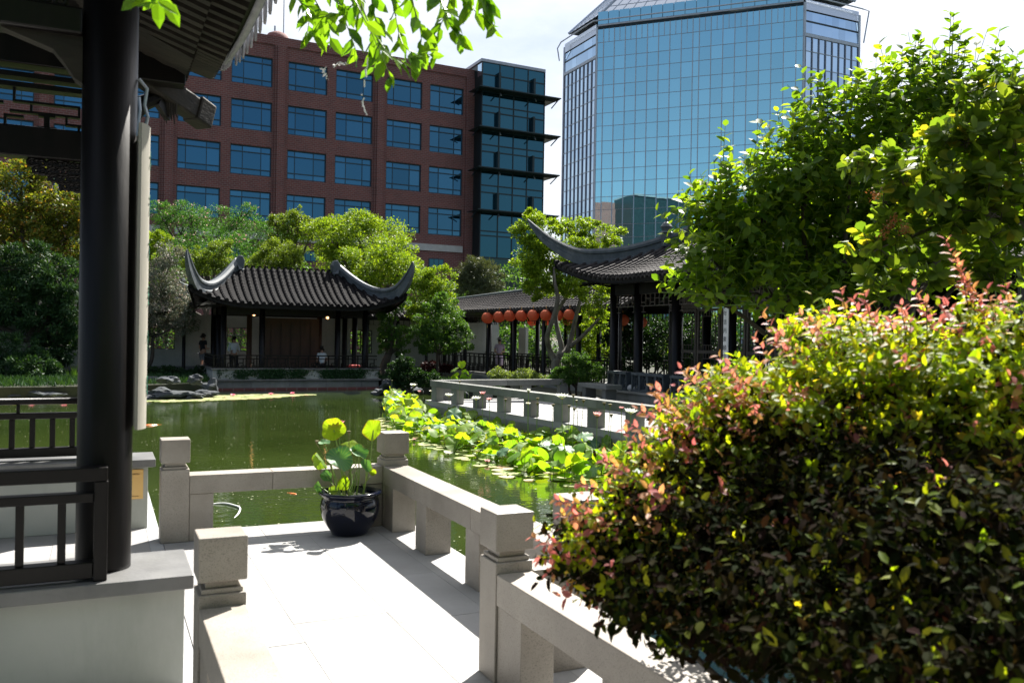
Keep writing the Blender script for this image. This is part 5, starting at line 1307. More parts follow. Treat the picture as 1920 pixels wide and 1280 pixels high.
tree('bush_tree', 'fresh green tree top behind the silvery tree, just right of the cream board', 'tree', 45,
     [(280,460,36,24),(300,450,20,18),(250,470,40,30)], 9000, .10, L_maple, r0=.12, seed=12)
tree('bush_tree', 'yellow-green bush tips left of the far pavilion roof tip', 'tree', 43,
     [(355,480,30,22),(400,485,34,16),(415,465,22,24),(385,500,40,16)], 9000, .09, L_olive, r0=.1, seed=13)
tree('wisteria_tree', 'dark leafy trunk tree standing at the right corner of the far pavilion', 'tree', 38.5,
     [(730,600,20,40),(745,560,24,22),(752,640,14,30),(722,640,12,26)], 7000, .09, L_mid, trunk=(724,705), r0=.2, seed=14)
tree('background_tree', 'dark green trees filling behind the lantern gallery', 'trees', 62,
     [(960,560,120,60),(1100,580,120,70),(1180,520,60,60),(860,560,60,40)], 16000, .22, L_mid, r0=.25, seed=15)
tree('street_tree', 'street trees behind the left garden wall below the brick building', 'trees', 60,
     [(240,500,120,60),(420,510,120,50),(-60,520,160,110),(620,540,120,50),(780,540,60,40)], 22000, .22, L_mid, r0=.25, seed=16)
# branching tree right of the gallery: trunk with pale forked limbs
sy = thing('branching_tree', tuple(at(1042,720,28)*np.array([1,1,0])+np.array([0,0,GZ])), 'pale-trunked forking tree with bright green crown between gallery and hall', 'tree')
def pth(pxs, D0, rads, parent, name='limb'):
    pts = smooth_path([at(x, y, D0+dd) for x, y, dd in pxs], 18); rr = np.interp(np.linspace(0,1,18), np.linspace(0,1,len(rads)), rads)
    b = MB(); b.tube(pts, rr, 10); return b.build(name, m_bark, parent, smooth=True)
pth([(1040,722,0),(1041,700,0),(1043,672,0)], 28, [0.164,0.148,0.148], sy, 'trunk')
pth([(1043,680,0),(1030,655,0),(1026,630,-.3),(1036,600,-.5),(1046,560,-.6),(1040,530,-.6),(1038,490,-.4)], 28, [0.125,0.086,0.078,0.074,0.070,0.055,0.023], sy)
pth([(1044,676,0),(1053,655,.2),(1047,625,.3),(1042,590,.5),(1060,560,.4),(1078,530,.3)], 28, [0.117,0.094,0.078,0.066,0.055,0.023], sy)
pth([(1048,668,0),(1066,650,.3),(1074,620,.4),(1082,585,.4),(1092,545,.4),(1100,500,.4)], 28, [0.094,0.086,0.078,0.066,0.047,0.023], sy)
pth([(1068,650,.3),(1090,632,0),(1110,612,-.3),(1130,590,-.5)], 28, [0.070,0.062,0.047,0.023], sy)
pth([(1058,690,.2),(1062,670,.3),(1068,648,.3)], 28, [0.078,0.070,0.070], sy)
rngx = np.random.default_rng(55)
lob = px_lobes([(1010,430,48,32),(1070,425,55,24,1),(1130,440,46,28,1),(990,480,40,46),(1030,500,55,50),(1080,520,50,40),(1120,560,34,36,-1),(1005,540,28,30),(1060,470,60,40),(1110,600,24,24),(1000,410,22,18)], 28)
P, O = clump_points(lob, 34000, sub=(.2,.33), fill=.12, rng=rngx); Dr = norm(O*.6+rngx.normal(size=P.shape)*.6); Nr = norm(rngx.normal(size=P.shape)*.5+np.array([0,0,.8])+O*.3)
leaf_object('crown', P, Dr, Nr, rngx.uniform(.7,1.3,len(P))*.085, T_QUAD, L_maple, sy, kind='stuff')
# shrubs near the gallery / bank
def shrub(name, label, D, specs, n, size, mat, seed, base=None, T=T_QUAD, up=.5):
    rng = np.random.default_rng(300+seed); lobes = px_lobes(specs, D); c0 = sum(c for c, r in lobes)/len(lobes)
    root = thing(name, (c0[0], c0[1], GZ), label, 'shrub')
    P, O = clump_points(lobes, n, sub=(.14,.26), fill=.2, rng=rng, nsub=45); P[:,2] = np.maximum(P[:,2], GZ-.05)
    leaf_object('foliage', P, norm(O*.6+rng.normal(size=P.shape)*.6), norm(rng.normal(size=P.shape)*.5+np.array([0,0,up])+O*.4), rng.uniform(.7,1.3,len(P))*size, T, mat, root, kind='stuff')
    b = MB()
    for c, r in lobes:
        for k in range(4): e = c+norm(rng.normal(size=(1,3)))[0]*r*.7; b.tube([(c0[0],c0[1],GZ-.1), (c+np.array([c0[0],c0[1],GZ]))/2, e], [.04,.03,.01], 5)
    b.build('stems', m_bark_d, root); return root
shrub('round_shrub', 'rounded clipped shrub at the foot of the forking tree', 24.5, [(1080,695,44,28),(1055,705,30,20),(1110,700,24,24),(1080,675,28,14)], 20000, .045, L_mid, 1)
shrub('spreading_shrub', 'light green spreading shrub under the gallery railing', 27, [(945,706,40,10),(985,704,38,12),(1010,712,30,10),(930,700,10,14)], 9000, .05, fol('pale_green_leaf',(.10,.15,.05),(.18,.24,.09)), 2)
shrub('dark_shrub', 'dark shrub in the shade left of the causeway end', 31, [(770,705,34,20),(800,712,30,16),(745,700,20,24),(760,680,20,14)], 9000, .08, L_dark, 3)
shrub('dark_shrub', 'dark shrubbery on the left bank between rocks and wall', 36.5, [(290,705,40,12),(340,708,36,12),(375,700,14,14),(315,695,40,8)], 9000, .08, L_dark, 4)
shrub('azalea_shrub', 'low shrub with dull red flowers in front of the wall', 40, [(810,688,22,10),(835,690,16,8)], 2500, .09, fol('dull_red_petal',(.03,.008,.01),(.06,.012,.015),tr=.1), 5)
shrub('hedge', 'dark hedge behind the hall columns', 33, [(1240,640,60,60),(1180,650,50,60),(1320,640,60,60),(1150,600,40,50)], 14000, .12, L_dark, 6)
shrub('sunlit_shrub', 'sunlit green shrubs glimpsed behind the branching tree', 36, [(1090,620,34,40),(1120,640,40,40),(1270,650,30,50),(1340,620,50,40)], 12000, .10, L_maple, 7)
tree('background_tree', 'dark trees behind the white garden wall, seen through its lattice windows', 'trees', 49, [(100,640,160,50),(340,640,120,50),(560,640,140,50),(780,640,120,60)], 14000, .18, L_mid, bark=False, seed=31)
tree('background_tree', 'dense greenery behind the hall, seen between its columns', 'trees', 34, [(1260,640,80,60),(1400,620,100,80),(1560,600,120,90),(1750,600,160,100),(1920,600,120,120),(1180,620,60,50)], 16000, .18, L_dark, bark=False, seed=32)
tree('background_tree', 'dark tree mass glimpsed between the forks of the pale trunk', 'trees', 47, [(1040,640,60,50),(980,650,60,40),(1120,650,60,40)], 8000, .15, L_mid, bark=False, seed=33)
# rocks on the bank
def rock(name, label, c, r, seed, group=None):
    rng = np.random.default_rng(seed); bm = bmesh.new(); bmesh.ops.create_icosphere(bm, subdivisions=3, radius=1)
    ph = rng.uniform(0, 6, (6,3)); fr = rng.uniform(1.5, 5, (6,3))
    for v in bm.verts:
        d = 1+sum(.11*math.sin(fr[k][0]*v.co.x+ph[k][0])*math.cos(fr[k][1]*v.co.y+ph[k][1])*math.sin(fr[k][2]*v.co.z+ph[k][2])*2 for k in range(6))+rng.uniform(-.05,.05)
        v.co = Vector((v.co.x*r[0]*d, v.co.y*r[1]*d, v.co.z*r[2]*d))
    me = bpy.data.meshes.new(name); bm.to_mesh(me); bm.free(); me.materials.append(m_rock)
    o = bpy.data.objects.new(name, me); o.location = c; C.objects.link(o); return tag(o, label, 'rock', group)
for i, (px_, py_, wpx, hpx, lab) in enumerate([
    (55,738,34,9,'low flat pale rock at the left waterline under the pine'),(122,735,26,10,'jagged pale rock at the waterline just left of the black column'),(90,742,30,7,'dark wet rock between two pale ones on the left shore'),
    (300,725,28,14,'broad grey rock on the bank right of the cream board'),(352,726,14,11,'upright blocky grey rock left of the far pavilion base'),(330,740,40,7,'flat blue-grey rock ledge at the waterline before the bank shrubs'),(385,738,20,7,'small dark rock at the foot of the pavilion base'),
    (735,722,22,10,'pale rock right of the pavilion base by the dark trunk'),(765,730,26,9,'mossy rock left of the causeway end'),(712,735,14,6,'little rock at the right foot of the pavilion base'),(862,735,18,10,'smooth pale boulder seen between causeway balusters'),(280,745,20,5,'thin rock slab at the waterline nearest the cream board'),
    (365,712,14,9,'grey rock behind the flat ledge, close to the pavilion corner'),(318,712,20,7,'rounded grey rock among the bank shrubs below the wall window'),(395,728,14,12,'craggy rock pressed against the left end of the pavilion plinth'),(20,744,26,8,'broken pale rock at the far left edge of the shore'),(365,743,18,6,'small pointed rock in the water left of the lily blooms'),(300,738,24,9,'second grey ledge rock, left of the flat blue-grey one')]):
    D = depth_of(atz(px_, min(py_+hpx, 748) if py_+hpx > 735 else 748, WZ)) if i not in (10,) else 27
    D = min(D, 33.5); p = at(px_, py_, D); k = D/F_PX
    rock('bank_rock', lab, (p[0], p[1], p[2]), (wpx*k, wpx*k*.7, hpx*k*1.1), 40+i)
# reeds by the column
rd = thing('reed_clump', tuple(at(140,735,32.5)), 'bright green reed blades on the left bank beside the black column', 'reeds')
for k in range(46):
    p = at(128+random.uniform(0,26), 738, 32.3+random.uniform(0,.8)); h = random.uniform(.5,1.15); a = random.uniform(-.35,.35); w_ = .02
    b = MB(); b.add([(p[0]-w_,p[1],p[2]-.2),(p[0]+w_,p[1],p[2]-.2),(p[0]+a*.4+w_*.7,p[1],p[2]+h*.6),(p[0]+a*.4-w_*.7,p[1],p[2]+h*.6),(p[0]+a,p[1],p[2]+h)], [(0,1,2,3),(3,2,4)]); b.build('blade', L_mid, rd)
# ivy on the far pavilion base
rng = np.random.default_rng(77); n = 9000; X = rng.uniform(4.15,10.75,n); Z = rng.uniform(-.17,.26,n)
dens = .55+.35*np.sin(X*2.1+1)+.3*np.sin(X*5.3)-1.2*np.abs(Z-.10+.05*np.sin(X*3)); keep = rng.random(n) < np.clip(dens*1.5,.05,.97); X, Z = X[keep], Z[keep]
P = np.stack([X, 36.28-rng.uniform(0,.10,len(X)), Z], 1); Nr = norm(rng.normal(size=P.shape)*.5+np.array([0,-1,.5])); Dr = norm(rng.normal(size=P.shape)*.6+np.array([0,-.3,-.6]))
iv = leaf_object('creeping_ivy', P, Dr, Nr, rng.uniform(.05,.09,len(P)), T_QUAD, fol('ivy_leaf',(.012,.045,.016),(.03,.08,.025),tr=.2), None, loc=(7,36.2,-.17)); tag(iv, 'ivy creeping over the white base of the far pavilion', 'ivy', kind='stuff')
# grass on the banks
n = 26000; X = rng.uniform(-12,13,n*2); Y = rng.uniform(28,41,n*2)
ok = np.array([not inside(x, y, pond) for x, y in zip(X, Y)]) & ~((X > 3.8)&(X < 10.9)&(Y > 36)) & ~((X > 15)); X, Y = X[ok][:n], Y[ok][:n]
P = np.stack([X,Y,np.full(len(X),GZ)],1); g = leaf_object('bank_grass', P, norm(rng.normal(size=P.shape)*.4+np.array([0,0,1])), norm(rng.normal(size=P.shape)), rng.uniform(.1,.3,len(P)), T_NARROW, L_con2, None, loc=(0,33,GZ), width=1.2); tag(g, 'dark ground cover on the far bank', 'ground cover', kind='stuff')

# ================================================================ WATER LILIES, far band
def band_pos():
    px_ = random.uniform(-120, 585); t = (px_+120)/705; yc = 757-20*t*.72 if px_ < 300 else 750-(px_-300)*.035; wd = 7.5 if px_ < 480 else 7.5*max(.15,(590-px_)/110)
    p = atz(px_, yc+random.uniform(-wd*.6, wd*.6), WZ); return (p[0], p[1])
b_ = scatter_flat('water_lily_band', 2600, band_pos, .06, .13, m_pad if False else lf_pad, 'sunlit band of water lily pads along the far shore', 'water lilies', z=WZ+.01, k=8)
def petals(name, c, r, n, up, mat, parent, w_=.5, rng=random):
    """ring flower of pointed petals"""
    b = MB()
    for ring_, (cnt, tilt, rr) in enumerate(((n, up, 1.0), (n-2, up+.35, .8), (max(4,n-4), up+.65, .55))):
        for k in range(cnt):
            a = 6.283*k/cnt+ring_*.4+rng.uniform(-.1,.1); ca, sa = math.cos(a), math.sin(a); L_ = r*rr*rng.uniform(.9,1.1); t = tilt+rng.uniform(-.12,.12)
            def q(f, side, lift=0): 
                d = L_*f; hh = d*math.tan(min(t,1.35)) if False else d*math.sin(t); dd = d*math.cos(t)
                return (c[0]+ca*dd-sa*side, c[1]+sa*dd+ca*side, c[2]+hh+lift)
            ww = L_*w_*.5
            b.add([q(.05,0), q(.4,ww*.9,L_*.04), q(.72,ww*.75,L_*.03), q(1,0,0), q(.72,-ww*.75,L_*.03), q(.4,-ww*.9,L_*.04)], [(0,1,2,3),(0,3,4,5)])
    return b.build(name, mat, parent)
for i, px_ in enumerate((300, 350, 437, 508, 548, 60, 120)):
    p = atz(px_, 747-(px_-300)*.03 if px_ > 290 else 754, WZ); t = thing('water_lily_flower', (p[0],p[1],WZ), ['pink water lily bloom at the near end of the far band','small pink bloom in the far lily band below the bank rocks','pink bloom in the lily band below the left half of the pavilion','pinkish bloom in the lily band below the pavilion middle','rose bloom near the right tip of the lily band','pink bloom in the lily band seen through the far railing, leftmost','pink bloom in the lily band seen through the far railing beside the column'][i], 'water lily', 'blooms in the far lily band')
    petals('petals', (p[0],p[1],WZ+.02), .13, 9, .5, m_pink, t)

# ================================================================ LOTUS BED
LOTUS_POLY = [(6.2,12.4),(7.2,10.8),(8.25,11.2),(7.6,19.5),(7.7,22),(8.95,27.6),(8.25,27.2),(6.75,21.8),(6.15,19),(6.35,15.5)]
def vein_attr(me, na, nr):
    a = me.attributes.new('vein', 'FLOAT', 'POINT'); r = me.attributes.new('rim', 'FLOAT', 'POINT')
    a.data.foreach_set('value', [0.6]+[1.0 if k % 2 == 0 else 0.0 for i in range(nr) for k in range(na)]); r.data.foreach_set('value', [0.0]+[(i+1)/nr for i in range(nr) for k in range(na)])
def lotus_leaf_mesh(name, mat, seed, cup=.25, fold=0, notch=False, tilt=0):
    rng = random.Random(seed); nr, na = 5, 36; vs = [(0,0,0)]; fs = []
    for i in range(1, nr+1):
        f = i/nr
        for k in range(na):
            a = 6.283*k/na; r = f*(1+.05*math.sin(3*a+seed)+.04*math.sin(7*a+seed*2)*f)
            z = -cup*f**2*.55+cup*.25*f+.085*f*f*math.sin((4+seed % 3)*a+seed)+.05*f**3*math.sin(11*a+seed)
            x, y = r*math.cos(a), r*math.sin(a)
            if fold: z += fold*(abs(y)**1.3)*1.0-fold*.3*f
            vs.append((x, y, z))
    for k in range(na): fs.append((0, 1+k, 1+(k+1) % na))
    for i in range(nr-1):
        for k in range(na): fs.append((1+i*na+k, 1+(i+1)*na+k, 1+(i+1)*na+(k+1) % na, 1+i*na+(k+1) % na))
    me = mesh_from(name, vs, fs, mat, smooth=True); vein_attr(me, na, nr); return me
LM = [lotus_leaf_mesh('lotus_leaf', lf_lotus if k % 5 else lf_lotus_blue, k+1, cup=(.25,-.5,.5,-.3,.1)[k % 5], fold=(0,.8,0,-.7,.35)[k % 5]) for k in range(10)]
def rotm(a, tilt, td):
    return (Matrix.Rotation(td, 4, 'Z') @ Matrix.Rotation(tilt, 4, 'Y') @ Matrix.Rotation(-td+a, 4, 'Z'))
rl = random.Random(5)
def stem_mesh(p, q, r=.006, mat=m_stem, parent=None, name='stem'):
    p, q = np.array(p), np.array(q); mid = (p+q)/2+np.array([rl.uniform(-.03,.03), rl.uniform(-.03,.03), 0]); b = MB(); b.tube(smooth_path([p, mid, q], 5), r, 5, cap=False); return b.build(name, mat, parent)
ORD = ['first','second','third','fourth','fifth','sixth','seventh','eighth','ninth']
def pond_label(what, x, y, a, b_, c):
    k = min(8, max(0, int(round((21.1-y)/1.17)))); rowd = 'near causeway' if x > 7.2 else ('mid bed' if x > 6.6 else 'open-water side')
    return f'{a} {b_} {c} {what} {rowd}, by {ORD[k]} causeway baluster from left'
cands = []
while len(cands) < 300:
    x, y = rl.uniform(5.6,9.0), rl.uniform(10.4,27.6)
    if not inside(x, y, LOTUS_POLY): continue
    r = rl.uniform(.10,.205)
    if any((x-a)**2+(y-c)**2 < ((r+s)*.50)**2 for a, c, s in cands): 
        if rl.random() < .93: continue
    cands.append((x, y, r))
edge_d = lambda x, y: min(1, abs(x-6.1)/.8)
for i, (x, y, r) in enumerate(cands):
    h = rl.uniform(.10,.46)*(.5+.5*min(1,max(0,(x-6.0)/1.3))) + (.12 if rl.random() < .3 else 0)
    z = WZ+h; tl = abs(rl.gauss(.5,.35)); td = rl.uniform(0,6.283); m = Matrix.Translation((x,y,z)) @ rotm(rl.uniform(0,6.28), min(tl,1.25), td) @ Matrix.Scale(r,4)
    o = inst(LM[rl.randrange(10)], 'lotus_leaf', None, m)
    tag(o, pond_label('lotus leaf', x, y, ('small' if r < .13 else 'mid-sized' if r < .17 else 'broad'), ('nearly flat' if tl < .25 else 'tilted' if tl < .7 else 'upturned'), 'raised high' if h > .42 else 'raised' if h > .22 else 'low'), 'lotus leaf', 'lotus leaves standing in the pond')
    if y < 21:
        b = MB(); b.tube([(x,y,z-.005),(x+.02*math.cos(td),y+.02*math.sin(td),WZ-.1)], .0055, 5, cap=False); s_ = b.build('stem', m_stem, None, loc=(x,y,z)); s_.parent = o; s_.matrix_parent_inverse = o.matrix_world.inverted()
# the smaller leaves beyond the 300 largest
rs = np.random.default_rng(8); FX = []; FV = []; tvs = []; base_t = [(0,0,0)]+[(f*math.cos(a), f*math.sin(a), .05*math.sin(3*a)*f-.12*f*f) for f in (.5,1.0) for a in np.linspace(0,6.283,13)[:-1]]
ftri = [(0,1+k,1+(k+1) % 12) for k in range(12)]+[(1+k,13+k,13+(k+1) % 12,1+(k+1) % 12) for k in range(12)]
b = MB(); cnt = 0
while cnt < 420:
    x, y = rs.uniform(5.8,9.0), rs.uniform(10.4,27.6)
    if not inside(x, y, LOTUS_POLY): continue
    r = rs.uniform(.07,.15); z = WZ+rs.uniform(.05,.42)*(.5+.5*min(1,max(0,(x-6.0)/1.3))); mm = Matrix.Translation((x,y,z)) @ rotm(rs.uniform(0,6), min(1.3,abs(rs.normal(.6,.4))), rs.uniform(0,6)) @ Matrix.Scale(r,4)
    b.add([tuple(mm @ Vector(v)) for v in base_t], ftri); cnt += 1
tag(b.build('small_lotus_leaves', lf_lotus, smooth=True), 'mass of smaller lime green lotus leaves filling the bed between the bigger ones', 'lotus leaves', kind='stuff')
# floating pads between them
pad_me = []
for s in range(3):
    vs = [(0,0,0)]+[(math.cos(a)*(1+.04*math.sin(5*a+s)), math.sin(a)*(1+.04*math.sin(4*a+s)), .02*math.sin(3*a+s)) for a in np.linspace(.18,6.1,17)]; pad_me.append(mesh_from('lily_pad', vs, [(0,k,k+1) for k in range(1,17)], lf_pad))
k = 0; tries = 0; placed = []
while k < 260 and tries < 9000:
    tries += 1; x, y = rl.uniform(5.0,8.0), rl.uniform(10.0,23)
    if not inside(x+.35, y, LOTUS_POLY) and not inside(x, y, LOTUS_POLY): continue
    r = rl.uniform(.07,.15)
    if any((x-a)**2+(y-c)**2 < ((r+s)*.85)**2 for a, c, s in placed): continue
    placed.append((x,y,r)); k += 1
    o = inst(pad_me[rl.randrange(3)], 'lily_pad', None, Matrix.Translation((x,y,WZ+.008+rl.uniform(0,.006))) @ Matrix.Rotation(rl.uniform(0,6.28),4,'Z') @ Matrix.Rotation(rl.uniform(-.02,.02),4,'X') @ Matrix.Scale(r,4))
    tag(o, pond_label('floating lily pad', x, y, 'small' if r < .09 else 'mid-sized' if r < .125 else 'wide', 'round', 'notched'), 'lily pad', 'lily pads floating among the lotus')
# lotus flowers and pods at their places
flo = [(775,724,'w',.13,'big open white lotus flower at the far left tip of the lotus bed'),(786,736,'p',.09,'pink lotus bud just under the big white bloom at the far tip'),(808,734,'w',.07,'small white lotus bloom in front of the causeway corner'),
 (842,744,'w',.14,'wide white lotus bloom against the end of the causeway balustrade'),(893,750,'w',.14,'ragged white lotus bloom below the third causeway baluster'),(905,741,'p',.11,'flat pale pink lotus bloom just above a ragged white one'),(917,752,'p',.10,'rounded pink lotus bloom right of the ragged white bloom'),
 (991,737,'b',.10,'closed greenish-white lotus bud against the balustrade rail'),(1054,748,'w',.16,'star-like wide open white lotus flower rising above the balustrade rail'),(1120,783,'p',.13,'deep pink lotus bud with spread petals above the right half of the bed'),(1183,776,'w',.14,'drooping white lotus flower beside the red shrub tips'),
 (1165,768,'p',.07,'small pink bud left of the drooping white flower'),(990,758,'w',.07,'small half-open white bud over the middle of the bed'),(1081,754,'b',.05,'tiny pale bud right of the star-like bloom'),
 (840,848,'w',.10,'low white lily bloom near the water, leftmost of the near pair'),(893,851,'w',.10,'low open white lily bloom at the near edge of the bed'),(902,841,'p',.08,'pink lily bloom right above the near white one'),(914,864,'p',.09,'orange-pink lily bloom floating nearest the terrace'),(777,822,'p',.06,'tiny pink bloom at the near left edge of the lotus bed')]
for px_, py_, kd, r, lab in flo:
    if py_ < 800:
        X_ = 6.9 if px_ < 830 else (7.35 if px_ < 960 else 7.5)
        p = atX(px_, py_, X_)
        if px_ < 830: p = atY(px_, py_, 23)
    else: p = atz(px_, py_+4, WZ+.02)
    t = thing('lotus_flower', (p[0],p[1],WZ), lab, 'lotus flower', 'lotus flowers in the pond')
    mt = m_whitepet if kd in 'wb' else m_palepink
    petals('petals', tuple(p), r, 9 if kd != 'b' else 7, {'w':.55,'p':.85,'b':1.2}[kd], mt, t, w_=.55)
    b = MB(); b.lathe((p[0],p[1],p[2]+.0), [(0,0),(.018,.0),(.026,.035),(0,.037)], 10); b.build('seed_head', m_gold if kd == 'w' else m_pod, t)
    if py_ < 800: stem_mesh((p[0],p[1],p[2]), (p[0]+.04,p[1],WZ-.05), .006, m_stem, t)
for i, (px_, py_) in enumerate([(948,750),(1008,757),(1008,748),(1037,760),(1067,762),(1077,767),(1133,757),(1144,760),(1146,779),(1094,752),(735,714),(1213,803),(1075,742),(862,716)]):
    p = atX(px_, py_, 7.45) if px_ > 830 else atY(px_, py_, 24)
    t = thing('lotus_pod', (p[0],p[1],WZ), ['brown lotus seed pod on a tall stem against the second causeway gap','lotus seed pod at the middle of the balustrade, left of the star bloom','thin-stemmed pod right beside another at mid bed','inverted-cone pod just left of the star-like bloom','small dark pod under the star-like white bloom','little pod right below the star-like bloom','tall pale pod over the right half of the bed','pod next to the tall pale pod, slightly lower','low pod between two tall ones at the right','small round green pod right of the star-like bloom','single pod at the far left tip of the lotus bed','dark pod close to the red shrub tips','small pod just below the balustrade rail','pod rising beside the potted-looking far lotus clump'][i], 'lotus pod', 'lotus seed pods in the pond')
    b = MB(); b.lathe((p[0],p[1],p[2]-.03), [(.004,0),(.012,.01),(.030,.045),(.034,.055),(0,.057)], 10); b.build('pod', m_pod, t); stem_mesh((p[0],p[1],p[2]-.03), (p[0]-.03,p[1],WZ-.05), .0045, m_stem, t)
# far lotus clump standing behind the causeway rail
fl = thing('lotus_clump', tuple(at(862,725,24.5)), 'clump of yellow-green lotus leaves rising behind the far corner of the causeway rail', 'lotus plant')
for px_, py_, r in ((852,692,.13),(866,683,.12),(873,697,.12),(852,705,.15),(866,712,.2),(880,707,.12),(858,716,.2),(872,718,.16)):
    p = at(px_, py_, 24.5+rl.uniform(-.3,.3)); o = inst(LM[rl.randrange(10)], 'leaf', fl, Matrix.Translation(tuple(p)) @ rotm(rl.uniform(0,6), rl.uniform(.5,1.2), rl.uniform(0,6)) @ Matrix.Scale(r,4)); stem_mesh(p, (p[0],p[1],-.6), .006, m_stem, fl)

# ================================================================ POTTED LOTUS
pc = np.array([1.84, 6.96, 0.0])
pot = thing('glazed_pot', tuple(pc), 'glossy dark blue round pot in the terrace corner', 'pot')
b = MB(); prof = [(0,0),(.13,0),(.145,.006),(.155,.03),(.19,.08),(.222,.14),(.238,.20),(.240,.24),(.230,.285),(.222,.300),(.235,.315),(.250,.325),(.256,.338),(.250,.350),(.225,.353),(.205,.347),(.200,.325),(.200,.27),(0,.27)]
b.lathe(pc, prof, 64); pb = b.build('body', m_pot, pot, smooth=True)
b = MB(); b.lathe(pc, [(.199,.272),(.10,.285),(0,.282)], 28); b.build('soil', m_soil, pot, smooth=True)
lp = thing('potted_lotus', (pc[0],pc[1],.28), 'potted lotus with big folded yellow-green leaves and a pink flower in the blue pot', 'lotus plant')
b = MB()
for k in range(70):
    a, r = random.uniform(0,6.28), .19*random.random()**.5; x, y = pc[0]+r*math.cos(a), pc[1]+r*math.sin(a); s = random.uniform(.008,.02)
    b.obox((x,y,.290+random.uniform(0,.008)), (s*math.cos(a),s*math.sin(a),0), (-s*.7*math.sin(a),s*.7*math.cos(a),.003), (0,0,s*.5))
tag(b.build('pebbles', m_pebble, pot, bevel=.003), kind='stuff')
def big_leaf(name, c, r, xdir, ndir, mat, fold=.0, cup=.2, seed=1, stem_to=None, bend=None, label=None):
    """leaf blade: veined disc folded about its x axis, stalk from the middle to the soil"""
    na, nr = 40, 9; x = np.asarray(xdir, float); x /= np.linalg.norm(x); n = np.asarray(ndir, float); n -= n.dot(x)*x; n /= np.linalg.norm(n); y = np.cross(n, x); vs = [np.array(c)]; fs = []
    for i in range(1, nr+1):
        f = i/nr
        for k in range(na):
            a = 6.283*k/na; rr = r*f*(1+.04*math.sin(3*a+seed)+.05*math.sin(5*a+seed*1.7)*f)
            u, v = rr*math.cos(a), rr*math.sin(a)
            ang = fold*min(1, abs(v)/r*1.6); vv, zz = v*math.cos(ang), abs(v)*math.sin(ang)
            z = zz+cup*r*(f*f-.2)+.07*r*f*f*math.sin(4*a+seed)+.035*r*f**3*math.sin(9*a+seed*2)+ .012*r*math.cos(18*a)*f
            if bend: z -= bend*r*max(0, u/r)**2
            vs.append(np.array(c)+x*u+y*vv+n*z)
    for k in range(na): fs.append((0,1+k,1+(k+1) % na))
    for i in range(nr-1):
        for k in range(na): fs.append((1+i*na+k,1+(i+1)*na+k,1+(i+1)*na+(k+1) % na,1+i*na+(k+1) % na))
    b = MB(); b.add(vs, fs); o = b.build(name, mat, lp, smooth=True); vein_attr(o.data, na, nr)
    if label: o['label'] = label
    if stem_to is not None:
        c_ = np.array(c); q = np.array(stem_to); m_ = (c_+q)/2+np.array([.012,-.01,0]); b = MB(); b.tube(smooth_path([c_, m_, q], 10), np.linspace(.0045,.007,10), 7); b.build('stem', m_stem, lp, smooth=True)
rx, dn = AX_R, AX_D; tocam = -AX_F; upv = -AX_D
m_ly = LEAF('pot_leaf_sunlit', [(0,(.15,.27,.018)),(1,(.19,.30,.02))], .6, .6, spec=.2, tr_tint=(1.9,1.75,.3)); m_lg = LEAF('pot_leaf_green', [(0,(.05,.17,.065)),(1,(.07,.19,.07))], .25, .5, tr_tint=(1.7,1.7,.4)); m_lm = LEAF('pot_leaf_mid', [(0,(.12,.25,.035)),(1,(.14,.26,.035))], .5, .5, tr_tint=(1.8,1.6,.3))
Dp = depth_of(pc+np.array([0,0,.5]))
def PP(x, y, dd=0): return at(x, y, Dp+dd)
g0 = lambda x, y: (pc[0]+x, pc[1]+y, .285)
big_leaf('leaf', PP(626,806,.02), .098, rx, tocam+upv*.35, m_ly, fold=.25, cup=.15, seed=1, stem_to=g0(-.05,.02), label='upright yellow sunlit leaf at the top')
big_leaf('leaf', PP(700,806,-.02), .088, rx*.35-dn*1, tocam*.9+rx*.45, m_ly, fold=-.55, cup=.1, seed=2, stem_to=g0(.10,.0), label='tall folded yellow leaf on the right')
big_leaf('leaf', PP(637,860,-.12), .115, rx*.8+dn*.45, tocam*.7+upv*.7, m_lg, fold=.45, cup=-.1, seed=3, stem_to=g0(-.02,-.05), bend=.3, label='big bluish-green leaf facing the viewer')
big_leaf('leaf', PP(655,838,.04), .085, rx, tocam*.5+upv, m_ly, fold=.3, cup=-.2, seed=4, stem_to=g0(.0,.05))
big_leaf('leaf', PP(603,862,-.02), .075, rx*.6+dn*.8, tocam*.6-rx*.7, m_lm, fold=.7, cup=.1, seed=5, stem_to=g0(-.11,.0))
big_leaf('leaf', PP(672,850,-.02), .078, rx*.9+dn*.5, tocam*.5+upv*.6+rx*.3, m_lg, fold=.6, cup=.0, seed=6, stem_to=g0(.06,.03))
big_leaf('leaf', PP(686,873,-.06), .058, rx*.7+dn*.9, tocam*.8+rx*.5, m_lg, fold=.8, cup=0, seed=7, stem_to=g0(.09,-.04))
big_leaf('leaf', PP(643,905,-.1), .060, rx*.3-dn, tocam+rx*.4, m_ly, fold=.6, cup=.1, seed=8, stem_to=g0(.0,-.08))
big_leaf('leaf', PP(612,892,-.04), .05, rx+dn*.6, tocam+upv*.3, m_lg, fold=.5, cup=.1, seed=9, stem_to=g0(-.10,-.03))
big_leaf('leaf', PP(600,912,-.04), .045, rx*.3+dn, tocam-rx*.5, m_lg, fold=.7, cup=.1, seed=10, stem_to=g0(-.13,-.02))
big_leaf('leaf', PP(625,920,-.14), .042, rx, tocam+upv*.8, m_lm, fold=.4, cup=.1, seed=11, stem_to=g0(-.04,-.1))
big_leaf('leaf', PP(699,885,-.04), .030, rx+dn*.4, tocam+upv*.4, m_ly, fold=.3, cup=.1, seed=12)
big_leaf('leaf', PP(608,830,.1), .05, rx, upv*.9+tocam*.3, m_lg, fold=.2, cup=.1, seed=13, stem_to=g0(-.09,.06))
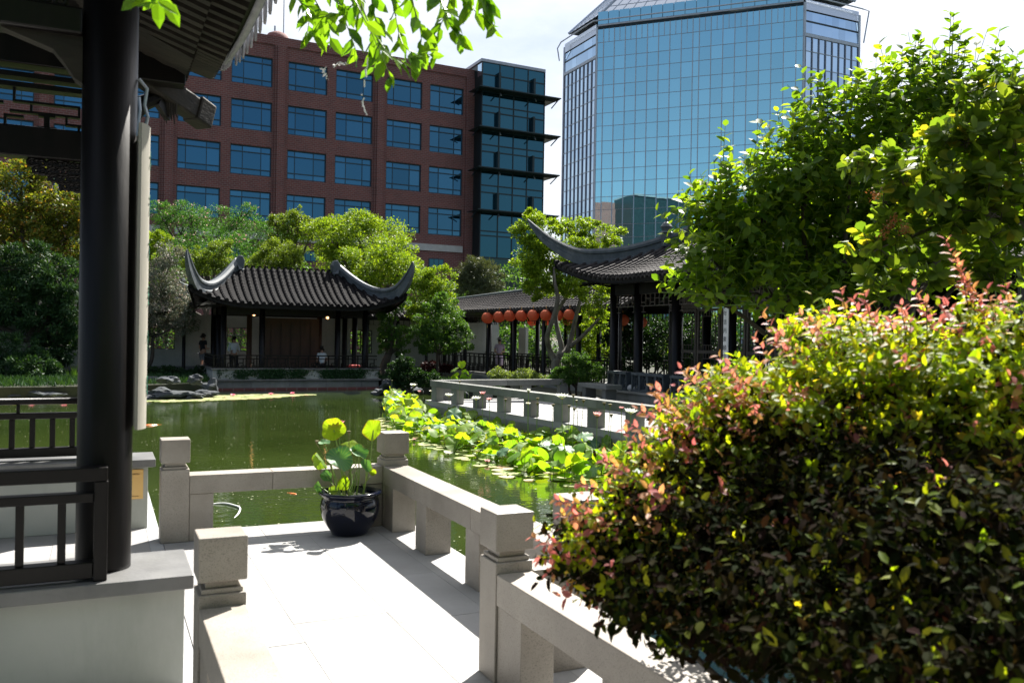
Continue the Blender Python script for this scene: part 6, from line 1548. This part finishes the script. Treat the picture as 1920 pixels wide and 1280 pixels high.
fp_ = PP(634,797,.08); petals('flower', tuple(fp_), .075, 10, .45, m_pink, lp, w_=.5); b = MB(); b.tube([fp_, g0(-.02,.08)], .005, 6); b.build('stem', m_stem, lp)
for x, y in ((594,829),(654,811),(600,880),(652,900)):
    p = PP(x, y, .03); b = MB(); b.lathe((p[0],p[1],p[2]-.015), [(.003,0),(.006,.008),(.016,.03),(0,.032)], 10); b.tube([(p[0],p[1],p[2]-.015),(p[0]*.6+(pc[0])*.4,p[1]*.6+pc[1]*.4,p[2]*.6+.29*.4),(pc[0]+(p[0]-pc[0])*.4,pc[1],.285)], .0035, 5); b.build('seed_pod', m_pod, lp)
for k in range(12):
    a = random.uniform(0,6.28); r = .13*random.random(); h = random.uniform(.10,.34); x, y = pc[0]+r*math.cos(a), pc[1]+r*math.sin(a); b = MB(); b.tube([(x,y,.28),(x+random.uniform(-.05,.05),y+random.uniform(-.04,.04),.28+h*.6),(x+random.uniform(-.08,.08),y+random.uniform(-.05,.05),.28+h)], [.0045,.004,.003], 5); b.build('stem', m_stem, lp)

# ---- pond details: white hoop hose, koi
hs = thing('white_hose', tuple(atz(420,942,WZ)), 'curved white pipe lying in the water behind the terrace rail', 'pipe')
b = MB(); b.tube(smooth_path([atz(x,y,WZ+zz) for x,y,zz in ((380,950,-.02),(396,945,.0),(420,943,.012),(440,947,.015),(450,952,.012),(447,962,.0),(439,972,-.01))], 26), .011, 8); b.build('pipe', m_white, hs, smooth=True)
def koi(px_, py_, a, L_, lab):
    p = atz(px_, py_, WZ-.0); t = thing('koi_fish', (p[0],p[1],WZ-.02), lab, 'fish'); b = MB()
    d = np.array([math.cos(a), math.sin(a), 0]); q = np.array([p[0],p[1],WZ+.002])
    b.tube([q+d*L_*f for f in (-.5,-.38,-.15,.1,.32,.42)], [L_*r_ for r_ in (.02,.09,.13,.10,.045,.03)], 10, flat=.5); b.build('body', m_koi, t, smooth=True)
    sdv = np.array([-d[1],d[0],0]); e = q+d*L_*.42; b = MB(); b.add([e, e+d*L_*.2+sdv*L_*.13+np.array([0,0,-.005]), e+d*L_*.12, e+d*L_*.2-sdv*L_*.13+np.array([0,0,-.005])], [(0,1,2),(0,2,3)])
    f_ = q-d*L_*.15; b.add([f_+sdv*L_*.1, f_+sdv*L_*.24+d*L_*.14, f_+sdv*L_*.09+d*L_*.12, f_-sdv*L_*.1, f_-sdv*L_*.24+d*L_*.14, f_-sdv*L_*.09+d*L_*.12], [(0,1,2),(3,4,5)]); b.build('fin', m_koi, t)
koi(283,797,.4,.45,'orange koi just under the surface right of the cream board')
koi(548,925,2.0,.2,'small orange fish seen under the terrace rail left of the pot')

# ================================================================ PEOPLE
def skin_mesh(name, verts, edges, mat, parent, root=0, sub=2):
    me = bpy.data.meshes.new(name); o0 = np.array(org(parent)); me.from_pydata([tuple(np.array(v[:3])-o0) for v in verts], edges, [])
    me.materials.append(mat); o = bpy.data.objects.new(name, me); C.objects.link(o); o.parent = parent
    m = o.modifiers.new('skin', 'SKIN'); m.use_smooth_shade = True
    sv = me.skin_vertices[0].data
    for i, v in enumerate(verts): rr = v[3]; sv[i].radius = rr if isinstance(rr, tuple) else (rr, rr)
    sv[root].use_root = True
    s_ = o.modifiers.new('subdivision', 'SUBSURF'); s_.levels = sub; s_.render_levels = sub; return o
def person(base, yaw, H_, label, shirt, bottom, skirt=False, arms='bent', seated=False, hair='short', hat=False, long_sleeve=False, shorts=True):
    t = thing('person', base, label, 'person'); k = H_/1.7; bx, by, bz = base; c, s = math.cos(yaw), math.sin(yaw)
    def W(x, y, z): return (bx+(x*c-y*s)*k, by+(x*s+y*c)*k, bz+z*k)     # y forward of the body
    def V(x, y, z, r): return (*W(x, y, z), r*k)
    dz = -.42 if seated else 0
    body = [V(0,0,.95+dz,.13), V(0,0,1.12+dz,.115), V(0,0,1.30+dz,.13), V(0,.0,1.42+dz,.085), V(0,.01,1.50+dz,.05), V(0,.02,1.565+dz,.075), V(0,.03,1.64+dz,.078), V(0,.10,1.59+dz,.022)]
    ed = [(0,1),(1,2),(2,3),(3,4),(4,5),(5,6),(5,7)]; n = len(body)
    for sx in (-1, 1):
        i0 = len(body)
        if arms == 'bent' : ar = [(.17,0,1.40,.05),(.22,-.02,1.20,.042),(.23,.0,1.10,.038),(.15,.20,1.10,.03),(.12,.26,1.11,.028)]
        else: ar = [(.17,0,1.40,.05),(.21,-.01,1.22,.042),(.23,-.02,1.10,.038),(.23,.04,.92,.03),(.22,.06,.84,.028)]
        body += [V(sx*a_, b1, c1+dz, r_) for a_, b1, c1, r_ in ar]; ed += [(2,i0)]+[(i0+j,i0+j+1) for j in range(4)]
        i1 = len(body)
        if seated: lg_ = [(.10,.02,.50,.085),(.12,.42,.50,.065),(.12,.43,.26,.05),(.12,.43,.06,.035),(.12,.53,.03,.03)]
        else: lg_ = [(.10,0,.86,.09),(.11,.02,.50,.06),(.11,-.01,.28,.055),(.11,-.02,.07,.035),(.11,.09,.03,.035)]
        body += [V(sx*a_, b1, c1, r_) for a_, b1, c1, r_ in lg_]; ed += [(0,i1)]+[(i1+j,i1+j+1) for j in range(4)]
    skin_mesh('body', body, ed, m_skin, t)
    sh = [V(0,0,.93+dz,.155), V(0,0,1.12+dz,.135), V(0,0,1.30+dz,.15), V(0,0,1.43+dz,.10)]; e2 = [(0,1),(1,2),(2,3)]
    for sx in (-1, 1):
        i0 = len(sh); sh += [V(sx*.17,0,1.41+dz,.07), V(sx*.215,-.02,1.24+dz,.066)]; e2 += [(2,i0),(i0,i0+1)]
        if long_sleeve: sh += [V(sx*.235,.0,1.10+dz,.058), V(sx*.19,.14,1.10+dz,.05)]; e2 += [(i0+1,i0+2),(i0+2,i0+3)]
    skin_mesh('shirt', sh, e2, shirt, t)
    b = MB()
    if skirt:
        prof = [(.15,.95),(.20,.75),(.24,.45),(.0,.45)]; b.lathe(W(0,0,0), [(r_*k, z*k) for r_, z in prof], 18); b.build('skirt', bottom, t, smooth=True)
    else:
        pn = [V(0,0,.95+dz,.15)]; e3 = []
        for sx in (-1, 1):
            i0 = len(pn)
            if seated: pn += [V(sx*.10,.04,.50,.105), V(sx*.12,.38,.50,.085)]; e3 += [(0,i0),(i0,i0+1)]
            else: pn += [V(sx*.10,0,.84,.115), V(sx*.11,.02,.56 if shorts else .5,.095)]+([] if shorts else [V(sx*.11,-.01,.12,.07)]); e3 += [(0,i0),(i0,i0+1)]+([] if shorts else [(i0+1,i0+2)])
        skin_mesh('trousers', pn, e3, bottom, t)
    h = W(0,0,1.655+dz); hb = [V(0,-.015,1.66+dz,.088), V(0,.03,1.71+dz,.07), V(0,-.05,1.60+dz,.075)]; he = [(0,1),(0,2)]
    if hair == 'long': hb += [V(0,-.06,1.50+dz,.07), V(0,-.06,1.42+dz,.05)]; he += [(2,3),(3,4)]
    skin_mesh('hair', hb, he, m_hair, t)
    b = MB()
    for sx in (-1, 1): q = W(sx*.03,.098,1.635+dz); b.lathe(q, [(0,-.008*k),(.009*k,0),(0,.008*k)], 8)
    b.build('eyes', m_ink, t)
    if hat: b = MB(); b.lathe(W(0,.02,1.69+dz), [(.19*k,0),(.20*k,.008*k),(.10*k,.02*k),(.095*k,.10*k),(0,.12*k)], 22); b.build('sun_hat', m_cream, t, smooth=True)
    return t
p = at(380, 702, 38.6); person((p[0],p[1],-.12), R(-60), 1.70, 'standing person in black T-shirt and grey shorts left of the far pavilion', m_shirt_b, m_shorts)
p = at(438, 690, 38.0); person((p[0],p[1],-.12), R(-170), 1.60, 'woman in white shirt with a dark strap standing at the left pavilion railing', m_shirt_w, m_shirt_b, long_sleeve=True, hair='long', shorts=False)
p = at(603, 690, 38.3); person((p[0],p[1],-.12), R(10), 1.62, 'person in white shirt seated with back to the pond in the far pavilion', m_shirt_w, m_shirt_b, seated=True, hair='short')
b = MB(); q = p; b.box((q[0]-.4,q[1]-.25,.28),(q[0]+.6,q[1]+.2,.33)); st_ = thing('wooden_bench', (q[0],q[1],-.12), 'low dark bench under the seated person in the far pavilion', 'bench'); b.build('seat', m_wood, st_)
for dx in (-.35, .5): b = MB(); b.box((q[0]+dx,q[1]-.2,-.12),(q[0]+dx+.06,q[1]+.15,.279)); b.build('leg', m_wood, st_)
p = at(663, 690, 38.6); b = MB(); b.box((p[0]-.28,p[1]-.15,-.12),(p[0]+.28,p[1]+.25,.36)); rb = b.build('red_bag', m_red, None, bevel=.06); tag(rb, 'red bag on the floor at the right end of the far pavilion', 'bag')
p = atX(936, 692, 16.6); person((p[0],p[1],-.02), R(150), 1.62, 'woman in lavender top and sun hat standing behind the gallery railing', m_lav, m_lav, skirt=True, hat=True, hair='long')

# ================================================================ NEAR TREES AND SHRUB
def near_leaves(root, P, Dr, Nr, sz, T, mats, midx, nind=300, name='leaf', score=None):
    """the nind nearest leaves are parts of their own, the others one mesh per material"""
    dep = (P-EP) @ AX_F; xs = (P-EP) @ AX_R/dep*F_PX+960; ys = (P-EP) @ AX_D/dep*F_PX+640
    vis = (xs > 5)&(xs < 1915)&(ys > 5)&(ys < 1275)&(dep > .3)
    sc = np.where(vis, sz/np.maximum(dep,.2), 0) if score is None else np.where(vis, score, 0)
    order = np.argsort(-sc); ind = order[:nind]; rest = np.setdiff1d(np.arange(len(P)), ind)
    tv, tf = T; ms = [mesh_from(name, tv, tf, m) for m in mats]
    x, y, z = bases(Dr[ind], Nr[ind])
    for k, i in enumerate(ind): inst(ms[midx[i]], name, root, frame(P[i], x[k], y[k], z[k], float(sz[i])))
    for j, m in enumerate(mats):
        r = rest[midx[rest] == j]
        if len(r): leaf_object('foliage', P[r], Dr[r], Nr[r], sz[r], T, m, root, kind='stuff')
T_BROAD = (T_OVAL[0]*np.array([1,1.35,1]), T_OVAL[1])
# ---- broad-leaved tree on the right
rng = np.random.default_rng(901)
pt_ = thing('broadleaf_tree', tuple(at(1600,1000,8.6)*np.array([1,1,0])+np.array([0,0,GZ])), 'big bright green broad-leaved tree on the right, upright shoots against the sky', 'tree')
D0 = 8.2
sp_ = [(1500,330,110,80),(1400,400,90,70),(1340,430,70,60),(1600,260,110,80),(1700,200,90,70),(1800,190,80,60),(1880,230,70,70),(1550,400,150,90,.5),(1450,480,130,60,.3),(1650,380,150,110,1),(1800,350,140,120,1.2),(1700,480,170,70,.8),(1560,520,120,40,.3),(1350,500,70,40,-.2),(1880,450,110,120,1.2),(1450,545,100,44,-.1),(1330,545,60,30,-.3),(1560,570,110,36,0)]
lob = px_lobes(sp_, D0)
def shoot_leaves(base, d, L_, n, size, rng, spread=.9):
    """alternate leaves along a shoot"""
    d = d/np.linalg.norm(d); ref = np.array([0,0,1.]) if abs(d[2]) < .9 else np.array([1.,0,0]); a = np.cross(d, ref); a /= np.linalg.norm(a); c = np.cross(d, a); P, Dr, Nr, S_ = [], [], [], []; ph = rng.uniform(0, 6.28)
    for k in range(n):
        f = (k+.5)/n; an = ph+2.4*k; o_ = a*math.cos(an)+c*math.sin(an); P.append(base+d*L_*f); dd = o_*spread+d*(.25+.5*f)+np.array([0,0,-.12]); Dr.append(dd); Nr.append(np.array([0,0,1.])*.7+d*.9-o_*.1+rng.normal(size=3)*.22); S_.append(size*(1-.5*abs(f-.45))*rng.uniform(.8,1.15))
    return P, Dr, Nr, S_
P, Dr, Nr, S_ = [], [], [], []; shoots = MB()
ws = np.array([r[0]*r[2] for c, r in lob]); ws /= ws.sum()
for i in rng.choice(len(lob), 2500, p=ws):
    c, r = lob[i]; u = norm(rng.normal(size=(1,3)))[0]; f = rng.uniform(.35,1.0); b0 = c+u*r*f
    d = norm((u*.6+np.array([0,0,.75])+rng.normal(size=3)*.35)[None])[0]; L_ = rng.uniform(.18,.42)
    q = shoot_leaves(b0, d, L_, int(rng.integers(5,9)), .125, rng); P += q[0]; Dr += q[1]; Nr += q[2]; S_ += q[3]; shoots.tube([b0, b0+d*L_], [.004,.002], 3, cap=False)
for px_, py0, py1 in ((1352,330,232),(1362,360,262),(1480,300,190),(1500,260,195),(1545,220,160),(1590,200,128),(1635,190,105),(1720,200,60),(1712,120,62),(1775,150,20),(1780,120,28),(1795,140,50),(1860,190,80),(1868,150,85),(1900,200,100),(1430,380,262),(1330,410,335),(1650,180,115),(1840,200,120),(1570,240,190),(1465,330,245)):
    b0 = at(px_+rng.uniform(-8,8), py0, D0-.2); e = at(px_+8, py1, D0-.2); d = e-b0; L_ = np.linalg.norm(d); q = shoot_leaves(b0, d, L_, max(6,int(L_/.045)), .12, rng); P += q[0]; Dr += q[1]; Nr += q[2]; S_ += q[3]; shoots.tube([b0, e], [.007,.002], 4, cap=False)
for (x0,y0,x1,y1) in ((1400,555,1235,548),(1420,570,1310,575),(1500,590,1440,585),(1560,560,1490,600),(1380,470,1275,430),(1480,610,1400,560)):
    b0 = at(x0,y0,D0-.4); e = at(x1,y1,D0-.6); d = e-b0; L_ = np.linalg.norm(d); q = shoot_leaves(b0, d, L_, max(6,int(L_/.05)), .10, rng); P += q[0]; Dr += q[1]; Nr += q[2]; S_ += q[3]; shoots.tube([b0, e], [.008,.003], 4, cap=False)
P, Dr, Nr, S_ = map(np.array, (P, Dr, Nr, S_))
near_leaves(pt_, P, Dr, Nr, S_, T_BROAD, [lf_persim], np.zeros(len(P), int))
shoots.build('shoots', m_stem, pt_)['kind'] = 'stuff'
branch_tree(pt_, tuple(at(1600,1000,8.6)*np.array([1,1,0])+np.array([0,0,GZ])), lob, .07, m_bark_d, rng, twigs=3, fork=.4)
# ---- nearer leathery-leaved tree at the right edge
rng = np.random.default_rng(77)
lt = thing('leathery_leaved_tree', tuple(at(2050,1000,5.2)*np.array([1,1,0])+np.array([0,0,GZ])), 'nearer tree at the right edge with rounded leathery leaves and rusty dried flower heads', 'tree')
D1 = 5.0
lob2 = px_lobes([(1700,340,80,60),(1660,440,60,50),(1790,300,90,70),(1860,230,80,80),(1830,400,110,80),(1740,430,90,60),(1900,330,70,110),(1720,520,60,30),(1850,510,90,30),(1900,180,60,50),(1620,300,36,26),(1590,440,30,24),(1640,520,40,22),(1780,240,50,30),(1840,160,36,30)], D1)
P, Dr, Nr, S_ = [], [], [], []
ws = np.array([r[0]*r[2] for c, r in lob2]); ws /= ws.sum(); tw = MB()
for i in rng.choice(len(lob2), 330, p=ws):
    c, r = lob2[i]; u = norm(rng.normal(size=(1,3)))[0]; b0 = c+u*r*rng.uniform(.3,1); d = norm((u*.5+np.array([0,0,.5])+rng.normal(size=3)*.5)[None])[0]
    k = int(rng.integers(6,10)); ref = np.cross(d, np.array([.3,.5,.8])); ref /= np.linalg.norm(ref); rf2 = np.cross(d, ref)
    for j in range(k):      # whorls at the twig tips
        an = 6.283*j/k+rng.uniform(-.3,.3); o_ = ref*math.cos(an)+rf2*math.sin(an); P.append(b0+d*rng.uniform(-.02,.02)); Dr.append(o_+d*rng.uniform(.1,.9)+np.array([0,0,-.1])); Nr.append(d*1.0-o_*.4+np.array([0,0,.4])+rng.normal(size=3)*.15); S_.append(rng.uniform(.065,.10))
    tw.tube([b0-d*.08+rng.normal(size=3)*.01, b0], [.003,.002], 4, cap=False)
P, Dr, Nr, S_ = map(np.array, (P, Dr, Nr, S_)); near_leaves(lt, P, Dr, Nr, S_, T_ROUND, [lf_loquat], np.zeros(len(P), int))
tw.build('twigs', m_bark_d, lt)['kind'] = 'stuff'
def pbranch(pxs, D_, rads, parent, mat=m_bark, name='branch'):
    pts = smooth_path([at(x, y, D_+(dd[0] if dd else 0)) for x, y, *dd in pxs], 16); b = MB(); b.tube(pts, np.interp(np.linspace(0,1,16), np.linspace(0,1,len(rads)), rads), 8); return b.build(name, mat, parent, smooth=True)
pbranch([(2050,470),(1920,425),(1860,398),(1800,415),(1740,430),(1700,450)], D1, [.035,.026,.022,.016,.012,.006], lt)
pbranch([(1900,412),(1820,395),(1740,372),(1690,362)], D1, [.018,.014,.009,.005], lt)
pbranch([(1990,600),(1940,480),(1915,330),(1890,250)], D1, [.03,.02,.014,.008], lt)
pbranch([(1830,400),(1760,395),(1700,440),(1640,470)], D1, [.014,.011,.008,.004], lt)
m_rust = fol('rusty_dried_flower', (.20,.06,.02), (.36,.15,.04), tr=.2, tint=(1.1,1,.8))
for px_, py_ in ((1668,425),(1655,440),(1675,412),(1695,430),(1640,365)):
    c = at(px_, py_, D1-.35); q = c+rng.normal(size=(45,3))*.014; leaf_object('dried_flower_head', q, norm(rng.normal(size=q.shape)), norm(rng.normal(size=q.shape)), rng.uniform(.010,.018,45), T_QUAD, m_rust, lt)
# ---- overhanging branch at the top
rng = np.random.default_rng(31)
ob = thing('overhanging_branch', tuple(at(700,-220,3.4)), 'bright green leafy branches hanging into the top of the view', 'branch')
P, Dr, Nr, S_ = [], [], [], []; st2 = MB()
def hang(pts, n, size, D_, spread=.9):
    q = smooth_path([at(x, y, D_+rng.uniform(-.1,.1)) for x, y in pts], 14); st2.tube(q, np.linspace(.004,.0012,14), 5, cap=False)
    for k in range(n):
        f = (k+.6)/n*13; i = min(int(f), 12); p = q[i]*(1-(f-i))+q[i+1]*(f-i); d = norm((q[i+1]-q[i])[None])[0]
        o_ = norm((rng.normal(size=3)*np.array([1,1,.5]))[None])[0]; P.append(p); Dr.append(o_*spread+d*.7+np.array([0,0,-.55])); Nr.append(AX_F*-.6+rng.normal(size=3)*.55+np.array([0,0,.4])); S_.append(size*rng.uniform(.7,1.15))
for pts in ([(560,-60),(585,-10),(612,40),(620,80)],[(600,-60),(630,0),(655,60),(672,110)],[(640,-60),(670,10),(700,70),(735,150)],[(690,-60),(700,20),(715,80),(700,130)],[(720,-60),(740,20),(760,90),(820,105)],[(760,-60),(775,10),(790,70),(780,120)],[(800,-60),(825,-5),(840,40),(868,75)],[(850,-60),(870,-10),(890,20),(930,50)],[(540,-50),(560,0),(580,20),(575,70)],[(700,-40),(650,20),(610,30),(590,60)],[(880,-60),(850,-20),(830,40),(800,80)],[(900,-50),(905,-10),(920,20)],[(660,-50),(690,40),(740,110),(790,100)]):
    hang(pts, 17, .085, 3.4+rng.uniform(-.3,.3))
for pts in ([(262,-70),(280,-20),(296,5)],[(250,-50),(268,-15),(275,5)],[(300,-60),(300,-20),(305,-5)]): hang(pts, 4, .075, 2.6)
for (x,y,dx,dy,s) in ((297,0,.02,1,.085),(312,2,.5,1,.085),(283,0,-1,.25,.06),(262,-5,-.6,.4,.07)):
    P.append(at(x,y,2.6)); Dr.append(AX_R*dx+AX_D*dy); Nr.append(-AX_F+AX_R*.2); S_.append(s)
P, Dr, Nr, S_ = map(np.array, (P, Dr, Nr, S_)); near_leaves(ob, P, Dr, Nr, S_, T_OVAL, [lf_hang], np.zeros(len(P), int), nind=400)
st2.build('twigs', m_stem, ob)['kind'] = 'stuff'
b = MB()
for pts in ([(690,110),(684,150),(680,185),(686,215)],[(650,118),(630,122),(604,132)],[(604,132),(616,150)]): 
    q = smooth_path([at(x, y, 3.3) for x, y in pts], 12)
    for i in range(11):
        if random.random() < .85: b.tube([q[i]+rng.normal(size=3)*.004, q[i+1]+rng.normal(size=3)*.004], [.004*random.random()+.001, .003], 4)
tag(b.build('cobweb_wisp', m_web), 'white wisp of cobweb dangling below the overhanging leaves', 'cobweb')
# ---- red and green foreground shrub
rng = np.random.default_rng(404)
fs_ = thing('fringe_flower_shrub', (3.1,1.9,GZ), 'big foreground shrub with pink-red tips, yellow-green top and dark shaded underside', 'shrub')
spec = [  # px, py, rx, ry, depth, share of light leaves (rest painted shade-dark), weight
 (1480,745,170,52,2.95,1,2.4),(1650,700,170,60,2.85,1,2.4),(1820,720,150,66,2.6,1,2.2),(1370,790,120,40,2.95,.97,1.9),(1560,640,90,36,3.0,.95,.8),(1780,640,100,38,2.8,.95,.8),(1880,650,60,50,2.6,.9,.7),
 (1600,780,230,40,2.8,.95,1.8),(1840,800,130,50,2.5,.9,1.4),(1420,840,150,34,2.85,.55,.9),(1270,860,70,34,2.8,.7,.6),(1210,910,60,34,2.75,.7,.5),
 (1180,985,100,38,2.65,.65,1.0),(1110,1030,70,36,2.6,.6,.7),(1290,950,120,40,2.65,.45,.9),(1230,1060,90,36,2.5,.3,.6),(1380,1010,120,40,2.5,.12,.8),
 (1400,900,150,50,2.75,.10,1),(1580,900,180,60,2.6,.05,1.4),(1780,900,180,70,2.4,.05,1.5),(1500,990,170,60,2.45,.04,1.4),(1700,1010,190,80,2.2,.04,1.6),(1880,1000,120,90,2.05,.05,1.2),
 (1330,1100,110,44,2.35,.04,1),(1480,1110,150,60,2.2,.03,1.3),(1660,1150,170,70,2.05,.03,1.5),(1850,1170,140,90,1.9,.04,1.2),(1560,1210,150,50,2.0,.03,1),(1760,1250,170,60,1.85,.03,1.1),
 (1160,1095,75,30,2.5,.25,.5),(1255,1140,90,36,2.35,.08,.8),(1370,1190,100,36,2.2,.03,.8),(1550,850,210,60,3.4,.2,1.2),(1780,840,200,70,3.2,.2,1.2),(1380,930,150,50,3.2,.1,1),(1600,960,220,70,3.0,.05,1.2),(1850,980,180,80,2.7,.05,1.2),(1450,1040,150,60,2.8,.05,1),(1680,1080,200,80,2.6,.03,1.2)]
lobs = [(at(a,b1,d), np.array([rx_*d/F_PX, (rx_+ry_)*.62*d/F_PX, ry_*d/F_PX])) for a,b1,rx_,ry_,d,*_ in spec]
ws = np.array([q[6] for q in spec]); ws /= ws.sum()
P, Dr, Nr, S_, MI = [], [], [], [], []; tw = MB()
for i in rng.choice(len(lobs), 8200, p=ws):
    c, r = lobs[i]; u = norm(rng.normal(size=(1,3)))[0]; f = rng.uniform(.25,1.0)**.6; b0 = c+u*r*f
    d = norm((u*np.array([1,1,.5])+np.array([-.25,-.2,.35])+rng.normal(size=3)*.35)[None])[0]; L_ = rng.uniform(.05,.13)
    n_ = int(rng.integers(4,8)); q = shoot_leaves(b0, d, L_, n_, .040*rng.uniform(.65,1.3), rng, spread=.9)
    tip = rng.random(); py_c = spec[i][1]
    lighter = rng.random() < spec[i][5]*(1 if u[2] > -.45 else .5)  # shade is painted in: lower and inner lobes get mostly near-black leaves
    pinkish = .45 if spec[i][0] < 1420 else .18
    mi = (1 if (f > .75 and tip < pinkish) else 0) if lighter else 2
    P += q[0]; Dr += q[1]; Nr += q[2]; S_ += q[3]; MI += [mi]*n_
    if rng.random() < .5: tw.tube([b0, b0+d*L_], [.0015,.0008], 3, cap=False)
sprays = [(1300,860,1235,800),(1330,830,1262,772),(1200,905,1130,862),(1150,925,1085,905),(1120,985,1050,965),(1080,1010,1020,1022),(1090,1040,1025,1075),(1130,1060,1060,1100),(1160,1080,1100,1130),(1420,760,1370,700),(1460,700,1415,630),(1540,660,1500,585),(1580,640,1548,575),(1620,620,1600,560),(1680,640,1665,590),(1740,640,1735,560),(1800,620,1770,560),(1820,600,1805,520),(1870,620,1850,540),(1900,610,1885,530),(1250,800,1195,765),(1450,850,1380,800),(1520,830,1450,790),(1650,820,1580,780),(1750,850,1680,800),(1350,900,1290,860),(1600,940,1530,900),(1480,1000,1420,950),(1700,980,1640,930),(1280,800,1225,735),(1270,760,1222,722),(1320,740,1275,690),(1345,735,1300,685),(1400,720,1345,665),(1480,680,1430,585),(1500,670,1455,615),(1520,690,1450,640),(1600,640,1575,540),(1640,640,1620,545),(1700,640,1690,575),(1760,650,1712,535),(1720,640,1690,570),(1850,640,1790,480),(1870,620,1800,500),(1840,600,1770,445),(1880,640,1830,560),(1660,650,1640,600),(1230,870,1165,800),(1180,900,1130,850),(1110,970,1040,935),(1140,950,1050,940),(1100,1030,1010,1050),(1160,960,1075,965),(1240,830,1175,790),(1560,650,1520,600),(1900,650,1870,560)]
for (x0,y0,x1,y1) in sprays:
    dd = 2.75 if x0 > 1200 else 2.6; b0 = at(x0,y0,dd); e = at(x1,y1,dd-.1); d = e-b0; L_ = np.linalg.norm(d); n_ = max(7,int(L_/.011)); q = shoot_leaves(b0, d, L_, n_, .036, rng, spread=.75)
    P += q[0]; Dr += q[1]; Nr += q[2]; S_ += q[3]; MI += [1 if k > n_*.35 else 0 for k in range(n_)]; tw.tube([b0, e], [.0025,.001], 4, cap=False)
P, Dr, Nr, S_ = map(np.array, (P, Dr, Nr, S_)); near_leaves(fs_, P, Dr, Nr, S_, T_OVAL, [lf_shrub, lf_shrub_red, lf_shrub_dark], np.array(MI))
tw.build('twigs', m_bark_d, fs_)['kind'] = 'stuff'
base = np.array([3.1,1.9,GZ]); b = MB()
for i, (c, r) in enumerate(lobs):
    q = base*.45+c*.55+rng.normal(size=3)*.06-np.array([0,0,.08]); b.tube(smooth_path([base+rng.normal(size=3)*np.array([.05,.05,0]), q, c], 10), np.linspace(.022,.005,10), 7)
    for _ in range(4): e = c+norm(rng.normal(size=(1,3)))[0]*r*.8; b.tube([q*.25+c*.75, (c+e)/2+rng.normal(size=3)*.02, e], [.008,.005,.002], 5)
b.build('limbs', m_bark_d, fs_, smooth=True)
# ---- unseen overhanging-branch tree, wall and garden behind the camera, added to block sky light
oh = thing('overhead_tree', (-1.5,-3.2,0), 'leafy tree behind the viewpoint whose branches hang into the top of the view', 'tree')
rng = np.random.default_rng(9); lb = [(np.array(c, float), np.array(r, float)) for c, r in (((-1.2,-3.2,5.2),(2.6,2.2,1.3)),((1.6,-3.4,5.0),(2.4,2.0,1.3)),((0,-4.8,5.6),(2.6,2.0,1.6)),((3.8,-4.2,4.6),(2.0,1.8,1.4)),((-3.6,-4.4,4.6),(2.2,1.8,1.4)))]
P, O = clump_points(lb, 16000, rng=rng); leaf_object('crown', P, norm(O*.6+rng.normal(size=P.shape)*.6), norm(rng.normal(size=P.shape)*.5+np.array([0,0,.8])), rng.uniform(.10,.16,len(P)), T_QUAD, lf_hang, oh, kind='stuff')
branch_tree(oh, (-1.5,-3.2,0), lb, .14, m_bark, rng)
bh = thing('garden_wall', (0,-11,GZ), 'white garden wall with dark coping behind the viewpoint', 'wall')
b = MB(); b.box((-20,-11.3,GZ),(30,-11,3.2)); b.build('wall_face', m_plaster, bh); b = MB(); b.box((-20,-11.5,3.2),(30,-10.8,3.5)); b.build('coping', m_tile, bh)
for i, (x, y, z, r) in enumerate(((-9,-9,4.0,3.2),(-3,-10,5.0,3.0),(4,-9.5,5.0,3.4),(10,-8.5,4.5,3.4),(16,-7,4.5,3.6),(-8,-3,3.6,2.6))):
    rt = thing('garden_tree', (x,y,GZ), ['broad tree by the wall behind the viewpoint, far left','tall tree by the wall straight behind the viewpoint','full green tree by the wall behind the viewpoint, right of centre','bushy tree behind the viewpoint near the shrub','large tree on the right bank behind the viewpoint','low tree left of the near pavilion, out of view'][i], 'tree')
    lb = [(np.array([x+dx,y+dy,z+dz]), np.array([r*.6,r*.6,r*.55])) for dx, dy, dz in ((0,0,r*.3),(r*.5,0,-.2),(-r*.5,.3,0),(0,r*.3,-r*.3),(r*.2,-r*.3,-r*.2))]
    P, O = clump_points(lb, 9000, rng=rng); leaf_object('crown', P, norm(O*.6+rng.normal(size=P.shape)*.6), norm(rng.normal(size=P.shape)*.5+np.array([0,0,.8])), rng.uniform(.16,.26,len(P)), T_QUAD, L_mid, rt, kind='stuff'); branch_tree(rt, (x,y,GZ), lb, .16, m_bark_d, rng)
# soil leaves / low plants under it, right corner trees behind so the hall side is leafy
tree('garden_tree', 'dark leafy tree behind the hall at the far right', 'tree', 26, [(1700,330,200,120),(1900,300,150,160),(1500,380,80,60),(1880,560,80,60)], 16000, .2, L_mid, r0=.2, seed=21)
